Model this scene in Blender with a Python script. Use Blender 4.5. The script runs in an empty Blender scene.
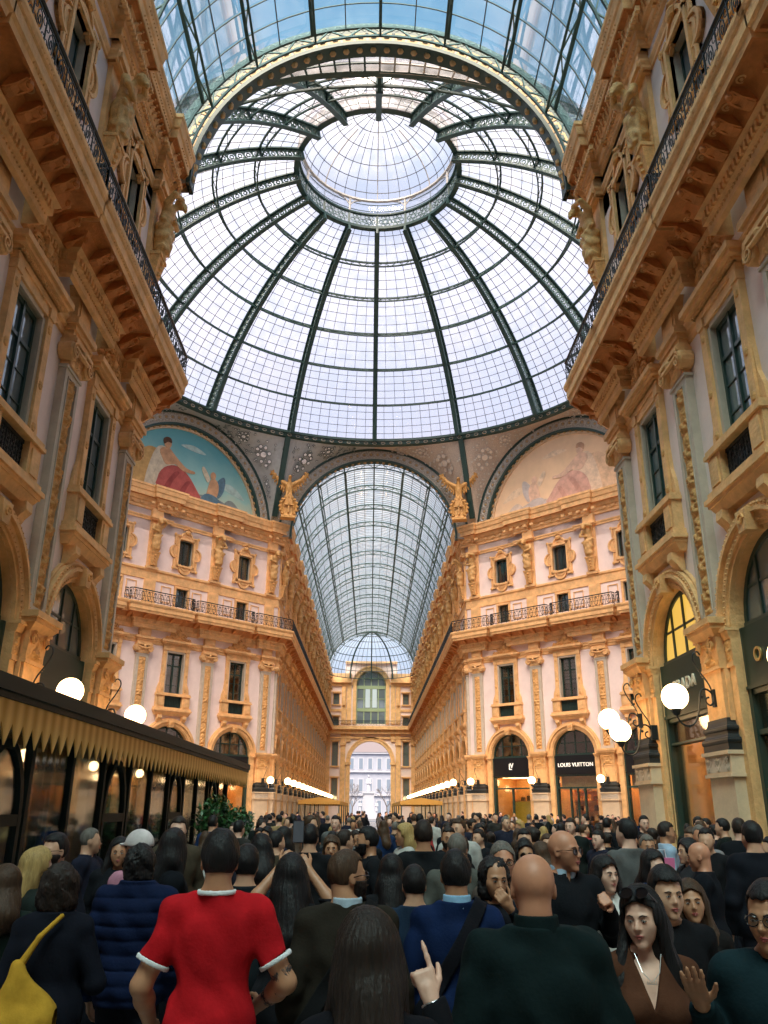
import bpy, math, random
import numpy as np
from mathutils import Vector, Matrix
PI = math.pi
random.seed(7)
SC = bpy.context.scene
COL = SC.collection

# ------------------------------------------------------------------ camera
cam_data = bpy.data.cameras.new('camera')
cam_data.sensor_fit = 'HORIZONTAL'
cam_data.sensor_width = 36.0
cam_data.lens = 818.0 / 768.0 * 36.0
cam_data.clip_start = 0.05
cam_data.clip_end = 2000
cam = bpy.data.objects.new('camera', cam_data)
COL.objects.link(cam)
_pi, _ya, _ro = math.radians(20.02), math.radians(.827), math.radians(.39)
cam.matrix_world = (Matrix.Translation((-.07, 0, 1.85)) @ Matrix.Rotation(-_ya, 4, 'Z')
                    @ Matrix.Rotation(PI / 2 + _pi, 4, 'X') @ Matrix.Rotation(_ro, 4, 'Z'))
SC.camera = cam

# ------------------------------------------------------------------ sky, exposure
SKY_STRENGTH = .80
SC.view_settings.view_transform = 'Standard'
SC.view_settings.look = 'None'
SC.view_settings.gamma = 1.0
SC.view_settings.use_curve_mapping = False
SC.view_settings.exposure = 0.48
SC.cycles.max_bounces = 9
SC.cycles.diffuse_bounces = 5
SC.cycles.glossy_bounces = 3
SC.cycles.transparent_max_bounces = 24
SC.cycles.sample_clamp_indirect = 6.0
SC.cycles.caustics_reflective = False
SC.cycles.caustics_refractive = False

world = bpy.data.worlds.new('sky')
SC.world = world
world.use_nodes = True
wn, wl = world.node_tree.nodes, world.node_tree.links
wn.clear()
w_out = wn.new('ShaderNodeOutputWorld')
w_bg = wn.new('ShaderNodeBackground')
w_tc = wn.new('ShaderNodeTexCoord')
w_sep = wn.new('ShaderNodeSeparateXYZ')
w_ramp = wn.new('ShaderNodeValToRGB')
w_noise = wn.new('ShaderNodeTexNoise')
w_noise.inputs['Scale'].default_value = 3.2
w_noise.inputs['Detail'].default_value = 5
w_noise.inputs['Roughness'].default_value = .6
w_cl = wn.new('ShaderNodeValToRGB')
w_mix = wn.new('ShaderNodeMixRGB')
els = w_ramp.color_ramp.elements
els[0].position = 0.0; els[0].color = (.72, .80, .98, 1)
els[1].position = .60; els[1].color = (.72, .79, 1.0, 1)
e = els.new(.74); e.color = (.50, .68, .92, 1)
e = els.new(.82); e.color = (.22, .48, .74, 1)
e = els.new(1.0); e.color = (.14, .36, .62, 1)
w_cl.color_ramp.elements[0].position = .50; w_cl.color_ramp.elements[0].color = (0, 0, 0, 1)
w_cl.color_ramp.elements[1].position = .72; w_cl.color_ramp.elements[1].color = (.75, .75, .75, 1)
w_mix.inputs[2].default_value = (.92, .88, .98, 1)
wl.new(w_tc.outputs['Generated'], w_sep.inputs[0])
wl.new(w_sep.outputs['Z'], w_ramp.inputs[0])
wl.new(w_tc.outputs['Generated'], w_noise.inputs['Vector'])
wl.new(w_noise.outputs['Fac'], w_cl.inputs[0])
wl.new(w_cl.outputs[0], w_mix.inputs[0])
wl.new(w_ramp.outputs[0], w_mix.inputs[1])
wl.new(w_mix.outputs[0], w_bg.inputs[0])
w_bg.inputs[1].default_value = SKY_STRENGTH
wl.new(w_bg.outputs[0], w_out.inputs[0])

sun_data = bpy.data.lights.new('sun', 'SUN')
sun_data.energy = 9.0
sun_data.angle = math.radians(45)
sun_data.color = (1.0, .86, .68)
sun = bpy.data.objects.new('sun', sun_data)
COL.objects.link(sun)
sun.rotation_euler = (math.radians(34), 0, math.radians(-12))

# ------------------------------------------------------------------ materials
MATS = {}
def mat(name, base, rough=.6, metal=0.0, var=0.0, vscale=3.0, bump=0.0, bscale=20.0, emit=None, estr=0.0, coat=0.0, objcol=False, spec=None):
    if name in MATS:
        return MATS[name]
    m = bpy.data.materials.new(name)
    m.use_nodes = True
    nt = m.node_tree
    b = nt.nodes['Principled BSDF']
    b.inputs['Base Color'].default_value = (*base, 1)
    b.inputs['Roughness'].default_value = rough
    b.inputs['Metallic'].default_value = metal
    if spec is not None:
        b.inputs['Specular IOR Level'].default_value = spec
    if coat:
        b.inputs['Coat Weight'].default_value = coat
    src = None
    if objcol:
        oi = nt.nodes.new('ShaderNodeObjectInfo')
        src = oi.outputs['Color']
        nt.links.new(src, b.inputs['Base Color'])
    if var > 0:
        tc = nt.nodes.new('ShaderNodeTexCoord')
        n = nt.nodes.new('ShaderNodeTexNoise')
        n.inputs['Scale'].default_value = vscale
        n.inputs['Detail'].default_value = 5
        n.inputs['Roughness'].default_value = .65
        nt.links.new(tc.outputs['Object'], n.inputs['Vector'])
        mp = nt.nodes.new('ShaderNodeMapRange')
        mp.inputs[1].default_value = .3; mp.inputs[2].default_value = .7
        mp.inputs[3].default_value = 1 - var; mp.inputs[4].default_value = 1 + var * .6
        nt.links.new(n.outputs['Fac'], mp.inputs[0])
        mx = nt.nodes.new('ShaderNodeVectorMath'); mx.operation = 'SCALE'
        if src is not None:
            nt.links.new(src, mx.inputs[0])
        else:
            mx.inputs[0].default_value = base
        nt.links.new(mp.outputs[0], mx.inputs['Scale'])
        nt.links.new(mx.outputs[0], b.inputs['Base Color'])
    if bump > 0:
        tc = nt.nodes.new('ShaderNodeTexCoord')
        n = nt.nodes.new('ShaderNodeTexNoise')
        n.inputs['Scale'].default_value = bscale
        n.inputs['Detail'].default_value = 4
        nt.links.new(tc.outputs['Object'], n.inputs['Vector'])
        bp = nt.nodes.new('ShaderNodeBump')
        bp.inputs['Strength'].default_value = bump
        bp.inputs['Distance'].default_value = .05
        nt.links.new(n.outputs['Fac'], bp.inputs['Height'])
        nt.links.new(bp.outputs[0], b.inputs['Normal'])
    if emit is not None:
        b.inputs['Emission Color'].default_value = (*emit, 1)
        b.inputs['Emission Strength'].default_value = estr
    MATS[name] = m
    return m

def glass_mat(name, tint, gloss=.06, rough=.05, diff=0.0, dcol=(.8, .8, .85)):
    """thin sheet glass: transparent, a little reflection by angle, and dust that scatters the daylight"""
    if name in MATS:
        return MATS[name]
    m = bpy.data.materials.new(name)
    m.use_nodes = True
    nt = m.node_tree
    nt.nodes.clear()
    o = nt.nodes.new('ShaderNodeOutputMaterial')
    t = nt.nodes.new('ShaderNodeBsdfTransparent'); t.inputs[0].default_value = (*tint, 1)
    g = nt.nodes.new('ShaderNodeBsdfGlossy'); g.inputs['Roughness'].default_value = rough
    lw = nt.nodes.new('ShaderNodeLayerWeight'); lw.inputs[0].default_value = .25
    mp = nt.nodes.new('ShaderNodeMapRange'); mp.inputs[3].default_value = gloss; mp.inputs[4].default_value = min(1, gloss * 4 + .25)
    nt.links.new(lw.outputs['Fresnel'], mp.inputs[0])
    mx = nt.nodes.new('ShaderNodeMixShader')
    nt.links.new(mp.outputs[0], mx.inputs[0]); nt.links.new(t.outputs[0], mx.inputs[1]); nt.links.new(g.outputs[0], mx.inputs[2])
    last = mx
    if diff > 0:
        tr = nt.nodes.new('ShaderNodeBsdfTranslucent'); tr.inputs[0].default_value = (*dcol, 1)
        tc = nt.nodes.new('ShaderNodeTexCoord')
        n = nt.nodes.new('ShaderNodeTexNoise'); n.inputs['Scale'].default_value = 1.3; n.inputs['Detail'].default_value = 3
        nt.links.new(tc.outputs['Object'], n.inputs['Vector'])
        m2 = nt.nodes.new('ShaderNodeMapRange'); m2.inputs[1].default_value = .35; m2.inputs[2].default_value = .65
        m2.inputs[3].default_value = diff * .5; m2.inputs[4].default_value = diff * 1.3
        nt.links.new(n.outputs['Fac'], m2.inputs[0])
        mm = nt.nodes.new('ShaderNodeMixShader')
        nt.links.new(m2.outputs[0], mm.inputs[0]); nt.links.new(mx.outputs[0], mm.inputs[1]); nt.links.new(tr.outputs[0], mm.inputs[2])
        last = mm
    nt.links.new(last.outputs[0], o.inputs[0])
    MATS[name] = m
    return m

STONE = mat('ochre stone', (.81, .48, .21), .7, var=.28, vscale=1.8, bump=.5, bscale=11)
STONE_C = mat('carved ochre stone', (.74, .41, .15), .75, var=.3, vscale=6, bump=.5, bscale=26)
ORD = 'first second third fourth fifth sixth seventh eighth ninth tenth eleventh twelfth thirteenth fourteenth fifteenth sixteenth seventeenth eighteenth nineteenth twentieth'.split()
STONE_P = mat('pale stone', (.68, .53, .36), .65, var=.15, vscale=2.0, bump=.15, bscale=12)
GREY = mat('grey stone', (.54, .47, .38), .6, var=.15, vscale=2.5, bump=.1, bscale=14)
PLASTER = mat('rose white plaster', (.84, .70, .66), .8, var=.1, vscale=.9, bump=.08, bscale=8)
CORBEL = mat('bounce orange stone', (.60, .23, .065), .7, var=.25, vscale=3, bump=.4, bscale=16)  # orange bounce light on undersides is put into this stone colour
BLACKSTONE = mat('black polished stone', (.012, .018, .022), .5, var=.2, vscale=4)
IRON = mat('black wrought iron', (.012, .02, .026), .45, metal=.3)
GREEN = mat('dark green painted iron', (.085, .15, .13), .45, var=.2, vscale=1.5)
GREEN_D = mat('blackish green iron', (.022, .062, .056), .5)
BAR = mat('dark glazing bar', (.10, .11, .115), .5)
FRAME = mat('dark window frame', (.016, .045, .038), .4)
WINGRN = mat('green window shutter', (.07, .14, .10), .5)
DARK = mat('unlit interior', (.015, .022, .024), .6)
GOLD = mat('gilt bronze', (.58, .31, .09), .5, metal=.15, var=.25, vscale=9, bump=.3, bscale=30)
BRONZE = mat('golden stone sculpture', (.62, .36, .13), .6, var=.3, vscale=9, bump=.35, bscale=24)
SIGNBLK = mat('black shop sign board', (.008, .009, .012), .4, spec=.3)
SIGNGRN = mat('dark green shop sign board', (.010, .034, .026), .45, spec=.3)
LETTER = mat('white metal lettering', (.85, .82, .75), .4, emit=(1, .93, .8), estr=.35)
LETTERG = mat('brass lettering', (.75, .52, .2), .3, metal=.7)
WARMWALL = mat('warm lit shop wall', (.85, .50, .20), .7, var=.2, vscale=3)
SHOPLITE = mat('shop ceiling lamp', (1, .8, .5), .5, emit=(1.0, .62, .25), estr=9)
GOODS = mat('shop goods', (.5, .25, .08), .5, objcol=False, var=.6, vscale=8)
GLOBE = mat('lit opal globe', (1, .9, .75), .4, emit=(1.0, .62, .28), estr=8.0)
DOMEGLASS = glass_mat('dome glass', (.95, .93, .97), gloss=.03, diff=.22, dcol=(.95, .90, .95))
VAULTGLASS = glass_mat('pale blue vault glass', (.84, .92, .96), gloss=.05, diff=.16, dcol=(.8, .86, .9))
NEARGLASS = glass_mat('deep blue vault glass', (.46, .70, .80), gloss=.06, diff=.05, dcol=(.5, .65, .72))
WINGLASS = mat('window glass', (.22, .27, .29), .06, metal=.45, spec=1.0)
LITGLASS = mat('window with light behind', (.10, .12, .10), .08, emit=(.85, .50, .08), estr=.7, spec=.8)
CLEAR = glass_mat('clear pane', (.86, .9, .9), gloss=.09)
CURTAIN = mat('pale curtain', (.72, .70, .68), .8)

PALE = mat('pale grey painted iron', (.52, .50, .46), .5)
# ------------------------------------------------------------------ mesh builder
class MB:
    def __init__(self):
        self.v = []; self.f = []; self.m = []; self.n = 0
    def add(self, verts, faces, m=0):
        verts = [tuple(map(float, p)) for p in verts]
        b = self.n
        self.v.extend(verts); self.n += len(verts)
        for f in faces:
            self.f.append(tuple(i + b for i in f)); self.m.append(m)
        return self
    def box(self, x0, x1, y0, y1, z0, z1, m=0):
        v = [(x0, y0, z0), (x1, y0, z0), (x1, y1, z0), (x0, y1, z0), (x0, y0, z1), (x1, y0, z1), (x1, y1, z1), (x0, y1, z1)]
        return self.add(v, [(0, 3, 2, 1), (4, 5, 6, 7), (0, 1, 5, 4), (1, 2, 6, 5), (2, 3, 7, 6), (3, 0, 4, 7)], m)
    def tbox(self, x0, x1, y0, y1, z0, z1, ex, ey, m=0):
        """box whose top is wider: ex sideways each way, ey outwards (towards -y)"""
        v = [(x0, y0, z0), (x1, y0, z0), (x1, y1, z0), (x0, y1, z0), (x0 - ex, y0 - ey, z1), (x1 + ex, y0 - ey, z1), (x1 + ex, y1, z1), (x0 - ex, y1, z1)]
        return self.add(v, [(0, 3, 2, 1), (4, 5, 6, 7), (0, 1, 5, 4), (1, 2, 6, 5), (2, 3, 7, 6), (3, 0, 4, 7)], m)
    def prism(self, poly, y0, y1, m=0, plane='xz'):
        n = len(poly)
        if plane == 'xz':
            v = [(a, y0, b) for a, b in poly] + [(a, y1, b) for a, b in poly]
        elif plane == 'yz':
            v = [(y0, a, b) for a, b in poly] + [(y1, a, b) for a, b in poly]
        else:
            v = [(a, b, y0) for a, b in poly] + [(a, b, y1) for a, b in poly]
        f = [tuple(range(n)), tuple(range(2 * n - 1, n - 1, -1))]
        for i in range(n):
            j = (i + 1) % n
            f.append((i, i + n, j + n, j))
        return self.add(v, f, m)
    def tube(self, pts, r, n=5, m=0, closed=False, cap=True):
        P = [Vector(p) for p in pts]
        k = len(P)
        if k < 2:
            return self
        rs = r if isinstance(r, (list, tuple)) else [r] * k
        v = []; up = None
        for i in range(k):
            a = P[(i - 1) % k] if (closed or i > 0) else P[i]
            b = P[(i + 1) % k] if (closed or i < k - 1) else P[i]
            t = (b - a)
            if t.length < 1e-9:
                t = Vector((0, 0, 1))
            t.normalize()
            if up is None:
                up = Vector((0, 0, 1)) if abs(t.z) < .9 else Vector((1, 0, 0))
            s = t.cross(up)
            if s.length < 1e-6:
                s = t.cross(Vector((0, 1, 0)))
            s.normalize(); up2 = s.cross(t).normalized(); up = up2
            for j in range(n):
                a_ = 2 * PI * j / n + PI / 4
                v.append(P[i] + (s * math.cos(a_) + up2 * math.sin(a_)) * rs[i])
        f = []
        for i in range(k if closed else k - 1):
            for j in range(n):
                a = i * n + j; b = i * n + (j + 1) % n
                c = ((i + 1) % k) * n + (j + 1) % n; d = ((i + 1) % k) * n + j
                f.append((a, b, c, d))
        if cap and not closed:
            f.append(tuple(range(n - 1, -1, -1))); f.append(tuple((k - 1) * n + j for j in range(n)))
        return self.add(v, f, m)
    def lathe(self, prof, n=16, c=(0, 0, 0), m=0, a0=0, a1=2 * PI):
        full = abs(a1 - a0 - 2 * PI) < 1e-6
        k = n if full else n + 1
        v = []
        for r, z in prof:
            for j in range(k):
                a = a0 + (a1 - a0) * j / n
                v.append((c[0] + r * math.cos(a), c[1] + r * math.sin(a), c[2] + z))
        f = []
        for i in range(len(prof) - 1):
            for j in range(n):
                a = i * k + j; b = i * k + (j + 1) % k
                f.append((a, b, b + k, a + k))
        return self.add(v, f, m)
    def sphere(self, c, r, n=14, m=0, s=(1, 1, 1)):
        k = n // 2
        prof = [(max(1e-4, r * math.sin(PI * i / k)), -r * math.cos(PI * i / k)) for i in range(k + 1)]
        v = []
        for rr, z in prof:
            for j in range(n):
                a = 2 * PI * j / n
                v.append((c[0] + rr * math.cos(a) * s[0], c[1] + rr * math.sin(a) * s[1], c[2] + z * s[2]))
        f = [(i * n + j, i * n + (j + 1) % n, (i + 1) * n + (j + 1) % n, (i + 1) * n + j) for i in range(k) for j in range(n)]
        return self.add(v, f, m)
    def bar(self, a, b, w, h, m=0, up=(0, 0, 1)):
        """rectangular bar from a to b"""
        a = Vector(a); b = Vector(b); t = (b - a)
        if t.length < 1e-7:
            return self
        t.normalize(); u = Vector(up); s = t.cross(u)
        if s.length < 1e-4:
            s = t.cross(Vector((1, 0, 0)))
        s.normalize(); u = s.cross(t).normalized()
        v = [p + s * sx * w / 2 + u * sz * h / 2 for p in (a, b) for sx, sz in ((-1, -1), (1, -1), (1, 1), (-1, 1))]
        return self.add(v, [(0, 1, 2, 3), (7, 6, 5, 4), (0, 4, 5, 1), (1, 5, 6, 2), (2, 6, 7, 3), (3, 7, 4, 0)], m)
    def grid(self, fn, nu, nv, m=0):
        v = [fn(i / nu, j / nv) for i in range(nu + 1) for j in range(nv + 1)]
        f = [(i * (nv + 1) + j, (i + 1) * (nv + 1) + j, (i + 1) * (nv + 1) + j + 1, i * (nv + 1) + j + 1) for i in range(nu) for j in range(nv)]
        return self.add(v, f, m)
    def join(self, other, M=None, m=None):
        vs = other.v if M is None else [tuple(M @ Vector(p)) for p in other.v]
        b = self.n
        self.v.extend(vs); self.n += len(vs)
        self.f.extend(tuple(i + b for i in f) for f in other.f)
        self.m.extend(other.m if m is None else [m] * len(other.m))
        return self
    def mesh(self, name, mats, smooth=False, angle=None):
        me = bpy.data.meshes.new(name)
        me.from_pydata(self.v, [], self.f)
        for mm in (mats if isinstance(mats, (list, tuple)) else [mats]):
            me.materials.append(mm)
        if any(self.m):
            me.polygons.foreach_set('material_index', self.m)
        if smooth:
            me.polygons.foreach_set('use_smooth', [True] * len(self.f))
            if angle:
                me.set_sharp_from_angle(angle=math.radians(angle))
        me.update()
        return me

def link(name, data, parent=None, loc=None, rz=None):
    o = bpy.data.objects.new(name, data)
    COL.objects.link(o)
    if parent is not None:
        o.parent = parent
    if loc is not None:
        o.location = loc
    if rz is not None:
        o.rotation_euler = (0, 0, rz)
    return o
def tag(o, label=None, cat=None, group=None, kind=None):
    if label: o['label'] = label
    if cat: o['category'] = cat
    if group: o['group'] = group
    if kind: o['kind'] = kind
    return o
def empty(name, loc=(0, 0, 0), rz=0, **k):
    o = link(name, None, None, loc, rz)
    o.empty_display_size = .1
    return tag(o, **k)
KIDS = {}
def part(name, data, parent, loc=None, rz=None):
    o = link(name, data, parent, loc, rz)
    KIDS.setdefault(parent.name, []).append(o)
    return o
def dup(root, loc, rz, label=None, group=None):
    def cp(o, par):
        c = o.copy(); COL.objects.link(c); c.parent = par
        for ch in KIDS.get(o.name, []):
            KIDS.setdefault(c.name, []).append(cp(ch, c))
        return c
    r = cp(root, None)
    r.location = loc; r.rotation_euler = (0, 0, rz)
    if label: r['label'] = label
    if group: r['group'] = group
    return r
# ------------------------------------------------------------------ organic surfaces: smooth unions of tapered limbs, meshed as one continuous skin
def smin(a, b, k):
    h = np.clip(.5 + .5 * (b - a) / k, 0, 1)
    return b + (a - b) * h - k * h * (1 - h)
def smax(a, b, k):
    return -smin(-a, -b, k)
def p_cap(P, a, b, ra, rb):
    a = np.asarray(a, np.float32); b = np.asarray(b, np.float32)
    ba = b - a; L = float(ba @ ba) + 1e-12
    t = np.clip(((P - a) @ ba) / L, 0, 1)
    q = P - a - t[:, None] * ba
    return np.sqrt((q * q).sum(1)) - (ra + (rb - ra) * t)
def p_ell(P, c, r, R=None):
    q = P - np.asarray(c, np.float32)
    if R is not None:
        q = q @ R
    r = np.asarray(r, np.float32)
    k0 = np.sqrt(((q / r) ** 2).sum(1)); k1 = np.sqrt(((q / (r * r)) ** 2).sum(1)) + 1e-9
    return k0 * (k0 - 1) / k1
def p_box(P, c, s, rad, R=None):
    q = P - np.asarray(c, np.float32)
    if R is not None:
        q = q @ R
    q = np.abs(q) - (np.asarray(s, np.float32) - rad)
    return np.sqrt((np.maximum(q, 0) ** 2).sum(1)) + np.minimum(q.max(1), 0) - rad
def union(P, prims, k):
    d = None
    for p in prims:
        f = {'c': p_cap, 'e': p_ell, 'b': p_box}[p[0]]
        v = f(P, *p[1:])
        d = v if d is None else smin(d, v, k)
    return d
def rot_np(ax, ay, az):
    M = Matrix.Rotation(az, 3, 'Z') @ Matrix.Rotation(ax, 3, 'X') @ Matrix.Rotation(ay, 3, 'Y')
    return np.array(M, dtype=np.float32)

def nets(f, lo, hi, h):
    """naive surface nets of f(points)->distance in the box lo..hi; returns verts, quads"""
    lo = np.asarray(lo, np.float32); hi = np.asarray(hi, np.float32)
    B = 4
    nb = np.maximum(1, np.ceil((hi - lo) / (h * B)).astype(int))
    g = [lo[i] + (np.arange(nb[i]) + .5) * h * B for i in range(3)]
    C = np.stack(np.meshgrid(*g, indexing='ij'), -1).reshape(-1, 3).astype(np.float32)
    dc = f(C).reshape(nb)
    n = nb * B + 1
    D = np.ones(tuple(n), np.float32)
    D[:-1, :-1, :-1] = np.repeat(np.repeat(np.repeat(dc, B, 0), B, 1), B, 2)
    near = np.abs(dc) < h * B * 1.3
    bi = np.argwhere(near)
    o = np.stack(np.meshgrid(*[np.arange(B + 1)] * 3, indexing='ij'), -1).reshape(-1, 3)
    idx = (bi[:, None, :] * B + o[None]).reshape(-1, 3)
    lin = np.unique(np.ravel_multi_index(idx.T, tuple(n)))
    ii = np.stack(np.unravel_index(lin, tuple(n)), -1)
    for s in range(0, len(ii), 400000):
        q = ii[s:s + 400000]
        D.reshape(-1)[lin[s:s + 400000]] = f((lo + q * h).astype(np.float32))
    S = D < 0
    cnt = np.zeros(tuple(n - 1), np.int8)
    for dx in (0, 1):
        for dy in (0, 1):
            for dz in (0, 1):
                cnt += S[dx:n[0] - 1 + dx, dy:n[1] - 1 + dy, dz:n[2] - 1 + dz]
    act = np.argwhere((cnt > 0) & (cnt < 8))
    if len(act) == 0:
        return np.zeros((0, 3)), []
    cid = -np.ones(tuple(n - 1), np.int64); cid[tuple(act.T)] = np.arange(len(act))
    acc = np.zeros((len(act), 3)); w = np.zeros(len(act))
    cs = [(0, 0, 0), (1, 0, 0), (0, 1, 0), (1, 1, 0), (0, 0, 1), (1, 0, 1), (0, 1, 1), (1, 1, 1)]
    for i, a in enumerate(cs):
        for j, b in enumerate(cs):
            if j > i and sum(abs(a[k] - b[k]) for k in range(3)) == 1:
                va = D[act[:, 0] + a[0], act[:, 1] + a[1], act[:, 2] + a[2]]; vb = D[act[:, 0] + b[0], act[:, 1] + b[1], act[:, 2] + b[2]]
                m = (va < 0) != (vb < 0)
                t = np.where(m, va / np.where(np.abs(va - vb) < 1e-12, 1, va - vb), 0)
                for k in range(3):
                    acc[:, k] += np.where(m, a[k] + (b[k] - a[k]) * t, 0)
                w += m
    V = lo + (act + acc / w[:, None]) * h
    quads = []
    for ax in range(3):
        a1, a2 = [(1, 2), (2, 0), (0, 1)][ax]
        sl = [slice(None)] * 3; sl2 = [slice(None)] * 3
        sl[ax] = slice(0, n[ax] - 1); sl2[ax] = slice(1, n[ax])
        m = S[tuple(sl)] != S[tuple(sl2)]
        e = np.argwhere(m)
        e = e[(e[:, a1] > 0) & (e[:, a2] > 0) & (e[:, a1] < n[a1] - 1) & (e[:, a2] < n[a2] - 1)]
        if len(e) == 0: continue
        d1 = np.zeros(3, int); d1[a1] = 1
        d2 = np.zeros(3, int); d2[a2] = 1
        q = np.stack([cid[tuple((e - d1 - d2).T)], cid[tuple((e - d2).T)], cid[tuple(e.T)], cid[tuple((e - d1).T)]], 1)
        fl = S[tuple(sl)][m]
        fl = S[e[:, 0], e[:, 1], e[:, 2]]
        q[~fl] = q[~fl][:, ::-1]
        quads.append(q)
    Q = np.concatenate(quads)
    Q = Q[(Q >= 0).all(1)]
    return V, Q

def np_mesh(name, chunks, mats, smooth=True):
    """chunks: list of (verts, quads, material index)"""
    V = np.concatenate([c[0] for c in chunks]).astype(np.float32)
    off = 0; Q = []; MI = []
    for v, q, mi in chunks:
        if len(q):
            Q.append(np.asarray(q) + off); MI.append(np.full(len(q), mi, np.int32))
        off += len(v)
    Q = np.concatenate(Q); MI = np.concatenate(MI)
    me = bpy.data.meshes.new(name)
    me.vertices.add(len(V)); me.vertices.foreach_set('co', V.ravel())
    me.loops.add(len(Q) * 4); me.loops.foreach_set('vertex_index', Q.ravel().astype(np.int32))
    me.polygons.add(len(Q)); me.polygons.foreach_set('loop_start', np.arange(len(Q), dtype=np.int32) * 4)
    for mm in (mats if isinstance(mats, (list, tuple)) else [mats]):
        me.materials.append(mm)
    me.polygons.foreach_set('material_index', MI)
    me.polygons.foreach_set('use_smooth', np.full(len(Q), smooth))
    me.update(calc_edges=True)
    me.validate()
    return me
def wob(P, s, a, seed=0):
    """soft pseudo noise for folds and strands"""
    x, y, z = P[:, 0] * s + seed * 1.7, P[:, 1] * s + seed * 2.3, P[:, 2] * s * .6 + seed
    return a * (np.sin(x + 1.7 * np.sin(z * 1.3 + y)) * np.cos(y * 1.1 + 1.3 * np.sin(x * .7 + z)) + .5 * np.sin(2.3 * z + 1.9 * x + np.sin(y * 2.1)))
# ------------------------------------------------------------------ people (local: x to the person's right, y forward, z up, feet at 0)
SKINS = {k: mat('skin ' + k, c, .5, var=.12, vscale=14) for k, c in
         {'light': (.62, .34, .22), 'tan': (.46, .22, .12), 'pale': (.72, .42, .31), 'ruddy': (.55, .24, .14)}.items()}
def hairmat(name, col):
    m = mat('hair ' + name, col, .55, bump=.55, bscale=120, var=.35, vscale=60, spec=.3)
    nt = m.node_tree
    for n in list(nt.nodes):
        if n.type == 'TEX_NOISE':
            mp = nt.nodes.new('ShaderNodeMapping'); mp.inputs['Scale'].default_value = (1, 1, .09)
            src = n.inputs['Vector'].links[0].from_socket
            nt.links.new(src, mp.inputs[0]); nt.links.new(mp.outputs[0], n.inputs['Vector'])
        if n.type == 'BUMP': n.inputs['Distance'].default_value = .012
    return m
HAIRS = {'black': hairmat('black', (.010, .008, .009)), 'dark': hairmat('dark brown', (.022, .013, .010)), 'brown': hairmat('brown', (.06, .03, .016)),
         'blond': hairmat('blond', (.42, .27, .10)), 'grey': hairmat('grey', (.14, .12, .105))}
CLOTH = mat('woven cloth', (.02, .02, .03), .9, var=.25, vscale=7, bump=.10, bscale=70, objcol=True, spec=.12)
LENS = mat('dark lens', (.005, .005, .007), .08)
EYEW = mat('eye white', (.75, .70, .66), .3)
EYED = mat('eye iris', (.02, .012, .008), .15)
LIP = mat('lips', (.42, .10, .09), .4)
BROW = mat('eyebrow', (.02, .012, .01), .7)
TROUS = mat('dark trousers', (.008, .009, .014), .9, var=.25, vscale=7, spec=.12)
SHOE = mat('shoe leather', (.02, .018, .016), .4)

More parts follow.
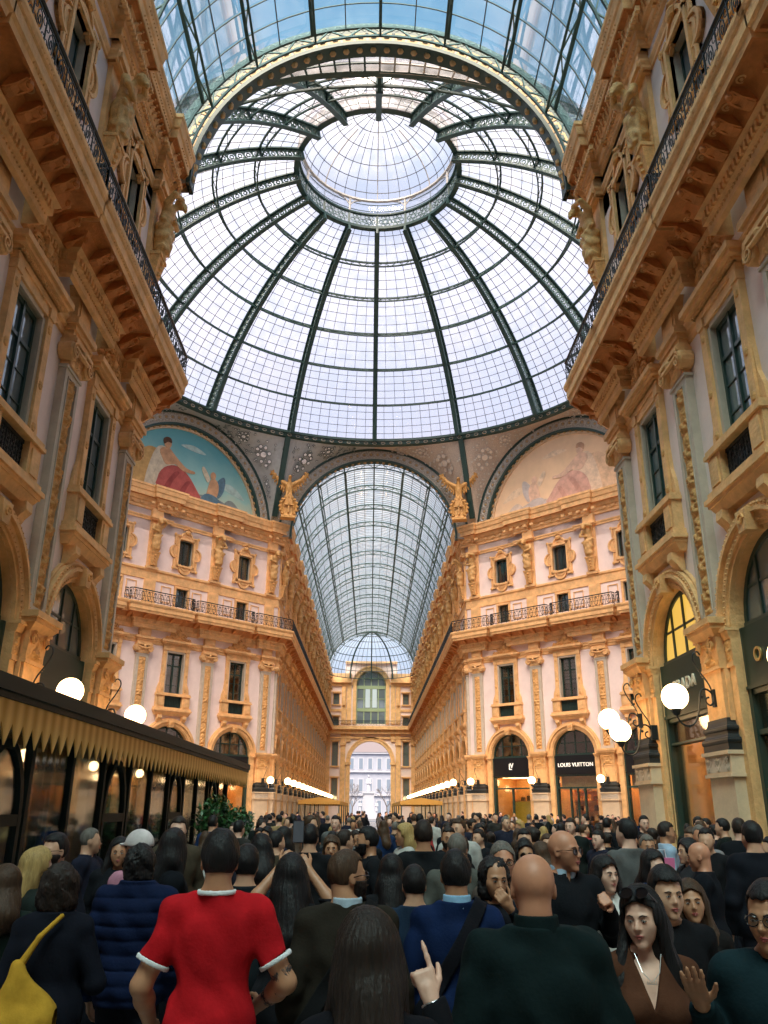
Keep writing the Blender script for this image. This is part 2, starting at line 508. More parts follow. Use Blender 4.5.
class Person:
    def __init__(s, H=1.75, build=1.0, female=False, head=(0, 0, 0), arms=None, lean=0.0, hands='relaxed', stride=.0):
        s.k = H / 1.75; s.b = build; s.fem = female; s.stride = stride
        s.sh = .167 * (0.9 if female else 1) * (.85 + .15 * build)
        s.hd = head           # yaw, pitch, roll of the head
        s.hc = np.array([0, .012 + lean * .25, 1.598], np.float32)
        s.hs = .93
        s.lean = lean
        s.HR = rot_np(head[1], head[2], head[0])
        S = {}
        for sd, n in ((-1, 'l'), (1, 'r')):
            a = (arms or {}).get(n)
            sh = np.array([sd * s.sh, lean * .2, 1.395])
            if a is None:
                el = sh + np.array([sd * .085, -.03, -.275]); wr = el + np.array([sd * .005, .09, -.235])
            else:
                el, wr = np.array(a[0], float), np.array(a[1], float)
            S[n] = (sh, el, wr)
        s.S = S
        s.hands = hands if isinstance(hands, dict) else {'l': hands, 'r': hands}
    # -- primitives
    def torso(s, g=0):
        b, f = s.b, s.fem
        w = .94 if f else 1
        L = s.lean
        return [('e', (0, 0, .97), (.165 * b * (1.02 if f else .97) + g, .115 * b + g, .14 + g)),
                ('e', (0, .005 + L * .06, 1.12), (.138 * b * w + g, .10 * b + g, .15 + g)),
                ('e', (0, .0 + L * .14, 1.27), (.168 * (.5 + .5 * b) * w + g, .112 * b + g, .16 + g)),
                ('e', (0, -.01 + L * .18, 1.35), (s.sh * .92 + g, .085 + g, .085 + g))] + \
            [('c', (sd * .035, -.018 + L * .2, 1.47), (sd * s.sh * .8, -.014 + L * .2, 1.405), .040 + g * .7, .040 + g * .7) for sd in (-1, 1)] + \
            ([('e', (sd * .075, .09, 1.27), (.062 + g, .055 + g, .06 + g)) for sd in (-1, 1)] if f else [])
    def armp(s, g=0, fore=True, cut=None, only='lr'):
        out = []
        for n in only:
            sh, el, wr = s.S[n]
            q = .86 if s.fem else 1
            out.append(('e', sh, (.062 * q + g, .062 * q + g, .062 * q + g)))
            e2 = el if cut is None else sh + (el - sh) * cut
            out.append(('c', sh, e2, .054 * q + g, (.043 if cut is None else .047) * q + g))
            if fore:
                mid = el + (wr - el) * .35
                out.append(('c', el, mid, .043 * q + g, .042 * q + g)); out.append(('c', mid, wr, .042 * q + g, .027 * q + g))
        return out
    def legs(s, g=0):
        out = []
        for sd in (-1, 1):
            st = s.stride * sd
            hip = (sd * .085, 0, .93); kn = (sd * .10, .02 + st * .5, .50); an = (sd * .105, -.01 + st, .10)
            out += [('c', hip, kn, .09 * s.b + g, .058 + g), ('c', kn, (sd * .103, -.02 + st * .8, .33), .056 + g, .053 + g), ('c', (sd * .103, -.02 + st * .8, .33), an, .052 + g, .036 + g)]
        return out
    def feet(s, g=0):
        return [p for sd in (-1, 1) for p in (('c', (sd * .108, -.045 + s.stride * sd, .045), (sd * .125, .13 + s.stride * sd, .035), .036 + g, .032 + g),
                                              ('c', (sd * .106, -.02 + s.stride * sd, .10), (sd * .108, -.03 + s.stride * sd, .05), .034 + g, .036 + g))]
    def handp(s, n):
        """palm, four fingers and a thumb; returns primitives"""
        sh, el, wr = s.S[n]; sd = 1 if n == 'r' else -1
        d = wr - el; d = d / np.linalg.norm(d)
        up = np.array([sd * 1.0, 0, 0]) if abs(d[0]) < .8 else np.array([0, 1.0, 0])
        mode = s.hands[n]
        tw = 0
        if isinstance(mode, tuple):
            mode, nrm = mode; nrm = np.array(nrm, float)
        else:
            nrm = np.array([-sd * 1.0, .2, 0])
        nrm = nrm - d * (nrm @ d); nrm /= np.linalg.norm(nrm)      # palm normal
        sidev = np.cross(d, nrm)                                   # towards one side of the palm
        thumb = sidev if (sidev @ np.array([0, 1.0, .3])) > 0 else -sidev
        q = .92 if s.fem else 1
        pal = wr + d * .045 * q
        out = [('c', wr - d * .01, wr + d * .03, .025 * q, .026 * q)]
        for i in range(4):
            off = thumb * (.030 - .0195 * i) * q
            out.append(('c', wr + d * .015 + off * .6, wr + d * .082 * q + off, .015 * q, .0125 * q))
        curl = {'relaxed': (.35, .45, .35), 'fist': (1.35, 1.6, .9), 'point': (1.35, 1.6, .9), 'open': (.1, .15, .1), 'hold': (.8, .9, .5)}[mode]
        Ls = (.042, .047, .044, .034)
        for i in range(4):
            off = thumb * (.030 - .0195 * i) * q
            p = wr + d * .082 * q + off
            c = curl if not (mode == 'point' and i == 0) else (.03, .05, .03)
            ang = 0
            spread = thumb * (.10 - .06 * i) if mode in ('open', 'relaxed') else thumb * 0
            for j, (lf, r0, r1) in enumerate(((1.0, .0100, .0092), (.68, .0092, .0084), (.5, .0084, .0072))):
                ang += c[j]
                v = d * math.cos(ang) + nrm * math.sin(ang) + spread
                v = v / np.linalg.norm(v)
                p2 = p + v * Ls[i] * lf * q
                out.append(('c', p, p2, r0 * q, r1 * q)); p = p2
        p = wr + d * .025 * q + thumb * .026 * q
        for lf, ang, r0, r1 in ((.042, .75, .0135, .0115), (.032, .45, .0115, .0095), (.024, .3, .0095, .008)):
            cl = .5 if mode in ('fist', 'point', 'hold') else .15
            v = d * math.cos(ang) + thumb * math.sin(ang) + nrm * cl
            v /= np.linalg.norm(v); p2 = p + v * lf * q
            out.append(('c', p, p2, r0 * q, r1 * q)); p = p2
        return out
    def headf(s, P):
        q = (P - s.hc) @ s.HR / s.hs
        ax = np.stack([np.abs(q[:, 0]), q[:, 1], q[:, 2]], 1)
        f = .96 if s.fem else 1.0
        d = p_ell(q, (0, -.012, .033), (.081 * f, .097, .094))
        d = smin(d, p_ell(q, (0, .028, -.033), (.066 * f, .068, .078)), .03)
        d = smin(d, p_ell(ax, (.040, .045, -.015), (.026, .03, .03)), .025)          # cheek
        d = smin(d, p_ell(q, (0, .070, -.098), (.026 * f, .022, .018)), .025)         # chin
        d = smin(d, p_cap(ax, (.012, .084, .026), (.042, .072, .026), .010, .010), .014)  # brow
        d = smax(d, -p_ell(ax, (.031, .101, .008), (.017, .016, .011)), .012)        # socket
        d = smin(d, p_ell(ax, (.031, .0795, .006), (.0135, .0115, .0105)), .004)     # eyeball under the lid
        d = smin(d, p_cap(q, (0, .086, .018), (0, .108, -.022), .007, .011), .008)   # nose
        d = smin(d, p_ell(ax, (.010, .097, -.026), (.008, .010, .007)), .006)
        d = smin(d, p_ell(q, (0, .089, -.052), (.021, .011, .0055)), .004)           # lips
        d = smin(d, p_ell(q, (0, .087, -.063), (.018, .011, .0065)), .004)
        d = smin(d, p_ell(ax, (.079 * f, -.008, -.004), (.010, .020, .031)), .006)    # ear
        d = smax(d, -p_ell(ax, (.090 * f, .0, -.002), (.008, .010, .018)), .004)
        return d * s.hs
    def bodyf(s, P):
        d = union(P, s.torso(-.004), .05)
        d = smin(d, union(P, s.armp(0), .02), .03)
        d = smin(d, union(P, s.legs(0) , .03), .04)
        d = smin(d, union(P, s.feet(-.004), .02), .02)
        for n in 'lr':
            d = smin(d, union(P, s.handp(n), .006), .012)
        hb = s.hc + s.HR @ np.array([0, -.03, -.04], np.float32)
        d = smin(d, p_cap(P, (0, -.02 + s.lean * .2, 1.44), hb, .062 if not s.fem else .050, .056 if not s.fem else .046), .03)
        h = s.headf(P)
        return smin(d, h, .014)
    def bounds(s, pad=.05):
        pts = [s.S[n][i] for n in 'lr' for i in range(3)] + [s.S[n][2] + (s.S[n][2] - s.S[n][1]) / np.linalg.norm(s.S[n][2] - s.S[n][1]) * .22 for n in 'lr']
        pts += [np.array([-.27, -.2, 0]), np.array([.27, .25, 1.76])]
        pts = np.array(pts)
        return pts.min(0) - pad, pts.max(0) + pad
    def body(s, h):
        return nets(s.bodyf, *s.bounds(), h)
    def top(s, h, sleeve='long', hem=.86, g=.016, collar=1.49, open_v=0.0, fold=.006, seed=0, cutr=.8, puff=False, coatw=0.0):
        def f(P):
            d = union(P, s.torso(g) + [('e', (0, .0, .97), (.165 * s.b + g + .014, .115 * s.b + g + .014, .17 + g))], .05)
            for n in 'lr':
                sh, el, wr = s.S[n]
                e = union(P, s.armp(g * (.75 if sleeve == 'long' else 1.1), sleeve == 'long', None if sleeve == 'long' else cutr * 1.1, n), .02)
                if sleeve == 'long':
                    dd = ((wr - el) / np.linalg.norm(wr - el)).astype(np.float32); c = wr - dd * .01
                else:
                    dd = ((el - sh) / np.linalg.norm(el - sh)).astype(np.float32); c = sh + (el - sh) * cutr
                near = np.sqrt(((P - c) ** 2).sum(1)) < .12
                e = smax(e, np.where(near, (P - c.astype(np.float32)) @ dd, -9), .004)
                d = smin(d, e, .028)
            if coatw:
                d = smin(d, p_cap(P, (0, -.01, 1.0), (0, -.01, hem - .1), .14 * s.b, .14 * s.b + coatw), .06)
            d = smin(d, p_cap(P, (0, -.022 + s.lean * .1, 1.38), (0, -.022 + s.lean * .2, collar + .03), .082, .080), .025)
            d = d - wob(P, 19, fold, seed)
            if puff:
                d = d - .012 * np.abs(np.sin(P[:, 2] * PI / .075)) ** .5
            yy = P[:, 1] + .02 - s.lean * .2
            rad = np.sqrt(P[:, 0] ** 2 + yy ** 2 * .8)
            cz = collar - .45 * np.maximum(yy, 0)
            d = smax(d, -np.maximum(rad - .074 - .3 * np.maximum(collar - 1.49, 0), cz - P[:, 2]), .006)
            d = smax(d, P[:, 2] - collar - .0, .006)
            d = smax(d, hem - P[:, 2], .006)
            if open_v:
                w = (P[:, 2] - (collar - open_v)) * .32
                d = smax(d, -np.maximum(np.abs(P[:, 0]) - w, .03 - P[:, 1]), .006)
            return d
        return nets(f, *s.bounds(.07), h)
    def trousers(s, h, g=.014, seed=3):
        def f(P):
            d = union(P, s.legs(g) + s.torso(g * .8)[:1], .04) - wob(P, 17, .005, seed)
            return smax(smax(d, P[:, 2] - 1.0, .01), .07 - P[:, 2], .01)
        lo, hi = s.bounds(.07); hi[2] = 1.05
        return nets(f, lo, hi, h)
    def shoes(s, h):
        lo, hi = s.bounds(.05); hi[2] = .2; lo[2] = -.02
        return nets(lambda P: smax(union(P, s.feet(.008), .02), -P[:, 2] + .002, .004), lo, hi, h)
    def hair(s, h, style='short', seed=0, vol=0.0):
        HR, hc = s.HR, s.hc
        def f(P):
            q = (P - hc) @ HR / s.hs
            ax = np.abs(q[:, 0])
            if style in ('short', 'crop', 'fade'):
                t = {'short': .013, 'crop': .007, 'fade': .013}[style] + vol
                d = p_ell(q, (0, -.014, .037 + vol * .5), (.077 + t * .8, .097 + t, .099 + t * 1.2))
                d = d - wob(q, 48, .0022, seed)
                cut = np.maximum(q[:, 1] * 1.0 - .048 - .16 * np.maximum(q[:, 2] - .045, 0) * 1.5, -(q[:, 2] - .03)) 
                front = np.minimum(q[:, 1] - .012 - .25 * np.maximum(q[:, 2], 0), .082 - q[:, 2] + .004 * np.sin(q[:, 0] * 160))      # face below the hairline
                d = smax(d, front, .008)
                low = -(q[:, 2] + .055 + np.minimum(0, q[:, 1]) * .15)
                d = smax(d, low, .01)
                side = np.minimum(ax - .05, np.minimum(q[:, 1] + .02, .03 - q[:, 2] * 1.0)) 
                d = smax(d, np.minimum(np.minimum(q[:, 1] + .022, .018 - q[:, 2]), .5), .006)
                return d
            if style == 'curly':
                d = p_ell(q, (0, -.03, .03), (.125 + vol, .125 + vol, .135 + vol))
                d = smin(d, p_ell(q, (0, -.03, -.07), (.13 + vol, .10 + vol, .10 + vol)), .05)
                d = d - .009 * np.sin(q[:, 0] * 150 + 2 * np.sin(q[:, 2] * 60)) * np.sin(q[:, 1] * 140 + seed) * np.sin(q[:, 2] * 130 + 2 * np.sin(q[:, 0] * 50)) - wob(q, 34, .007, seed)
                d = smax(d, np.minimum(np.minimum(q[:, 1] - .035, .085 - q[:, 2]), .066 - ax), .010)
                return d
            if style in ('long', 'bob', 'verylong'):
                t = .02 + vol
                d = p_ell(q, (0, -.018, .036), (.078 + t, .100 + t, .102 + t))
                zl = {'bob': -.15, 'long': -.27, 'verylong': -.40}[style]
                d = smin(d, p_ell(q, (0, -.05, -.06), (.095 + t * .6, .075 + t * .5, .12)), .03)
                e = p_cap(P, hc + HR @ np.array([0, -.06, -.08], np.float32), np.array([hc[0], hc[1] - .11, hc[2] + zl], np.float32), .085 + t * .4, .085 + t)
                d = smin(d, e, .04)
                if style != 'bob':
                    for sd in (-1, 1):
                        d = smin(d, p_cap(P, hc + HR @ np.array([sd * .075, .0, 0], np.float32), np.array([sd * .12, .03, hc[2] + zl * .95], np.float32), .026, .045), .03)
                st = np.arctan2(q[:, 0], q[:, 1] + .02)
                d = d - .0022 * np.sin(st * 30 + 3 * np.sin(q[:, 2] * 9 + seed)) - wob(q, 16, .006, seed)
                d = smax(d, np.minimum(np.minimum(q[:, 1] - .012, .088 - .55 * np.maximum(ax - .012, 0) - q[:, 2]), .068 - ax), .010)
                return d
            if style == 'beard':
                d = s.headf(P) - .012 - wob(q, 70, .003, seed)
                d = smax(d, q[:, 2] + .035 + .3 * np.minimum(ax - .05, 0) * 0, .006)
                d = smin(d, smax(s.headf(P) - .010, np.maximum(q[:, 2] + .012, .058 - ax), .004), .004)
                d = smax(d, .005 - q[:, 1], .01)
                d = smax(d, -p_ell(q, (0, .1, -.056), (.022, .03, .010)), .004)
                return smax(d, -.13 - q[:, 2], .01)
            if style == 'bun':
                d = p_ell(q, (0, -.014, .037), (.088, .110, .112))
                d = smin(d, p_ell(q, (0, -.11, .07), (.045, .045, .045)), .01) - wob(q, 50, .003, seed)
                return smax(smax(d, np.minimum(q[:, 1] - .03, .06 - q[:, 2]), .01), -(q[:, 2] + .06), .01)
        lo = hc - np.array([.24, .26, .5]); hi = hc + np.array([.24, .20, .24])
        return nets(f, lo, hi, h)
    def headpt(s, x, y, z):
        return s.hc + s.HR @ (np.array([x, y, z], np.float32) * s.hs)
    def glasses(s, dark=True):
        b = MB()
        for sd in (-1, 1):
            n = 14
            pts = [s.headpt(sd * .034 + .026 * math.cos(2 * PI * i / n), .103 - .006 * abs(math.cos(2 * PI * i / n)), .006 + .020 * math.sin(2 * PI * i / n)) for i in range(n)]
            b.tube(pts, .0022, 4, 0, closed=True)
            b.add(pts, [tuple(range(n))], 1)
            b.tube([s.headpt(sd * .060, .098, .012), s.headpt(sd * .082, .04, .014), s.headpt(sd * .084, -.01, .006)], .0025, 4, 0)
        b.tube([s.headpt(-.009, .104, .010), s.headpt(0, .106, .013), s.headpt(.009, .104, .010)], .0022, 4, 0)
        return b.mesh('glasses', [LENS, LENS if dark else CLEAR])
    def face(s):
        """eyes, brows and lips, each a small mesh"""
        R = {}
        for sd in (-1, 1):
            e = MB()
            c = s.headpt(sd * .031, .0815, .006)
            v, n = [], 10
            def P_(x, y, z): return s.headpt(sd * .031 + x, y, .006 + z)
            ring = [P_(.0125 * math.cos(2 * PI * i / n), .0925 - .004 * abs(math.cos(2 * PI * i / n)), .0052 * math.sin(2 * PI * i / n)) for i in range(n)]
            e.add([P_(0, .0945, 0)] + ring, [(0, i + 1, (i + 1) % n + 1) for i in range(n)], 0)
            e.add([P_(0, .0965, 0)] + [P_(.0056 * math.cos(2 * PI * i / n), .0948, .0050 * math.sin(2 * PI * i / n)) for i in range(n)], [(0, i + 1, (i + 1) % n + 1) for i in range(n)], 1)
            e.tube([P_(-.0135, .0885, .001), P_(-.006, .0945, .0058), (P_(.004, .0950, .0062)), P_(.0135, .0885, .002)], .0013, 4, 1)
            R.setdefault('eye', []).append(e.mesh('eye', [EYEW, EYED], True))
            w = MB().tube([s.headpt(sd * .014, .096, .026), s.headpt(sd * .030, .0945, .032), s.headpt(sd * .048, .080, .026)], [.0028, .0034, .0015], 5)
            R.setdefault('eyebrow', []).append(w.mesh('eyebrow', BROW, True))
        l = MB()
        l.tube([s.headpt(-.023, .088, -.057), s.headpt(-.008, .0985, -.0535), s.headpt(0, .0985, -.0545), s.headpt(.008, .0985, -.0535), s.headpt(.023, .088, -.057)], [.001, .0045, .004, .0045, .001], 6)
        l.tube([s.headpt(-.020, .088, -.060), s.headpt(0, .0975, -.0655), s.headpt(.020, .088, -.060)], [.001, .0058, .001], 6)
        R['lips'] = [l.mesh('lips', LIP, True)]
        return R

PEOPLE_LOCS = []
def to_me(name, vq, mats):
    return np_mesh(name, [(vq[0], vq[1], 0)], mats)
def person(x, y, face, label, group=None, H=1.75, build=1.0, female=False, skin='light', hair=('short', 'black'), top=None, head=(0, 0, 0), arms=None,
           lean=0.0, hands='relaxed', h=.008, glasses=None, beard=None, faced=False, name='person', trous=(.012, .013, .02), extra=None, hvol=0.0, seed=0, legs_h=.014, stride=.0):
    """face: heading in degrees, 0 looks along +y (away from the camera)"""
    p = Person(H, build, female, head, arms, lean, hands, stride)
    root = link(name, to_me('person', p.body(h), SKINS[skin]))
    tag(root, label, 'person', group)
    root.location = (x, y, 0); root.rotation_euler = (0, 0, math.radians(face)); root.scale = (p.k,) * 3
    if hair:
        part('hair', to_me('hair', p.hair(h, hair[0], seed, hvol), HAIRS[hair[1]]), root)
    if beard:
        part('beard', to_me('beard', p.hair(h * .8, 'beard', seed), HAIRS[beard]), root)
    T = dict(top or {}); nm = T.pop('name', 'jacket'); col = T.pop('col', (.02, .02, .03))
    t = part(nm, to_me(nm, p.top(h, seed=seed, **T), CLOTH), root); t.color = (*col, 1)
    t = part('trousers', to_me('trousers', p.trousers(legs_h), CLOTH), root); t.color = (*trous, 1)
    part('shoes', to_me('shoes', p.shoes(.012), SHOE), root)
    if glasses:
        part('sunglasses' if glasses == 'dark' else 'glasses', p.glasses(glasses == 'dark'), root)
    if faced:
        for k, L in p.face().items():
            for me in L:
                part(k, me, root)
    PEOPLE_LOCS.append((x, y))
    if extra:
        extra(p, root)
    return root, p
# ------------------------------------------------------------------ facade modules: local x along the wall, -y outwards, z up
AR_R, AR_Z = 1.7, 5.64                       # shop arch: inner radius and springing
WX, WZ0, WZ1 = .68, 8.5, 12.5                # tall window
SX, SZ0, SZ1 = .5, 15.9, 17.3                # small window behind the railing
OX, OZ0, OZ1 = .62, 19.1, 21.1               # window with the lobed surround
TOPZ = 24.5
def spiral(cx, cz, r, turns=1.6, a0=0, sgn=1, y=-.1, n=18, hand=1):
    return [(cx + sgn * r * (1 - .85 * i / n) * math.cos(a0 + turns * 2 * PI * i / n * hand), y,
             cz + r * (1 - .85 * i / n) * math.sin(a0 + turns * 2 * PI * i / n * hand)) for i in range(n + 1)]

def relief_h(x, z, seed=0):
    """height 0..1 of a carved band of scrolling leaves with a bud on a stem, symmetric about x=0; x in -1..1, z in half widths"""
    per = 2.7
    k = math.floor(z / per); t = z / per - k
    dz = (t - .5) * per
    sg = 1 if (k + seed) % 2 == 0 else .82
    r = math.hypot(abs(x) - .42, dz * .8); a = math.atan2(dz * .8, abs(x) - .42)
    sc = .5 + .5 * math.cos(a * 1.0 + 11 * r) if r < .62 else 0
    r2 = math.hypot(x, (abs(dz) - per / 2) * .9); a2 = math.atan2(abs(dz) - per / 2, x)
    leaf = (.6 + .4 * math.cos(6 * a2)) * max(0, 1 - (r2 / .62) ** 4)
    stem = math.exp(-(x / .13) ** 2) * (.75 + .25 * math.sin(z * 9))
    bud = max(0, 1 - (math.hypot(x, dz * .7) / .3) ** 2) ** .5 if math.hypot(x, dz * .7) < .3 else 0
    h = max(sc * sg * max(0, 1 - (r / .62) ** 6), leaf * .9, stem * .6, bud)
    h *= .8 + .2 * math.sin(x * 23 + z * 17 + seed)
    return h * max(0, min(1, (1 - abs(x)) * 6))

def relief(mb, x0, x1, z0, z1, y, depth, nx, nz, m=0, seed=0, scale=None):
    s = scale or (x1 - x0) / 2
    def fn(i, j):
        x = x0 + (x1 - x0) * i; z = z0 + (z1 - z0) * j
        e = 1 if 0 < j < 1 else 0
        return (x, y - depth * e * relief_h((i - .5) * 2 if scale is None else math.sin(x / s * 1.2), (z - z0) / s, seed), z)
    return mb.grid(fn, nx, nz, m)

def wall_bay(mb, u, hpl, hpr, arch=True, tall=True, small=True, octo=True):
    xs = sorted(set([-hpl, -AR_R, -WX, -OX, -SX, SX, OX, WX, AR_R, hpr]))
    zs = [0, AR_Z, AR_Z + AR_R, WZ0, WZ1, SZ0, SZ1, OZ0, OZ1, 22.4, TOPZ]
    for a, b in zip(xs[:-1], xs[1:]):
        for c, d in zip(zs[:-1], zs[1:]):
            mx, mz = (a + b) / 2, (c + d) / 2
            if arch and abs(mx) < AR_R and mz < AR_Z + AR_R: continue
            if tall and abs(mx) < WX and WZ0 < mz < WZ1: continue
            if small and abs(mx) < SX and SZ0 < mz < SZ1: continue
            if octo and abs(mx) < OX and OZ0 < mz < OZ1: continue
            mb.add([(u + a, 0, c), (u + b, 0, c), (u + b, 0, d), (u + a, 0, d)], [(0, 1, 2, 3)], 1 if d <= AR_Z else 0)
    D = .45
    if arch:
        n = 20
        pts = [(AR_R * math.cos(PI - PI * i / n), AR_Z + AR_R * math.sin(PI - PI * i / n)) for i in range(n + 1)]
        zt = AR_Z + AR_R
        for (x0, z0), (x1, z1) in zip(pts[:-1], pts[1:]):
            mb.add([(u + x0, 0, z0), (u + x1, 0, z1), (u + x1, 0, zt), (u + x0, 0, zt)], [(0, 1, 2, 3)], 0)
            mb.add([(u + x0, 0, z0), (u + x0, D, z0), (u + x1, D, z1), (u + x1, 0, z1)], [(0, 1, 2, 3)], 1)
        for s in (-1, 1):
            mb.add([(u + s * AR_R, 0, 0), (u + s * AR_R, D, 0), (u + s * AR_R, D, AR_Z), (u + s * AR_R, 0, AR_Z)], [(0, 1, 2, 3)], 1)
    for on, X, z0, z1 in ((tall, WX, WZ0, WZ1), (small, SX, SZ0, SZ1), (octo, OX, OZ0, OZ1)):
        if on:
            mb.add([(u - X, 0, z0), (u + X, 0, z0), (u + X, 0, z1), (u - X, 0, z1), (u - X, D, z0), (u + X, D, z0), (u + X, D, z1), (u - X, D, z1)],
                   [(0, 1, 5, 4), (1, 2, 6, 5), (2, 3, 7, 6), (3, 0, 4, 7)], 2)

# ---- pilaster with its parts (origin on the wall plane at floor level)
def pilaster_meshes(lod):
    nx, nz = ((16, 150) if lod == 0 else (8, 56))
    R = {}
    b = MB()
    b.box(-.68, .68, -.42, .02, 0, .55).box(-.63, .63, -.38, .02, .55, 2.55)
    b.box(-.48, .48, -.30, .02, 3.7, 4.8, 1)
    b.box(-.56, -.48, -.24, .02, 3.7, 4.8, 1).box(.48, .56, -.24, .02, 3.7, 4.8, 1)
    R['pier'] = b.mesh('pier', [STONE_P, STONE])
    b = MB()
    b.box(-.70, .70, -.46, .02, 2.55, 2.62).box(-.68, .68, -.42, .02, 2.62, 3.0).box(-.72, .72, -.48, .02, 3.0, 3.08)
    relief(b, -.60, .60, 2.65, 2.97, -.425, .04, 40 if lod == 0 else 16, 8, 1, scale=.2)
    R['frieze_band'] = b.mesh('frieze_band', [STONE_P, GREY])
    b = MB()
    prof = [(3.08, .68), (3.22, .68), (3.24, .70), (3.29, .715), (3.34, .70), (3.36, .64), (3.42, .60), (3.48, .61), (3.50, .64), (3.54, .65), (3.58, .64), (3.60, .57), (3.68, .53), (3.76, .52)]
    for (z0, e0), (z1, e1) in zip(prof[:-1], prof[1:]):
        b.tbox(-e0, e0, -e0 * .62, .02, z0, z1, e1 - e0, (e1 - e0) * .62)
    R['black_base'] = b.mesh('black_base', BLACKSTONE)
    b = MB()
    b.box(-.54, .54, -.34, .02, 4.8, 4.88)
    b.tbox(-.48, .48, -.30, .02, 4.88, 5.5, .05, .05)
    relief(b, -.44, .44, 4.9, 5.48, -.31, .12, 16 if lod == 0 else 8, 12, 1, seed=1)
    for s in (-1, 1):
        b.tube(spiral(s * .36, 5.34, .15, 1.4, PI / 2, s, -.40, 14), .035, 4, 1)
    b.tbox(-.52, .52, -.34, .02, 5.5, 5.66, .14, .14).box(-.68, .68, -.50, .02, 5.66, 5.76).box(-.74, .74, -.55, .02, 5.76, 5.9)
    R['pier_capital'] = b.mesh('pier_capital', [STONE, STONE_C])
    b = MB()
    b.box(-.50, .50, -.20, .02, 5.9, 6.1)
    b.box(-.47, -.27, -.20, .02, 6.1, 12.05).box(.27, .47, -.20, .02, 6.1, 12.05)
    b.box(-.27, .27, -.20, .02, 11.9, 12.05)
    for s in (-1, 1):
        b.box(s * .285 - .015, s * .285 + .015, -.225, -.19, 6.15, 11.9)
    b.box(-.52, .52, -.24, .02, 12.05, 12.13)
    R['shaft'] = b.mesh('shaft', GREY)
    b = MB()
    relief(b, -.27, .27, 6.1, 11.9, -.16, .13, nx, nz)
    R['carved_panel'] = b.mesh('carved_panel', STONE_C, smooth=(lod == 0))
    b = MB()
    b.tbox(-.42, .42, -.22, .02, 12.13, 12.6, .05, .08)
    relief(b, -.4, .4, 12.15, 12.6, -.26, .1, 10, 8)
    for s in (-1, 1):
        c = MB().lathe([(.001, 0), (.07, .0), (.09, .03), (.13, .0), (.20, .02), (.24, -.02), (.24, -.34), (.001, -.34)], 14 if lod == 0 else 8)
        b.join(c, Matrix.Translation((s * .52, -.36, 12.48)) @ Matrix.Rotation(PI / 2, 4, 'X'))
        if lod == 0:
            b.tube(spiral(s * .52, 12.48, .2, 1.7, PI / 2, -s, -.40, 20), .03, 4)
    b.tube([(-.5, -.36, 12.60), (-.2, -.40, 12.52), (0, -.42, 12.5), (.2, -.40, 12.52), (.5, -.36, 12.60)], .06, 5)
    b.sphere((0, -.38, 12.62), .11, 8)
    b.box(-.62, .62, -.42, .02, 12.70, 12.80).box(-.56, .56, -.36, .02, 12.80, 12.9)
    R['scroll_capital'] = b.mesh('scroll_capital', STONE)
    b = MB()
    for z0, z1, e in ((12.9, 13.05, .06), (13.05, 13.18, .12), (13.18, 13.36, .2)):
        b.box(-.5 - e, .5 + e, -.22 - e, .02, z0, z1)
    b.box(-.46, .46, -.26, .02, 13.36, 14.1)
    b.box(-.34, .34, -.29, .02, 13.46, 14.0)
    b.tbox(-.46, .46, -.26, .02, 14.1, 14.35, .14, .2)
    R['entablature_block'] = b.mesh('entablature_block', STONE)
    b = MB()
    b.box(-.5, .5, -.22, .02, 15.75, 15.95).box(-.45, .45, -.16, .02, 15.95, 17.55)
    b.box(-.5, .5, -.24, .02, 18.3, 18.5).box(-.42, .42, -.14, .02, 18.5, 22.0)
    b.box(-.32, .32, -.17, .02, 18.7, 19.9)
    for z0, z1, e in ((22.0, 22.12, .05), (22.12, 22.3, .14), (22.3, 22.9, .0)):
        b.box(-.45 - e, .45 + e, -.3 - e, .02, z0, z1)
    R['attic_pilaster'] = b.mesh('attic_pilaster', STONE)
    return R
PIL = [pilaster_meshes(0), pilaster_meshes(1)]

def pediment(b, lod, w=1.18, z0=13.35, m=1):
    """carved crest: two scrolls leaning on a central shell"""
    n = 10 if lod else 22
    def top(x):
        a = abs(x) / w
        return .12 + .72 * (1 - a) ** 1.3 + .1 * math.cos(a * 7) * (1 - a)
    def fn(i, j):
        x = -w + 2 * w * i
        return (x, -.14 - (.13 * relief_h(x / w * .98, j * 1.6 + abs(x) * 2.2, 1) + .02) * (0 < j < 1), z0 + top(x) * j)
    b.grid(fn, n, 6 if lod else 10, m)
    b.add([(-w, -.14, z0)] + [(-w + 2 * w * i / n, -.14, z0 + top(-w + 2 * w * i / n)) for i in range(n + 1)] + [(w, -.14, z0)]
          + [(w, .0, z0)] + [(w - 2 * w * i / n, 0, z0 + top(w - 2 * w * i / n)) for i in range(n + 1)] + [(-w, .0, z0)],
          [(k, k + 1, 2 * n + 4 - k, 2 * n + 5 - k) for k in range(n + 2)], m)
    for s in (-1, 1):
        b.tube(spiral(s * .42, z0 + .36, .27, 1.5, 0 if s > 0 else 0, s, -.22, 10 if lod else 20), .055, 4 if lod else 6, m)
        b.tube(spiral(s * .92, z0 + .18, .17, 1.4, PI, s, -.2, 8 if lod else 16), .045, 4 if lod else 6, m)
    b.sphere((0, -.24, z0 + .58), .2, 8, m, (1, .6, 1.1))
    b.tube([(-.25, -.18, z0 + .78), (0, -.2, z0 + .98), (.25, -.18, z0 + .78)], .06, 5, m)

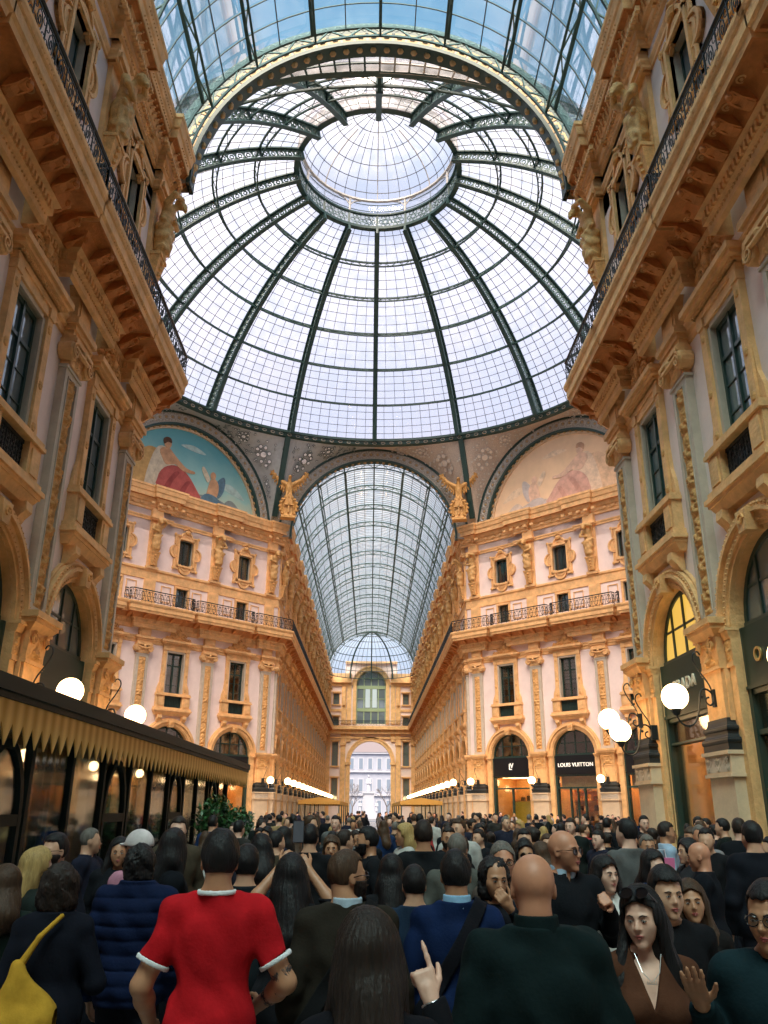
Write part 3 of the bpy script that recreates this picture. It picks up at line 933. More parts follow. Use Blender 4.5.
def tall_window_meshes(lod):
    R = {}
    b = MB()
    for s in (-1, 1):
        x0, x1 = sorted((s * .68, s * .80)); b.box(x0, x1, -.09, .02, 9.5, 12.55, 2)
        x0, x1 = sorted((s * .80, s * 1.08)); b.box(x0, x1, -.16, .02, 9.6, 12.62)
        b.prism([(s * 1.08, 9.6), (s * 1.34, 9.6), (s * 1.30, 9.95), (s * 1.14, 10.35), (s * 1.10, 10.9), (s * 1.08, 11)], -.10, .02)
        for zz in (9.85, 10.9, 12.35):
            b.sphere((s * .94, -.16, zz), .10, 8, 1, (1, .5, 1.2))
        x0, x1 = sorted((s * .72, s * 1.36)); b.box(x0, x1, -.26, .02, 8.6, 9.4)
        x0, x1 = sorted((s * .84, s * 1.24)); b.box(x0, x1, -.30, -.2, 8.7, 9.3)
        b.prism([(-.02, 8.05), (-.34, 8.05), (-.36, 7.86), (-.22, 7.72), (-.14, 7.58), (-.02, 7.52)], s * 1.0 - .16, s * 1.0 + .16, 0, 'yz')
        b.box(min(s * .80, s * 1.10), max(s * .80, s * 1.10), -.2, .02, 12.62, 12.9)
    b.box(-.68, .68, -.09, .02, 12.5, 12.62, 2).box(-1.08, 1.08, -.15, .02, 12.62, 12.86)
    b.box(-1.42, 1.42, -.34, .02, 9.4, 9.5).box(-1.38, 1.38, -.30, .02, 9.5, 9.6)
    b.box(-1.46, 1.46, -.34, .02, 8.45, 8.6)
    b.tbox(-1.34, 1.34, -.20, .02, 8.05, 8.25, .10, .12).box(-1.46, 1.46, -.36, .02, 8.25, 8.34).box(-1.52, 1.52, -.42, .02, 8.34, 8.45)
    # little cornice with dentils
    b.box(-1.12, 1.12, -.19, .02, 12.86, 13.02)
    nd = 26 if lod == 0 else 12
    for i in range(nd):
        x = -1.2 + 2.4 * (i + .5) / nd
        b.box(x - .03, x + .03, -.30, -.16, 13.02, 13.10)
    b.box(-1.22, 1.22, -.24, .02, 13.02, 13.10).box(-1.34, 1.34, -.38, .02, 13.10, 13.2).box(-1.42, 1.42, -.46, .02, 13.2, 13.35)
    pediment(b, lod)
    R['window_surround'] = b.mesh('window_surround', [STONE, STONE_C, GREY])
    b = MB()
    x = WX
    b.box(-x, -x + .09, .2, .3, 9.5, 12.5).box(x - .09, x, .2, .3, 9.5, 12.5).box(-x, x, .2, .3, 12.38, 12.5).box(-x, x, .2, .3, 9.5, 9.62)
    b.box(-.045, .045, .18, .3, 9.5, 12.5).box(-x, x, .2, .28, 11.55, 11.65)
    for zz in (10.2, 10.9):
        b.box(-x, x, .22, .27, zz, zz + .035)
    R['window_frame'] = b.mesh('window_frame', FRAME)
    R['pane'] = MB().box(-x + .03, x - .03, .25, .262, 9.55, 12.45).mesh('pane', WINGLASS)
    b = MB()
    b.box(-.70, .70, -.14, -.10, 8.6, 8.66).box(-.70, .70, -.14, -.10, 9.32, 9.4)
    if lod == 0:
        for i in range(5):
            for j in range(3):
                cx = -.56 + .28 * i; cz = 8.76 + .22 * j
                b.tube([(cx + .115 * math.cos(a), -.12, cz + .095 * math.sin(a)) for a in np.linspace(0, 2 * PI, 9)[:-1]], .014, 3, closed=True)
                b.tube([(cx - .1, -.12, cz - .09), (cx + .1, -.12, cz + .09)], .012, 3)
                b.tube([(cx + .1, -.12, cz - .09), (cx - .1, -.12, cz + .09)], .012, 3)
    for i in range(11):
        cx = -.65 + .13 * i; b.box(cx - .012, cx + .012, -.13, -.11, 8.62, 9.36)
    b.box(-.70, .70, -.08, -.05, 8.6, 9.4, 1)
    R['railing_panel'] = b.mesh('railing_panel', [IRON, FRAME])
    return R
TALL = [tall_window_meshes(0), tall_window_meshes(1)]
for _k in ('window_frame', 'pane'):
    TALL[0][_k].transform(Matrix.Translation((0, -.14, 0)))

def lobed_outline(hw, hh, r, n=8):
    pts = []
    def arc(cx, cz, a0, a1):
        for i in range(n + 1):
            a = a0 + (a1 - a0) * i / n
            pts.append((cx + r * math.cos(a), cz + r * math.sin(a)))
    arc(hw * .86, 0, -PI / 2, PI / 2); pts.append((hw, r * 1.15)); pts.append((hw, hh)); pts.append((r * 1.15, hh))
    arc(0, hh * .88, 0, PI); pts.append((-r * 1.15, hh)); pts.append((-hw, hh)); pts.append((-hw, r * 1.15))
    arc(-hw * .86, 0, PI / 2, 3 * PI / 2); pts.append((-hw, -r * 1.15)); pts.append((-hw, -hh)); pts.append((-r * 1.15, -hh))
    arc(0, -hh * .88, PI, 2 * PI); pts.append((r * 1.15, -hh)); pts.append((hw, -hh)); pts.append((hw, -r * 1.15))
    return pts

def lobed_window_meshes(lod):
    R = {}
    zc = (OZ0 + OZ1) / 2
    b = MB()
    def ring(outer, inner, y):
        n = len(outer)
        v = [(x, y, zc + z) for x, z in outer] + [(x, y, zc + z) for x, z in inner] + [(x, .01, zc + z) for x, z in outer] + [(x, .01, zc + z) for x, z in inner]
        f = []
        for i in range(n):
            j = (i + 1) % n
            f += [(i, j, n + j, n + i), (i, 2 * n + i, 2 * n + j, j), (n + i, n + j, 3 * n + j, 3 * n + i)]
        b.add(v, f)
    o = lobed_outline(1.0, 1.35, .52)
    def to_rect(p, hx, hz):
        k = max(abs(p[0]) / hx, abs(p[1]) / hz)
        return (p[0] / k, p[1] / k)
    ring(o, [to_rect(p, OX, 1.0) for p in o], -.10)
    ring(o, [(x * .90, z * .92) for x, z in o], -.18)
    ring([(x * .80, z * .83) for x, z in o], [(x * .72, z * .76) for x, z in o], -.15)
    for s in (-1, 1):
        x0, x1 = sorted((s * OX, s * (OX + .14))); b.box(x0, x1, -.2, .02, zc - 1.14, zc + 1.14)
        x0, x1 = sorted((s * 1.0, s * 1.14)); 
        z0, z1 = sorted((zc + s * 1.0, zc + s * 1.14)); b.box(-OX - .14, OX + .14, -.2, .02, z0, z1)
        for t in (-1, 1):
            b.sphere((s * 1.02, -.14, zc + t * 1.32), .13, 8, 1, (1, .6, 1))
            if lod == 0:
                b.tube(spiral(s * .86, zc + t * 1.12, .13, 1.3, 0, s, -.2, 12), .028, 4, 1)
    b.sphere((0, -.2, zc + 1.62), .2, 8, 1, (1.3, .6, .9))
    b.tube([(-.36, -.16, zc + 1.78), (0, -.2, zc + 1.98), (.36, -.16, zc + 1.78)], .07, 5, 1)
    if lod == 0:
        n = len(o)
        for i in range(0, n, 1):
            p, q = o[i], o[(i + 1) % n]
            L = math.hypot(q[0] - p[0], q[1] - p[1]); k = max(1, int(L / .1))
            for t in range(k):
                x = (p[0] + (q[0] - p[0]) * t / k) * .86; z = (p[1] + (q[1] - p[1]) * t / k) * .875
                b.sphere((x, -.11, zc + z), .032, 4, 1)
    R['window_surround'] = b.mesh('lobed_surround', [STONE, STONE_C])
    b = MB()
    b.box(-OX, -OX + .07, .2, .28, OZ0, OZ1).box(OX - .07, OX, .2, .28, OZ0, OZ1).box(-OX, OX, .2, .28, OZ0, OZ0 + .08).box(-OX, OX, .2, .28, OZ1 - .08, OZ1)
    b.box(-.03, .03, .2, .27, OZ0, OZ1)
    R['window_frame'] = b.mesh('attic_window_frame', FRAME)
    R['pane'] = MB().box(-OX + .02, OX - .02, .24, .25, OZ0 + .02, OZ1 - .02).mesh('attic_pane', WINGLASS)
    return R
LOBED = [lobed_window_meshes(0), lobed_window_meshes(1)]

def small_window_meshes():
    R = {}
    b = MB()
    for s in (-1, 1):
        x0, x1 = sorted((s * SX, s * (SX + .16))); b.box(x0, x1, -.1, .02, 15.7, SZ1 + .14)
        x0, x1 = sorted((s * .92, s * 1.75)); b.box(x0, x1, -.05, .02, 16.05, 16.11).box(x0, x1, -.05, .02, 17.2, 17.26)
        b.box(x0, x0 + .06, -.05, .02, 16.05, 17.26).box(x1 - .06, x1, -.05, .02, 16.05, 17.26)
    b.box(-SX - .16, SX + .16, -.12, .02, SZ1, SZ1 + .16)
    R['window_surround'] = b.mesh('small_surround', STONE)
    b = MB()
    b.box(-SX, -SX + .06, .2, .28, SZ0, SZ1).box(SX - .06, SX, .2, .28, SZ0, SZ1).box(-SX, SX, .2, .28, SZ1 - .07, SZ1).box(-.03, .03, .2, .27, SZ0, SZ1)
    R['window_frame'] = b.mesh('small_window_frame', FRAME)
    R['pane'] = MB().box(-SX + .02, SX - .02, .24, .25, SZ0, SZ1).mesh('small_pane', WINGLASS)
    return R
SMALL = small_window_meshes()

def fan_window_meshes(lod):
    R = {}
    b = MB()
    n = 28 if lod == 0 else 16
    def ringp(r0, r1, y0, y1, m=0):
        v = []
        for i in range(n + 1):
            a = PI * i / n
            for r, y in ((r0, y1), (r0, y0), (r1, y0), (r1, y1)):
                v.append((r * math.cos(a), y, AR_Z + r * math.sin(a)))
        f = [(4 * i + k, 4 * i + k + 1, 4 * i + k + 5, 4 * i + k + 4) for i in range(n) for k in range(3)]
        f += [(0, 1, 2, 3), (4 * n + 3, 4 * n + 2, 4 * n + 1, 4 * n)]
        b.add(v, f, m)
    ringp(1.70, 1.78, -.10, .02); ringp(1.78, 1.98, -.16, .02); ringp(1.98, 2.06, -.26, .02); ringp(2.06, 2.20, -.20, .02); ringp(2.2, 2.26, -.1, .02)
    if lod == 0:
        for i in range(46):
            a = PI * (i + .5) / 46
            b.sphere((1.83 * math.cos(a), -.17, AR_Z + 1.83 * math.sin(a)), .035, 4)
            b.sphere((2.13 * math.cos(a), -.21, AR_Z + 2.13 * math.sin(a)), .045, 4)
    # keystone
    b.prism([(-.16, 7.25), (.16, 7.25), (.24, 7.72), (-.24, 7.72)], -.36, .0)
    b.tube(spiral(0, 7.5, .14, 1.2, 0, 1, -.38, 10), .03, 4, 1)
    for s in (-1, 1):   # impost between pier and opening
        x0, x1 = sorted((s * 1.7, s * 2.05))
        b.box(x0, x1, -.14, .02, 0, 4.8).box(x0, x1, -.18, .02, 4.8, 4.9).box(x0, x1, -.16, .02, 4.9, 5.4).tbox(x0, x1, -.18, .02, 5.4, 5.56, .04, .06).box(x0 - .05, x1 + .05, -.28, .02, 5.56, 5.64)
        if lod == 0:
            relief(b, x0 + .04, x1 - .04, 4.92, 5.38, -.17, .07, 6, 10, 1)
    R['archivolt'] = b.mesh('archivolt', [STONE, STONE_C])
    b = MB()
    k = 20
    v = []
    for i in range(k + 1):
        a = PI * i / k
        for r, y in ((1.7, .2), (1.58, .2), (1.58, .3), (1.7, .3)):
            v.append((r * math.cos(a), y, AR_Z + r * math.sin(a)))
    b.add(v, [(4 * i + q, 4 * i + (q + 1) % 4, 4 * i + 4 + (q + 1) % 4, 4 * i + 4 + q) for i in range(k) for q in range(4)])
    b.box(-1.7, 1.7, .18, .32, AR_Z - .06, AR_Z + .08)
    for x in (-.85, 0, .85):
        h = math.sqrt(1.6 ** 2 - x * x)
        b.box(x - .04, x + .04, .2, .3, AR_Z, AR_Z + h)
    b.box(-1.35, 1.35, .22, .28, AR_Z + .78, AR_Z + .84)
    R['window_frame'] = b.mesh('fan_window_frame', FRAME)
    pts = [(1.66 * math.cos(PI * i / k), AR_Z + 1.66 * math.sin(PI * i / k)) for i in range(k + 1)]
    R['pane'] = MB().prism(pts, .245, .255).mesh('fan_pane', WINGLASS)
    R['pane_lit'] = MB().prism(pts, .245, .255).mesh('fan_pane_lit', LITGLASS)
    return R
FAN = [fan_window_meshes(0), fan_window_meshes(1)]

WIN_N = [0]
def put_window(parts, loc, rz, label, group=None, curtain=None, skip=()):
    WIN_N[0] += 1
    e = empty('window_%d' % WIN_N[0], loc, rz, label=label, cat='window', group=group, kind='structure')
    for k, me in parts.items():
        if k in skip: continue
        nm = 'pane' if k == 'pane_lit' else k
        part(nm, me, e)
    if curtain is not None:
        part('curtain', curtain, e)
    return e

# ---- profiles swept along the stepped outline of a building
def offset_path(path, d):
    """path: list of (x, y); shift every segment to its right by d, mitred"""
    n = len(path); out = []
    def nr(a, b):
        dx, dy = b[0] - a[0], b[1] - a[1]; L = math.hypot(dx, dy); return (dy / L, -dx / L)
    for i in range(n):
        if i == 0: nx, ny = nr(path[0], path[1]); out.append((path[0][0] + nx * d, path[0][1] + ny * d)); continue
        if i == n - 1: nx, ny = nr(path[-2], path[-1]); out.append((path[-1][0] + nx * d, path[-1][1] + ny * d)); continue
        a = nr(path[i - 1], path[i]); c = nr(path[i], path[i + 1])
        k = 1 + a[0] * c[0] + a[1] * c[1]
        out.append((path[i][0] + (a[0] + c[0]) / k * d, path[i][1] + (a[1] + c[1]) / k * d))
    return out
def sweep(mb, path, prof, m=0, close=True):
    """prof: list of (outward, z[, material])"""
    k = len(prof); rows = [offset_path(path, p[0]) for p in prof]
    v = [(rows[j][i][0], rows[j][i][1], prof[j][1]) for i in range(len(path)) for j in range(k)]
    for j in range(k - 1 if not close else k):
        mm = prof[j][2] if len(prof[j]) > 2 else m
        j2 = (j + 1) % k
        b = mb.n
        mb.add([v[i * k + j] for i in range(len(path))] + [v[i * k + j2] for i in range(len(path))],
               [(i, i + 1, len(path) + i + 1, len(path) + i) for i in range(len(path) - 1)], mm)
def stepped(base, pil, half=1.65, out=.45):
    """base: polyline of the wall faces; pil: for each segment, distances of pilaster centres; returns the path with shallow projections there"""
    res = []
    for si in range(len(base) - 1):
        a, b = base[si], base[si + 1]
        L = math.hypot(b[0] - a[0], b[1] - a[1]); ux, uy = (b[0] - a[0]) / L, (b[1] - a[1]) / L
        nx, ny = uy, -ux
        segs = []
        for p in sorted(pil[si]):
            segs.append((max(-1e9, p - half), p + half))
        cuts = []
        for s0, s1 in segs:
            cuts.append((s0, 0, out)); cuts.append((s1, out, 0))
        # a pilaster near the end wraps round the corner: its step stays open there
        pts = []
        lvl0 = out if segs and segs[0][0] <= 0.3 else 0
        lvl1 = out if segs and segs[-1][1] >= L - .3 else 0
        pts.append((0, lvl0))
        for t, l0, l1 in cuts:
            if .3 < t < L - .3:
                pts.append((t, l0)); pts.append((t, l1))
        pts.append((L, lvl1))
        res.append([((a[0] + ux * t + nx * l), (a[1] + uy * t + ny * l)) for t, l in pts])
    path = list(res[0])
    for r in res[1:]:
        p0, p1 = path[-2], path[-1]; q0, q1 = r[0], r[1]
        d = (p1[0] - p0[0]) * (q1[1] - q0[1]) - (p1[1] - p0[1]) * (q1[0] - q0[0])
        t = ((q0[0] - p0[0]) * (q1[1] - q0[1]) - (q0[1] - p0[1]) * (q1[0] - q0[0])) / d
        x = (p0[0] + (p1[0] - p0[0]) * t, p0[1] + (p1[1] - p0[1]) * t)
        path[-1] = x
        path += r[1:]
    return path
# ------------------------------------------------------------------ the plan of the place
W = 7.85                                    # half width of the arcade arms at the wall plane
DN, DF = 24.2, 66.3                         # where the near arm ends and the far arm begins
CY = (DN + DF) / 2                          # centre of the octagon
R2 = math.sqrt(.5)
def shifted(outline): return offset_path(outline, -.35)
OUT_NL = shifted([(-7.5, -22), (-7.5, DN), (-20.3, DN + 12.8), (-46, DN + 12.8)])
OUT_FL = shifted([(-46, DF - 12.8), (-20.3, DF - 12.8), (-7.5, DF), (-7.5, 146.2)])
OUT_NR = [(-x, y) for x, y in OUT_NL][::-1]
OUT_FR = [(-x, y) for x, y in OUT_FL][::-1]
# pilaster places as distances along each outline segment
def dist(a, p): return math.hypot(p[0] - a[0], p[1] - a[1])
NEAR_Y = [23.45, 18.3, 13.15, 8.0, 2.85, -2.3]
ARM_Y = [DF + .8 + 5.2 * k for k in range(16)]
S_DIAG = [.8, 6.3, 11.8, 17.3]
PIL_NL = [[y - OUT_NL[0][1] for y in NEAR_Y[::-1]], [S_DIAG[0] + .15, 6.45, 11.95, 17.45], []]
PIL_FL = [[], [18.1 - s + .15 for s in S_DIAG[::-1]], [y - OUT_FL[2][1] for y in ARM_Y]]

def on_diag(side, s):
    """point on the wall plane of the far diagonal face, s metres from its corner with the far arm"""
    x = 7.5 + s * R2; y = DF - s * R2
    o = .35 * R2
    return (side * (x + o), y + o)

# ------------------------------------------------------------------ walls
def wall_mesh(bays, solids):
    """bays: list of (centre u, left half, right half, flags); solids: plain stretches (u0, u1)"""
    b = MB()
    for u, l, r, fl in bays:
        wall_bay(b, u, l, r, **fl)
    for u0, u1 in solids:
        b.add([(u0, 0, 0), (u1, 0, 0), (u1, 0, TOPZ), (u0, 0, TOPZ)], [(0, 1, 2, 3)], 0)
        b.box(u0, u1, -.04, .0, 0, AR_Z, 1)
    us = [u - l for u, l, r, f in bays] + [s[0] for s in solids] + [u + r for u, l, r, f in bays] + [s[1] for s in solids]
    b.box(min(us), max(us), .45, .75, 7.4, 8.4, 0).box(min(us), max(us), .45, .75, 12.6, 15.8, 0).box(min(us), max(us), .45, .75, 17.4, 19, 0).box(min(us), max(us), .0, .75, 21.2, TOPZ, 0)
    return b.mesh('wall', [PLASTER, STONE, GREY])

def add_pilasters(wall, places, lod, attic=True, base=True):
    for x, y, rz in places:
        R = PIL[lod]
        p = part('pilaster', R['shaft'], wall); 
        set_world(p, wall, x, y, rz)
        for k in ('pier', 'frieze_band', 'black_base', 'pier_capital', 'carved_panel', 'scroll_capital', 'entablature_block', 'attic_pilaster'):
            part(k, R[k], p)
def set_world(o, parent, x, y, rz, z=0):
    """place a child by world position; the parent sits at its own origin, turned about z"""
    pm = Matrix.Translation(parent.location) @ Matrix.Rotation(parent.rotation_euler.z, 4, 'Z')
    m = pm.inverted() @ Matrix.Translation((x, y, z)) @ Matrix.Rotation(rz, 4, 'Z')
    o.location = m.to_translation(); o.rotation_euler = (0, 0, m.to_euler().z)

RZ = {'left': PI / 2, 'right': -PI / 2, 'dleft': PI / 4, 'dright': -PI / 4}
FL_ALL = dict(arch=True, tall=True, small=True, octo=True)
def build_side(side):
    """side -1: the left of the view, +1: the right"""
    nm = 'left' if side < 0 else 'right'
    Lb = nm
    # near arm wall: origin at the corner of the octagon
    rz = RZ[nm]
    ycor = OUT_NL[1][1]
    # local x grows with y on the left, against y on the right
    def lx(y): return (y - ycor) if side < 0 else (ycor - y)
    cs = [(NEAR_Y[i] + NEAR_Y[i + 1]) / 2 for i in range(4)]
    bays = []
    for i, c in enumerate(cs):
        bays.append((lx(c), 2.575, 2.575, FL_ALL))
    e = cs[0] + 2.575
    sol = [tuple(sorted((lx(e), lx(ycor)))), tuple(sorted((lx(cs[-1] - 2.575), lx(-22))))]
    wn_ = link('wall_near_' + nm, wall_mesh(bays, sol), None, (side * W, ycor, 0), rz)
    tag(wn_, 'tall rose and ochre arcade wall close by on the %s, with carved pilasters' % Lb, 'wall', kind='structure')
    add_pilasters(wn_, [(side * W, y, rz) for y in NEAR_Y[:4]], 0)
    for i, c in enumerate(cs[:3]):
        desc = ['the bay at the octagon corner', 'the second bay from the octagon corner', 'the third bay from the octagon corner'][i]
        loc = (side * W, c, 0)
        put_window(TALL[0], loc, rz, 'tall window with carved crest in %s of the near %s wall' % (desc, Lb))
        put_window(LOBED[0], loc, rz, 'window in a lobed frame above the balcony in %s, near %s wall' % (desc, Lb))
        put_window(SMALL, loc, rz, 'small window behind the railing in %s, near %s wall' % (desc, Lb))
        fan = FAN[0]
        lit = side > 0 and i == 0
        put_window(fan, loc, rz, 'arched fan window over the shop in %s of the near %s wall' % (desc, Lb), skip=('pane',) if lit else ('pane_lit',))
    # far diagonal face
    rz = RZ['d' + nm]
    a, b_ = OUT_FL[1], OUT_FL[2]           # side-arm corner, far-arm corner (left side coordinates)
    o = (side * -b_[0], b_[1])             # OUT_FL is on the left: x negative
    L = dist(a, b_)
    s2u = (lambda s: -s) if side < 0 else (lambda s: s)
    cen = [3.55 + .15, 9.05 + .15, 14.55 + .15]
    bays = [(s2u(c), 2.75, 2.75, FL_ALL) for c in cen]
    sol = [tuple(sorted((s2u(0), s2u(cen[0] - 2.75)))), tuple(sorted((s2u(cen[2] + 2.75), s2u(L))))]
    o = (side * abs(b_[0]), b_[1])
    wd = link('wall_far_' + nm, wall_mesh(bays, sol), None, (o[0], o[1], 0), rz)
    tag(wd, 'three-bay octagon wall under the %s lunette picture' % Lb, 'wall', kind='structure')
    ux, uy = side * R2, -R2                # direction away from the far corner
    def dp(s): return (o[0] + ux * s, o[1] + uy * s)
    add_pilasters(wd, [(*dp(s + .15), rz) for s in S_DIAG], 1)
    for i, c in enumerate(cen):
        desc = ['beside the far arcade', 'in the middle', 'beside the near wall'][i]
        loc = (*dp(c), 0)
        cur = None
        put_window(TALL[1], loc, rz, 'tall window of the %s octagon wall, %s' % (Lb, desc), curtain=CURT[(side, i)][0])
        put_window(LOBED[1], loc, rz, 'attic window in a lobed frame on the %s octagon wall, %s' % (Lb, desc), curtain=CURT[(side, i)][1])
        put_window(SMALL, loc, rz, 'small window behind the railing of the %s octagon wall, %s' % (Lb, desc), curtain=CURT[(side, i)][2])
        put_window(FAN[1], loc, rz, 'arched fan window over a shop of the %s octagon wall, %s' % (Lb, desc), skip=('pane',) if side > 0 else ('pane_lit',), curtain=CURT[(side, i)][3])
    # far arm wall
    rz = RZ[nm]
    ycor2 = b_[1]
    def lx2(y): return (y - ycor2) if side < 0 else (ycor2 - y)
    cs = [(ARM_Y[i] + ARM_Y[i + 1]) / 2 for i in range(15)]
    bays = [(lx2(c), 2.6, 2.6, FL_ALL) for c in cs]
    sol = [tuple(sorted((lx2(ycor2), lx2(cs[0] - 2.6)))), tuple(sorted((lx2(cs[-1] + 2.6), lx2(146.2))))]
    wa = link('wall_arcade_' + nm, wall_mesh(bays, sol), None, (side * W, ycor2, 0), rz)
    tag(wa, 'long %s wall of the far arcade running to the end arch' % Lb, 'wall', kind='structure')
    add_pilasters(wa, [(side * W, y, rz) for y in ARM_Y], 1)
    for i, c in enumerate(cs):
        loc = (side * W, c, 0)
        g = 'windows along the %s wall of the far arcade' % Lb
        put_window(TALL[1], loc, rz, 'tall crested window on the %s wall of the far arcade' % Lb, g)
        put_window(LOBED[1], loc, rz, 'lobed attic window on the %s wall of the far arcade' % Lb, g)
        put_window(FAN[1], loc, rz, 'arched shop window on the %s wall of the far arcade' % Lb, g, skip=('pane_lit',))
    # near diagonal face and the side arm: plain, they face away from the view
    a, b_ = OUT_NL[1], OUT_NL[2]
    L = dist(a, b_)
    bays = [(x, 2.75, 2.75, dict(arch=False, tall=False, small=False, octo=False)) for x in ()]
    w1 = link('wall_back_' + nm, MB().box(0, L, 0, .6, 0, TOPZ).mesh('w', [PLASTER]), None, (side * abs(a[0]), a[1], 0), PI - PI / 4 if side < 0 else 0)
    if side > 0:
        w1.rotation_euler.z = PI + PI / 4
        w1.data.transform(Matrix.Diagonal((-1, 1, 1, 1)))
        w1.data.flip_normals()
    tag(w1, 'octagon wall turned away from the view behind the near %s corner' % Lb, 'wall', kind='structure')
    for k, yy in ((0, OUT_NL[2][1]), (1, OUT_FL[1][1])):  # unseen plain side arm walls, added to block light from the horizon
        x0, x1 = sorted((side * 20.4, side * 46))
        w2 = link('wall_side_arm_%s' % nm, MB().box(x0, x1, yy - (.6 if k == 0 else 0), yy + (0 if k == 0 else .6), 0, TOPZ).mesh('w', [PLASTER]))
        tag(w2, '%s unseen cross arcade wall, added to block horizon light, on the %s' % (('nearer', 'farther')[k], Lb), 'wall', kind='structure')
    x0, x1 = sorted((side * 46, side * 46.5))  # unseen end, added to block horizon light as well
    w3 = link('wall_side_arm_end_' + nm, MB().box(x0, x1, 36, 55, 0, 31).mesh('w', [PLASTER]))
    tag(w3, 'unseen end wall added to block horizon light in the cross arcade on the %s' % Lb, 'wall', kind='structure')

def curt_meshes():
    def strip(x0, x1, z0, z1, y=.42, amp=.03, n=16, taper=0.0):
        b = MB()
        b.grid(lambda i, j: (x0 + (x1 - x0) * i * (1 - taper * (1 - j)), y + amp * math.sin(i * n), z0 + (z1 - z0) * j), 20, 4)
        return b
    blue = mat('pale blue curtain', (.34, .50, .66), .8)
    blind = mat('ribbed blind', (.62, .62, .56), .7)
    out = {}
    a = strip(-.6, -.05, 9.6, 12.3).join(strip(.1, .5, 9.6, 12.1)).mesh('curtain', blue, True)
    bl = MB()
    for i in range(7):
        bl.box(-.62, .62, .36, .40, 10.7 + .24 * i, 10.9 + .24 * i)
    bl = bl.mesh('blind', blind)
    w = strip(-.55, -.0, OZ0 + .1, OZ1 - .1, taper=.0).join(strip(.05, .55, OZ0 + .1, OZ1 - .1, taper=.55)).mesh('curtain', CURTAIN, True)
    yel = MB().add([(-.5, .32, OZ0 + .2), (.5, .32, OZ0 + .2), (.5, .32, OZ1 - .5), (-.1, .32, OZ1 - .2), (-.5, .32, OZ1 - .9)], [(0, 1, 2, 3, 4)]).mesh('yellow_blind', mat('yellow blind', (.65, .38, .04), .7))
    sw = strip(-.45, .45, SZ0, SZ1).mesh('curtain', CURTAIN, True)
    ft = []
    fb = MB()
    for x in (-1.2, -.45, .4, 1.15):
        fb.join(strip(x - .3, x + .3, AR_Z + .1, AR_Z + math.sqrt(1.5 ** 2 - min(1.3, abs(x)) ** 2) - .1, .4, .05, 9))
    fb = fb.mesh('curtain', CURTAIN, True)
    for s in (-1, 1):
        for i in range(3):
            out[(s, i)] = ((a if (s < 0 and i == 1) else bl if s > 0 else None), (w if s > 0 else yel if i == 0 else w), (sw if s > 0 else None), (fb if s < 0 else None))
    return out
CURT = curt_meshes()
# window glass is only a thin sheet here, so that curtains show: swap for panes with something behind
CLEARD = glass_mat('window pane seen through', (.45, .52, .52), gloss=.16)
for R in (TALL, LOBED):
    R[1]['pane'].materials[0] = CLEARD
SMALL['pane'].materials[0] = CLEARD
FAN[1]['pane'].materials[0] = CLEARD
FAN[1]['pane_lit'].materials[0] = CLEARD

for side in (-1, 1):
    build_side(side)

# dark rooms behind the windows
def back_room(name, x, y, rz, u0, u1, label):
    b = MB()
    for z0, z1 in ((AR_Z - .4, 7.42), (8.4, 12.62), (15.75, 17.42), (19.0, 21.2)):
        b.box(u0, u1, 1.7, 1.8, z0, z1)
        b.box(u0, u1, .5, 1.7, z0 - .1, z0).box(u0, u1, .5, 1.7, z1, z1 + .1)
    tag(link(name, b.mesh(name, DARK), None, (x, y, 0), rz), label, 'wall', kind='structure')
for side in (-1, 1):
    nm = 'left' if side < 0 else 'right'
    yc = OUT_NL[1][1]
    u = (lambda a, b: (a, b) if side < 0 else (-b, -a))
    back_room('wall_rooms_near_' + nm, side * W, yc, RZ[nm], *u(-22, -.3), 'dark rooms behind the near %s wall' % nm)
    b_ = OUT_FL[2]
    back_room('wall_rooms_far_' + nm, side * abs(b_[0]), b_[1], RZ['d' + nm], *((-18.3, -.9) if side < 0 else (.9, 18.3)), 'dark rooms behind the %s octagon wall' % nm)
    back_room('wall_rooms_arcade_' + nm, side * abs(b_[0]), b_[1], RZ[nm], *u(.9, 79), 'dark rooms behind the %s wall of the far arcade' % nm)

# ------------------------------------------------------------------ swept mouldings, balcony slabs, cornices
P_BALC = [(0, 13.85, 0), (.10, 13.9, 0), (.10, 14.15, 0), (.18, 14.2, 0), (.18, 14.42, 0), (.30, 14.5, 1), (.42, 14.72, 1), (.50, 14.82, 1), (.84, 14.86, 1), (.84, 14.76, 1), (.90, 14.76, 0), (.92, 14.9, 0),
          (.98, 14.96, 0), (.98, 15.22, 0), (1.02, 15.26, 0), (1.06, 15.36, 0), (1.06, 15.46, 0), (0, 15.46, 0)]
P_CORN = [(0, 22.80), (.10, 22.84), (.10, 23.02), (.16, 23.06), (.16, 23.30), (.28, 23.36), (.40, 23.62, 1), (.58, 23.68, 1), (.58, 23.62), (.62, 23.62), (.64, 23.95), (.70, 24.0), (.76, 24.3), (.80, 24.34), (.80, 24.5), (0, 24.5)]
P_ARCH = [(0, 12.9), (.05, 12.92), (.05, 13.08), (.11, 13.14), (.11, 13.24), (.16, 13.32), (.16, 13.38), (0, 13.4)]
P_STR = [(0, 17.5), (.06, 17.52), (.06, 18.12), (.14, 18.2), (.14, 18.34), (0, 18.4)]
P_STR2 = [(0, 21.98), (.06, 22.0), (.06, 22.1), (.12, 22.2), (.12, 22.28), (0, 22.32)]
P_BASE = [(0, 15.4), (.08, 15.4), (.08, 15.68), (.0, 15.74)]
def mirror(path): return [(-x, y) for x, y in path][::-1]
paths = {}
for key, out, pil in (('NL', OUT_NL, PIL_NL), ('FL', OUT_FL, PIL_FL)):
    paths[key] = (stepped(out, pil, 1.62, .41), stepped(out, pil, .62, .26), out)
for key in ('NL', 'FL'):
    paths[key[0] + 'R'] = tuple(mirror(p) for p in paths[key])
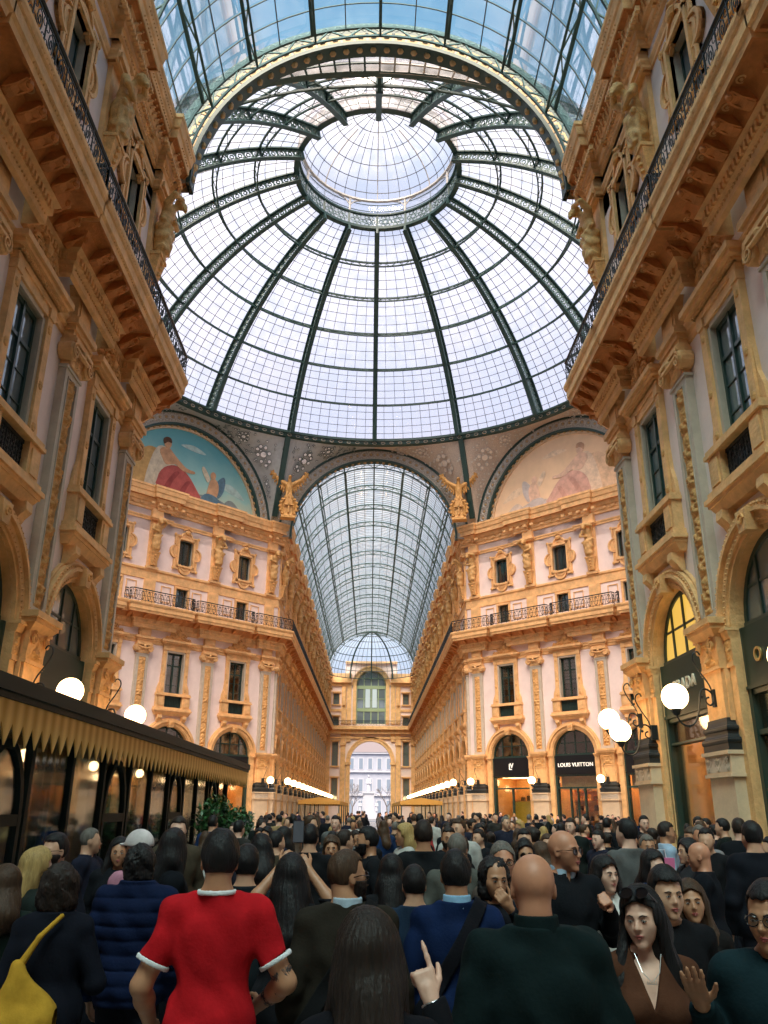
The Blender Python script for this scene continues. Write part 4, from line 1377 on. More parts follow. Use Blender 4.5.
TRIM = [0]
def trim(mb, mats, label, cat='moulding', smooth=False):
    TRIM[0] += 1
    return tag(link('trim_%d' % TRIM[0], mb.mesh('trim', mats, smooth)), label, cat, kind='structure')
WHERE = {'NL': 'the near left wall', 'FL': 'the far left walls', 'NR': 'the near right wall', 'FR': 'the far right walls'}
def seg_iter(path):
    for i in range(len(path) - 1):
        a, b = path[i], path[i + 1]
        L = dist(a, b)
        yield a, b, L, ((b[0] - a[0]) / L, (b[1] - a[1]) / L)
def frames_along(path, step, ymin=-99, ymax=999, xmax=23):
    for a, b, L, d in seg_iter(path):
        if L < step * .8: continue
        n = int(L / step)
        for i in range(n):
            t = L * (i + .5) / n
            x, y = a[0] + d[0] * t, a[1] + d[1] * t
            if y < ymin or y > ymax or abs(x) > xmax: continue
            ang = math.atan2(d[1], d[0])      # local x along the path, local -y outwards (right of travel)
            yield Matrix.Translation((x, y, 0)) @ Matrix.Rotation(ang, 4, 'Z')
def modillion(lod):
    b = MB()
    if lod == 0:
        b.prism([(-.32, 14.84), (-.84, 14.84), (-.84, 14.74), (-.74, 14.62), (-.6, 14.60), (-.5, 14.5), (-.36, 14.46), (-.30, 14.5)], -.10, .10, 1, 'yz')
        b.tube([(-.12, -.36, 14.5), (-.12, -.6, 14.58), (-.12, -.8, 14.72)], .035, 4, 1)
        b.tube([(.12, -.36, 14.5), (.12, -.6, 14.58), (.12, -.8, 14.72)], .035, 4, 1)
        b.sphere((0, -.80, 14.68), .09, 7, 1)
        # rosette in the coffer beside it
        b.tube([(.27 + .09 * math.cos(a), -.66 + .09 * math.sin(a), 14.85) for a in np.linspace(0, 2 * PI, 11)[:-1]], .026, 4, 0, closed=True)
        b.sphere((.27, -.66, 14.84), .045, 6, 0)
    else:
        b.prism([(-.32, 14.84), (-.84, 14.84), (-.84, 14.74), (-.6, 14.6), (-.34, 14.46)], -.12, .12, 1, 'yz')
    return b
for key, (pb, pc, base) in paths.items():
    near = key[0] == 'N'
    b = MB(); sweep(b, pb, P_BALC); trim(b, [STONE, CORBEL], 'projecting balcony slab, underside coloured with orange bounce light, along %s' % WHERE[key], 'balcony slab')
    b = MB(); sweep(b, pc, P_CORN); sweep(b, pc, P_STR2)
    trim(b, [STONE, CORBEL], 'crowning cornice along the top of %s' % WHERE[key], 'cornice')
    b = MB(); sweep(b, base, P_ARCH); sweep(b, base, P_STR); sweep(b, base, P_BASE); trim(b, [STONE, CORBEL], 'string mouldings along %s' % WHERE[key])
    b = MB(); md = modillion(0 if near else 1)
    for M in frames_along(pb, .54 if near else .9, 5 if near else -99, 999, 20 if near else 21):
        b.join(md, M)
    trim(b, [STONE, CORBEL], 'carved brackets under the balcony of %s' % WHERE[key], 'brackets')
    b = MB()
    dn = MB().box(-.045, .045, -.24, -.1, 14.22, 14.40).box(-.05, .05, -.26, -.14, 23.1, 23.28)
    dl = MB().box(-.14, .14, -.26, -.12, 14.22, 14.40).box(-.14, .14, -.27, -.14, 23.1, 23.28)
    for M in frames_along(pb, .17 if near else .6, 5 if near else -99, 999, 18 if near else 21):
        b.join(dn if near else dl, M)
    if near:
        lf = MB().tube([(-.1, -.34, 23.42), (-.02, -.44, 23.54), (.06, -.42, 23.62)], .04, 4).sphere((0, -.5, 23.62), .05, 5)
        for M in frames_along(pc, .26, 5, 999, 18):
            b.join(lf, M)
    if near:
        bead = MB().sphere((0, -.945, 14.93), .035, 5).sphere((0, -1.03, 15.31), .03, 5).sphere((0, -.12, 14.08), .04, 5)
        for M in frames_along(pb, .12, 8, 999, 12): b.join(bead, M)
        bead = MB().sphere((0, -.64, 23.78), .045, 5).sphere((0, -.14, 22.93), .04, 5).sphere((0, -.74, 24.15), .04, 5)
        for M in frames_along(pc, .13, 10, 999, 12): b.join(bead, M)
    trim(b, [STONE], 'rows of dentils under balcony and cornice of %s' % WHERE[key], 'dentils')

# carved panels between balcony brackets and wall are seen from below: frames of the frieze
# ------------------------------------------------------------------ balcony railings
def railing(path, lod, h0=15.46, h=.9):
    """wrought iron balustrade along a short path; returns a builder in world coordinates"""
    b = MB()
    rail = [(x, y, h0 + h) for x, y in path]
    b.tube(rail, .045, 6 if lod == 0 else 4); b.tube([(x, y, h0 + .12) for x, y in path], .025, 4)
    b.tube([(x, y, h0 + h - .14) for x, y in path], .018, 4)
    for a, c, L, d in seg_iter(path):
        if L < .25:
            b.bar((a[0], a[1], h0), (a[0], a[1], h0 + h), .05, .05); continue
        unit = (.58, .5, .62)[lod]
        n = max(1, round(L / unit)); u = L / n
        for i in range(n + 1):
            x, y = a[0] + d[0] * u * i, a[1] + d[1] * u * i
            b.bar((x, y, h0), (x, y, h0 + h), .026, .026)
        for i in range(n):
            cx, cy = a[0] + d[0] * u * (i + .5), a[1] + d[1] * u * (i + .5); zc = h0 + .45
            def Q(p, q): return (cx + d[0] * p, cy + d[1] * p, zc + q)
            if lod == 0:
                b.tube([Q(.11 * math.cos(t), .24 * math.sin(t)) for t in np.linspace(0, 2 * PI, 11)[:-1]], .013, 4, closed=True)
                b.tube([Q(.045 * math.cos(t), .11 * math.sin(t)) for t in np.linspace(0, 2 * PI, 8)[:-1]], .013, 4, closed=True)
                for s in (-1, 1):
                    for q in (-1, 1):
                        b.tube([Q(s * (.20 - .06 * math.cos(t)), q * (.20 + .10 * math.sin(t))) for t in np.linspace(-2.2, 2.4, 8)], .010, 4)
                b.bar(Q(0, .25), Q(0, .31), .02, .02); b.bar(Q(0, -.33), Q(0, -.25), .02, .02)
            elif lod == 1:
                b.tube([Q(.15 * math.cos(t), .30 * math.sin(t)) for t in np.linspace(0, 2 * PI, 9)[:-1]], .025, 3, closed=True)
                b.bar(Q(-.2, 0), Q(.2, 0), .03, .03); b.bar(Q(0, -.35), Q(0, .35), .03, .03)
            else:
                b.bar(Q(-.25, -.35), Q(.25, .35), .04, .04); b.bar(Q(.25, -.35), Q(-.25, .35), .04, .04)
    return b
def run_railings(key, lodf):
    pb = paths[key][0]
    off = offset_path(pb, .94)
    n = len(off)
    # group: a step is two points close together in plan
    runs = []; cur = [off[0]]
    for i in range(1, n):
        cur.append(off[i])
        a, b = off[i - 1], off[i]
        if dist(a, b) < .5 and i < n - 1:
            runs.append(cur); cur = [off[i]]
    runs.append(cur)
    k = 0; ks = 0; ka = 0
    if key[1] == 'L' and key[0] == 'N' or key == 'FR': runs = runs[::-1]
    for r in runs:
        r = list(r)
        for q0, q1 in ((0, 1), (-1, -2)):
            dd = dist(r[q0], r[q1])
            if dd > .2: r[q0] = (r[q0][0] + (r[q1][0] - r[q0][0]) * .06 / dd, r[q0][1] + (r[q1][1] - r[q0][1]) * .06 / dd)
        mx = sum(p[0] for p in r) / len(r); my = sum(p[1] for p in r) / len(r)
        if key[0] == 'N' and (my < 6 or abs(mx) > 15): continue
        if key[0] == 'F' and abs(mx) > 20.6: continue
        lod = lodf(mx, my)
        b = railing(r, lod)
        c = (mx, my, 15.46)
        b.v = [(x - c[0], y - c[1], z - c[2]) for x, y, z in b.v]
        o = link('balcony_railing', b.mesh('railing', IRON), None, c)
        sd = 'left' if key[1] == 'L' else 'right'
        if key[0] == 'N':
            k += 1
            tag(o, 'black scrollwork balcony railing on the near %s wall, %s counted from the cross arcade' % (sd, ORD[k - 1]), 'railing', 'railings along the near %s balcony' % sd)
        elif my < DF + 1 :
            ks += 1
            tag(o, 'black iron balcony railing on the %s octagon wall, %s along it' % (sd, ORD[min(ks, 20) - 1]), 'railing', 'railings of the %s octagon balcony' % sd)
        else:
            tag(o, 'dark iron balcony railing along the %s wall of the far arcade' % sd, 'railing', 'railings of the far arcade, %s' % sd)
run_railings('NL', lambda x, y: 0); run_railings('NR', lambda x, y: 0)
run_railings('FL', lambda x, y: 1 if y < DF + 1 else 2); run_railings('FR', lambda x, y: 1 if y < DF + 1 else 2)

# ------------------------------------------------------------------ the end of the far arcade
EY = 146.2
HA, HZ = 3.5, 9.5                           # great arch: half width, springing
WR, WZ = 2.6, 22.5                          # arched window above it
SXW, SX0, SX1 = 6.1, 5.55, 6.65             # small side openings
def arc_band(b, r0, r1, zc, y0, y1, a0=0, a1=PI, n=24, m=0, cx=0):
    v = []
    for i in range(n + 1):
        a = a0 + (a1 - a0) * i / n
        for r, y in ((r0, y1), (r0, y0), (r1, y0), (r1, y1)):
            v.append((cx + r * math.cos(a), y, zc + r * math.sin(a)))
    b.add(v, [(4 * i + k, 4 * i + (k + 1) % 4, 4 * i + 4 + (k + 1) % 4, 4 * i + 4 + k) for i in range(n) for k in range(4)], m)
    return b
def end_wall():
    b = MB()
    def quad(x0, x1, z0, z1, m=0): b.add([(x0, 0, z0), (x1, 0, z0), (x1, 0, z1), (x0, 0, z1)], [(0, 1, 2, 3)], m)
    def arched(R, Z, top, dep):
        n = 20
        pts = [(R * math.cos(PI - PI * i / n), Z + R * math.sin(PI - PI * i / n)) for i in range(n + 1)]
        for (x0, z0), (x1, z1) in zip(pts[:-1], pts[1:]):
            b.add([(x0, 0, z0), (x1, 0, z1), (x1, 0, top), (x0, 0, top)], [(0, 1, 2, 3)])
            b.add([(x0, 0, z0), (x0, dep, z0), (x1, dep, z1), (x1, 0, z1)], [(0, 1, 2, 3)], 1)
    arched(HA, HZ, 13.2, 1.2); arched(WR, WZ, 26.6, .5)
    quad(-HA, HA, 13.2, 15.9)
    for s in (-1, 1):
        b.add([(s * HA, 0, 0), (s * HA, 1.2, 0), (s * HA, 1.2, HZ), (s * HA, 0, HZ)], [(0, 1, 2, 3)], 1)
        b.add([(s * WR, 0, 15.9), (s * WR, .5, 15.9), (s * WR, .5, WZ), (s * WR, 0, WZ)], [(0, 1, 2, 3)], 1)
        x0, x1 = sorted((s * WR, s * HA)); quad(x0, x1, 15.9, 26.6)
        x0, x1 = sorted((s * HA, s * SX0)); quad(x0, x1, 0, 24.6)
        x0, x1 = sorted((s * HA, s * 4.6)); quad(x0, x1, 24.6, 26.6)
        x0, x1 = sorted((s * SX1, s * W)); quad(x0, x1, 0, 24.6)
        x0, x1 = sorted((s * SX0, s * SX1))
        for z0, z1 in ((0, 3.0), (7.0, 8.9), (13.0, 15.6), (17.2, 19.2), (21.2, 24.6)):
            quad(x0, x1, z0, z1)
    return b.mesh('wall_end', [PLASTER, STONE, GREY])
we = tag(link('wall_end', end_wall(), None, (0, EY, 0)), 'end wall of the far arcade with the great arch to the square', 'wall', kind='structure')
b = MB()
arc_band(b, HA, HA + .5, HZ, -.2, 0); arc_band(b, HA + .5, HA + .7, HZ, -.3, 0); arc_band(b, WR, WR + .6, WZ, -.2, 0); arc_band(b, WR + .6, WR + .8, WZ, -.3, 0)
for s in (-1, 1):
    for x, w in ((HA + .35, .38), (4.75, .42), (7.3, .34)):
        b.box(s * x - w, s * x + w, -.25, 0, 0, HZ if x < 4 else 12.6)
        b.box(s * x - w - .1, s * x + w + .1, -.4, 0, 12.3 if x > 4 else HZ - .4, 12.9 if x > 4 else HZ)
        b.box(s * x - w, s * x + w, -.25, 0, 12.9, 14.2)
        b.box(s * x - w, s * x + w, -.2, 0, 15.9, 22.6)
    b.box(s * 4.75 - .2, s * 4.75 + .2, -.5, 0, 19, 22)
    x0, x1 = sorted((s * WR, s * (WR + .6))); b.box(x0, x1, -.2, 0, 15.9, WZ)
    for z0, z1, o in ((18.0, 18.4, .15), (22.4, 22.9, .3), (22.9, 24.5, .7)):
        x0, x1 = sorted((s * 3.45, s * W)); b.box(x0, x1, -o, 0, z0, z1)
for z0, z1, o in ((13.4, 13.7, .3), (14.2, 14.9, .6), (14.9, 15.46, 1.1)):
    b.box(-W, W, -o, 0, z0, z1)
b.box(-4.6, 4.6, -.4, 1.2, 26.3, 26.7)
tag(link('trim_end_wall', b.mesh('trim', STONE), None, (0, EY, 0)), 'arch mouldings, pilasters and cornices of the end wall', 'moulding', kind='structure')
bl = railing([(-W + 1.1, EY - 1.0), (W - 1.1, EY - 1.0)], 1)
tag(link('balcony_railing', bl.mesh('railing', IRON)), 'black iron railing across the end wall above the great arch', 'railing')
b = MB()
arc_band(b, WR - .2, WR, WZ, .25, .4, n=20)
for x in (-2.5, -1.25, 0, 1.25, 2.5):
    h = WZ + math.sqrt(max(0, (WR - .05) ** 2 - x * x)); b.box(x - .09, x + .09, .25, .4, 15.6, h)
for z in (15.7, 18.3, WZ - .3):
    b.box(-WR, WR, .2, .42, z - .28, z + .28)
for z in (20.2, 23.8):
    b.box(-WR + .1, WR - .1, .25, .38, z - .06, z + .06)
e = empty('window_end', (0, EY, 0), label='great arched window with green frames above the end arch', cat='window', kind='structure')
part('window_frame', b.mesh('window_frame', mat('pale green window frame', (.30, .38, .22), .5)), e)
part('pane', MB().prism([((WR - .05) * math.cos(PI * i / 16), WZ + (WR - .05) * math.sin(PI * i / 16)) for i in range(17)] + [(-WR, 15.7), (WR, 15.7)], .3, .32).mesh('pane', WINGLASS), e)
part('curtain', MB().box(-1.0, -.2, .23, .29, 18.7, 21.9).box(.2, 1.0, .23, .29, 18.7, 21.9).mesh('curtain', mat('pale blue net curtain', (.55, .66, .72), .7)), e)
for s in (-1, 1):
    for z0, z1, k in ((3.0, 7.0, 'arched doorway opening'), (8.9, 13.0, 'tall narrow window'), (15.6, 17.2, 'small window behind the railing'), (19.2, 21.2, 'square attic window')):
        e = empty('window_end_%s' % ('left' if s < 0 else 'right'), (s * SXW, EY, 0), label='%s %s of the great arch in the end wall' % (k, 'left' if s < 0 else 'right'), cat='window', kind='structure')
        b = MB().box(-.62, -.52, -.1, .4, z0, z1).box(.52, .62, -.1, .4, z0, z1).box(-.62, .62, -.1, .4, z1 - .14, z1).box(-.8, .8, -.25, 0, z1, z1 + .2).box(-.8, .8, -.25, 0, z0 - .2, z0)
        part('window_surround', b.mesh('surround', STONE), e)
        part('pane', MB().box(-.55, .55, .3, .32, z0, z1).mesh('pane', WINGLASS), e)
        part('window_frame', MB().box(-.05, .05, .22, .3, z0, z1).box(-.55, .55, .22, .3, (z0 + z1) / 2, (z0 + z1) / 2 + .08).mesh('frame', WINGRN), e)

# ------------------------------------------------------------------ floor
fl = bpy.data.materials.new('inlaid marble floor'); fl.use_nodes = True
nt = fl.node_tree; bs = nt.nodes['Principled BSDF']
tc = nt.nodes.new('ShaderNodeTexCoord'); ck = nt.nodes.new('ShaderNodeTexBrick')
ck.inputs['Scale'].default_value = .8; ck.inputs['Color1'].default_value = (.42, .40, .36, 1); ck.inputs['Color2'].default_value = (.30, .28, .26, 1); ck.inputs['Mortar'].default_value = (.10, .06, .05, 1)
ck.inputs['Mortar Size'].default_value = .03
nt.links.new(tc.outputs['Object'], ck.inputs['Vector']); nt.links.new(ck.outputs[0], bs.inputs['Base Color']); bs.inputs['Roughness'].default_value = .25
tag(link('floor', MB().box(-48, 48, -24, 147.6, -.3, 0).mesh('floor', fl)), 'inlaid marble floor of the arcade', 'floor', kind='structure')
tag(link('wall_behind', MB().box(-W, W, -22.5, -22, 0, 31).mesh('w', PLASTER)), 'unseen wall added across the near arcade to keep low sky light off the crowd', 'wall', kind='structure')  # added out of view, blocks low sky light on the crowd
# ------------------------------------------------------------------ glass dome
RB, ZB, RT, ZT = 18.9, 31.75, 5.55, 43.2
SC_Z = (RB ** 2 - RT ** 2 + ZB ** 2 - ZT ** 2) / (2 * (ZB - ZT)); SC_R = math.hypot(RB, ZB - SC_Z)
A_B, A_T = math.asin(RB / SC_R), math.asin(RT / SC_R)
def dome_pt(t, az, r=0.0):
    """t 0 at the base, 1 at the eye; r: outwards from the glass"""
    a = A_B + (A_T - A_B) * t
    R = SC_R + r
    return Vector((R * math.sin(a) * math.sin(az), R * math.sin(a) * math.cos(az), SC_Z + R * math.cos(a)))
ceiling = empty('ceiling', (0, CY, 0), label='great glass dome with green iron ribs over the octagon', cat='dome', kind='structure')
NR_ = 16
# one rib: two flanges and a web of rings, between the springing and the eye
def rib_mesh():
    b = MB()
    n = 24
    def F(t, r, s): 
        p = dome_pt(t, 0, r); return (p.x + s, p.y, p.z)
    for r0, r1, w in ((-.05, .05, .19), (-1.1, -1.0, .17)):
        v = []
        for i in range(n + 1):
            for r, s in ((r0, -w), (r1, -w), (r1, w), (r0, w)):
                v.append(F(i / n, r * (1 - .35 * i / n) if r < -.1 else r, s))
        b.add(v, [(4 * i + k, 4 * i + (k + 1) % 4, 4 * i + 4 + (k + 1) % 4, 4 * i + 4 + k) for i in range(n) for k in range(4)], 0)
    for band in range(6):
        t0 = band / 6
        for s_ in (0, 1):
            tt = t0 + s_ / 6
            b.bar(F(tt, -1.05 * (1 - .35 * tt), 0), F(tt, 0, 0), .16, .16, 0)
        k = (7, 6, 6, 6, 5, 5)[band]
        for j in range(k):
            tc_ = t0 + (j + .5) / k / 6
            dep = 1.05 * (1 - .35 * tc_)
            L = (A_B - A_T) * SC_R / 6 / k
            rr = min(dep * .42, L * .5)
            c = dome_pt(tc_, 0, -dep / 2); u = (dome_pt(tc_ + .01, 0, -dep / 2) - c).normalized(); w = (dome_pt(tc_, 0, 0) - c).normalized()
            b.tube([c + u * rr * math.cos(a) + w * rr * math.sin(a) for a in np.linspace(0, 2 * PI, 9)[:-1]], .06, 3, 1, closed=True)
            b.tube([c + u * rr * .45 * math.cos(a) + w * rr * .45 * math.sin(a) for a in np.linspace(0, 2 * PI, 7)[:-1]], .05, 3, 1, closed=True)
            for sg in (-1, 1):
                b.bar(c + u * L * .5 + w * sg * dep * .45, c + u * rr * .7 + w * sg * rr * .7, .08, .08, 1)
                b.bar(c - u * L * .5 + w * sg * dep * .45, c - u * rr * .7 + w * sg * rr * .7, .08, .08, 1)
    return b.mesh('rib', [GREEN_D, GREEN])
rib = rib_mesh()
for i in range(NR_):
    o = part('rib', rib, ceiling); o.rotation_euler = (0, 0, 2 * PI * i / NR_)
# ring girders, one mesh per level: inner and outer chord with a zigzag
for lv in range(0, 6):
    b = MB(); t = lv / 6
    dep = (.55 if lv else .8)
    n = 96
    for r, w in ((0, .09), (-dep, .07)):
        b.tube([dome_pt(t, 2 * PI * i / n, r) for i in range(n)], w, 4, 0, closed=True)
    for i in range(n * 1):
        a0, a1 = 2 * PI * i / n, 2 * PI * (i + 1) / n
        b.bar(dome_pt(t, a0, 0), dome_pt(t, a1, -dep), .04, .04, 1) if i % 2 else b.bar(dome_pt(t, a0, -dep), dome_pt(t, a1, 0), .04, .04, 1)
    o = part('ring_girder', b.mesh('ring_girder', [GREEN_D, GREEN]), ceiling)
# glazing bars, one mesh per band
ncol = (9, 8, 7, 6, 5, 4)
nrow = (5, 5, 4, 4, 4, 4)
for bd in range(6):
    b = MB()
    for s in range(NR_):
        for c in range(1, ncol[bd]):
            az = 2 * PI * (s + c / ncol[bd]) / NR_
            ps = [dome_pt((bd + i / 3) / 6, az, .03) for i in range(4)]
            for p, q in zip(ps[:-1], ps[1:]): b.bar(p, q, .032, .04)
    n = 96
    for r in range(1, nrow[bd]):
        t = (bd + r / nrow[bd]) / 6
        for i in range(n):
            b.bar(dome_pt(t, 2 * PI * i / n, .05), dome_pt(t, 2 * PI * (i + 1) / n, .05), .035, .03)
    part('glazing_bars', b.mesh('glazing_bars', BAR), ceiling)
b = MB(); b.grid(lambda i, j: dome_pt(j, 2 * PI * i, .07), 96, 18)
part('dome_glass', b.mesh('dome_glass', DOMEGLASS, True), ceiling)
# base ring: patterned band and green cornice
b = MB()
b.lathe([(RB + .2, 31.8), (RB - .3, 31.8), (RB - .3, 31.6), (RB - .2, 31.55), (RB - .15, 31.3), (RB + .2, 31.25)], 96)
for i in range(160):
    a = 2 * PI * i / 160; c = Vector(((RB - .2) * math.sin(a), (RB - .2) * math.cos(a), 31.43)); u = Vector((math.cos(a), -math.sin(a), 0))
    b.tube([c + u * .18 * math.cos(t) + Vector((0, 0, .11 * math.sin(t))) for t in np.linspace(0, 2 * PI, 7)[:-1]], .035, 3, 1, closed=True)
part('base_ring', b.mesh('base_ring', [GREEN_D, mat('grey cream ironwork', (.46, .42, .34), .6)]), ceiling)
# eye: ring wall with flower panels, a gallery, slender columns and a small upper dome
FLOWER = mat('grey cream ironwork', (.46, .42, .34), .6)
b = MB()
b.lathe([(RT + .25, ZT + .1), (RT - .12, ZT + .1), (RT - .12, ZT - .12), (RT + .25, ZT - .12)], 64)
b.lathe([(RT + .1, ZT + 1.25), (RT - .14, ZT + 1.25), (RT - .14, ZT + 1.12), (RT + .1, ZT + 1.12)], 64)
for i in range(16):
    a0 = 2 * PI * i / 16
    p = Vector((RT * math.sin(a0), RT * math.cos(a0), 0)); b.bar(p + Vector((0, 0, ZT - .1)), p + Vector((0, 0, ZT + 1.2)), .16, .16)
    for j in range(7):
        for (du, dz, rr) in [(0, 0, .18)] + [(.34 * math.cos(k * PI / 3), .34 * math.sin(k * PI / 3), .15) for k in range(6)] if j in (2, 5) else []:
            a = a0 + 2 * PI / 16 * (.29 if j == 2 else .71)
            c = Vector((RT * math.sin(a), RT * math.cos(a), ZT + .6 + dz * 1.15)); u = Vector((math.cos(a), -math.sin(a), 0)); c = c + u * du
            b.tube([c + u * rr * math.cos(t) + Vector((0, 0, rr * math.sin(t))) for t in np.linspace(0, 2 * PI, 8)[:-1]], .035, 3, 1, closed=True)
part('eye_ring', b.mesh('eye_ring', [GREEN_D, GREEN]), ceiling)
b = MB(); b.lathe([(RT + .06, ZT + .1), (RT + .06, ZT + 1.15)], 64)
part('eye_ring_glass', b.mesh('eye_ring_glass', glass_mat('frosted cream glass', (.9, .86, .78), .03, diff=.35, dcol=(.9, .85, .75)), True), ceiling)
ZL = ZT + 1.2; ZU = ZL + 1.0
b = MB()
for i in range(16):
    a = 2 * PI * i / 16; p = Vector((RT * math.sin(a), RT * math.cos(a), ZL)); b.bar(p, p + Vector((0, 0, .95)), .035, .035)
for z in (.3, .9): b.tube([(RT * math.sin(2 * PI * i / 48), RT * math.cos(2 * PI * i / 48), ZL + z) for i in range(48)], .03, 4, closed=True)
PALE = mat('pale grey painted iron', (.52, .50, .46), .5)
R5 = RT - .1
for i in range(8):
    a = 2 * PI * (i + .5) / 8; p = Vector((R5 * math.sin(a), R5 * math.cos(a), 0))
    b.tube([p + Vector((0, 0, ZL)), p + Vector((0, 0, ZU + .2))], .09, 6, 1)
    u = Vector((math.cos(a), -math.sin(a), 0))
    for s in (-1, 1):
        b.tube([p + Vector((0, 0, ZU - .5)), p + u * s * .35 + Vector((0, 0, ZU - .05)), p + u * s * .9 + Vector((0, 0, ZU + .15))], .05, 4, 1)
b.tube([(R5 * math.sin(2 * PI * i / 48), R5 * math.cos(2 * PI * i / 48), ZU + .2) for i in range(48)], .13, 5, 1, closed=True)
def cap_pt(t, az):
    a = (PI / 2) * t
    return Vector(((R5 + .1) * math.cos(a) * math.sin(az), (R5 + .1) * math.cos(a) * math.cos(az), ZU + .2 + 3.4 * math.sin(a)))
for i in range(40):
    az = 2 * PI * i / 40; w = .07 if i % 5 == 0 else .035
    ps = [cap_pt(j / 8, az) for j in range(9)]
    if i % 2: ps = ps[:7]
    for p, q in zip(ps[:-1], ps[1:]): b.bar(p, q, w, w, 1 if i % 5 == 0 else 2)
for t in (.14, .30, .46, .62, .78, .9):
    b.tube([cap_pt(t, 2 * PI * i / 48) for i in range(48)], .03, 4, 2, closed=True)
part('lantern', b.mesh('lantern', [GREEN_D, PALE, BAR]), ceiling)
b = MB(); b.grid(lambda i, j: cap_pt(j * .99, 2 * PI * i) + Vector((0, 0, .05)), 48, 12); b.lathe([(RT + .05, ZL), (RT + .05, ZU + .2)], 48)
part('lantern_glass', b.mesh('lantern_glass', DOMEGLASS, True), ceiling)

# ------------------------------------------------------------------ eight arches, their spandrels
AP = 20.5; AZ, ARO, ARI = 23.6, 8.05, 7.0
def arch_mesh():
    b = MB()
    arc_band(b, ARI, ARO, AZ, 0, .5, -.02, PI + .02, 40, 0)       # body: inner face at y=0 (towards the dome centre = -y)
    arc_band(b, ARI - .06, ARI + .10, AZ, -.10, .54, -.02, PI + .02, 40, 1)
    arc_band(b, ARO - .12, ARO + .06, AZ, -.10, .02, -.02, PI + .02, 40, 1)
    n = 40
    for i in range(n):
        a = PI * (i + .5) / n; r = (ARI + ARO) / 2 + .02
        cx, cz = r * math.cos(a), AZ + r * math.sin(a)
        b.tube([(cx + .25 * math.cos(t), -.04, cz + .25 * math.sin(t)) for t in np.linspace(0, 2 * PI, 9)[:-1]], .05, 3, 3, closed=True)
        b.sphere((cx, -.02, cz), .10, 6, 2)
        a2 = PI * i / n
        b.bar((( ARI + .2) * math.cos(a2), -.03, AZ + (ARI + .2) * math.sin(a2)), ((ARO - .15) * math.cos(a2), -.03, AZ + (ARO - .15) * math.sin(a2)), .05, .05, 3)
        # soffit tiles seen from below
        rr = ARI - .05
        b.sphere((rr * math.cos(a), .25, AZ + rr * math.sin(a)), .15, 6, 2, (1, 1, 1))
    # the outer face, away from the dome: a row of square gilt tiles between dark bands
    nt_ = 44
    for i in range(nt_):
        a = PI * (i + .5) / nt_; r = (ARI + ARO) / 2
        u = Vector((-math.sin(a), 0, math.cos(a))); w = Vector((math.cos(a), 0, math.sin(a))); c = Vector((r * math.cos(a), .5, AZ + r * math.sin(a)))
        for rr, yy, m in ((-.28, .03, 2),):
            q = .19
            b.bar(c + w * (-.42) + Vector((0, .0, 0)), c + w * (-.02), .4, .06, 2, up=(0, 1, 0))
            b.bar(c + w * (-.32) + Vector((0, .02, 0)), c + w * (-.12) + Vector((0, .02, 0)), .2, .08, 1, up=(0, 1, 0))
        b.bar(c + w * .1 - u * .22, c + w * .46 + u * .22, .06, .06, 4, up=(0, 1, 0)); b.bar(c + w * .46 - u * .22, c + w * .1 + u * .22, .06, .06, 4, up=(0, 1, 0))
    arc_band(b, ARI + .5, ARO, AZ, .49, .515, 0, PI, 40, 1)
    return b.mesh('arch_band', [mat('grey cream plate', (.40, .37, .31), .6, var=.15), GREEN_D, mat('gold brown boss', (.50, .33, .15), .6), PALE, GREEN])
am = arch_mesh()
names = {0: 'far arcade', 1: 'far right lunette', 2: 'right cross arcade', 3: 'near right wall', 4: 'near arcade', 5: 'near left wall', 6: 'left cross arcade', 7: 'far left lunette'}
for k in range(8):
    az = k * PI / 4           # azimuth clockwise from +y
    o = tag(link('trim_arch', am, None, (AP * math.sin(az), CY + AP * math.cos(az), 0), -az), 'ornamented iron arch over the %s' % names[k], 'arch', kind='structure')
# spandrels
SPAN_G = mat('slate grey pierced plate', (.46, .50, .50), .6, var=.12, vscale=4)
SPAN_W = mat('daylight white roundel', (.95, .97, 1.0), .3)  # bright white stands in for daylight through the glazed openings
SPAN_C = mat('cream speckled plate', (.62, .52, .42), .7, var=.3, vscale=14)
def span_pt(k, u, v):
    """k: corner between arch k and k+1; u -1..1 from arch k's crown to arch k+1's crown; v 0 on the arches, 1 on the ring"""
    az = (k + .5) * PI / 4 + u * PI / 8
    kk = k if u < 0 else k + 1
    dphi = az - kk * PI / 4
    s = AP * math.tan(dphi); r = AP / math.cos(dphi)
    z = AZ + math.sqrt(max(.0, (ARO + .03) ** 2 - s * s)) if abs(s) < ARO + .03 else AZ
    z = max(z, 24.4)
    p0 = Vector((r * math.sin(az), CY + r * math.cos(az), z)); p1 = Vector(((RB + .1) * math.sin(az), CY + (RB + .1) * math.cos(az), 31.3))
    return p0.lerp(p1, v)
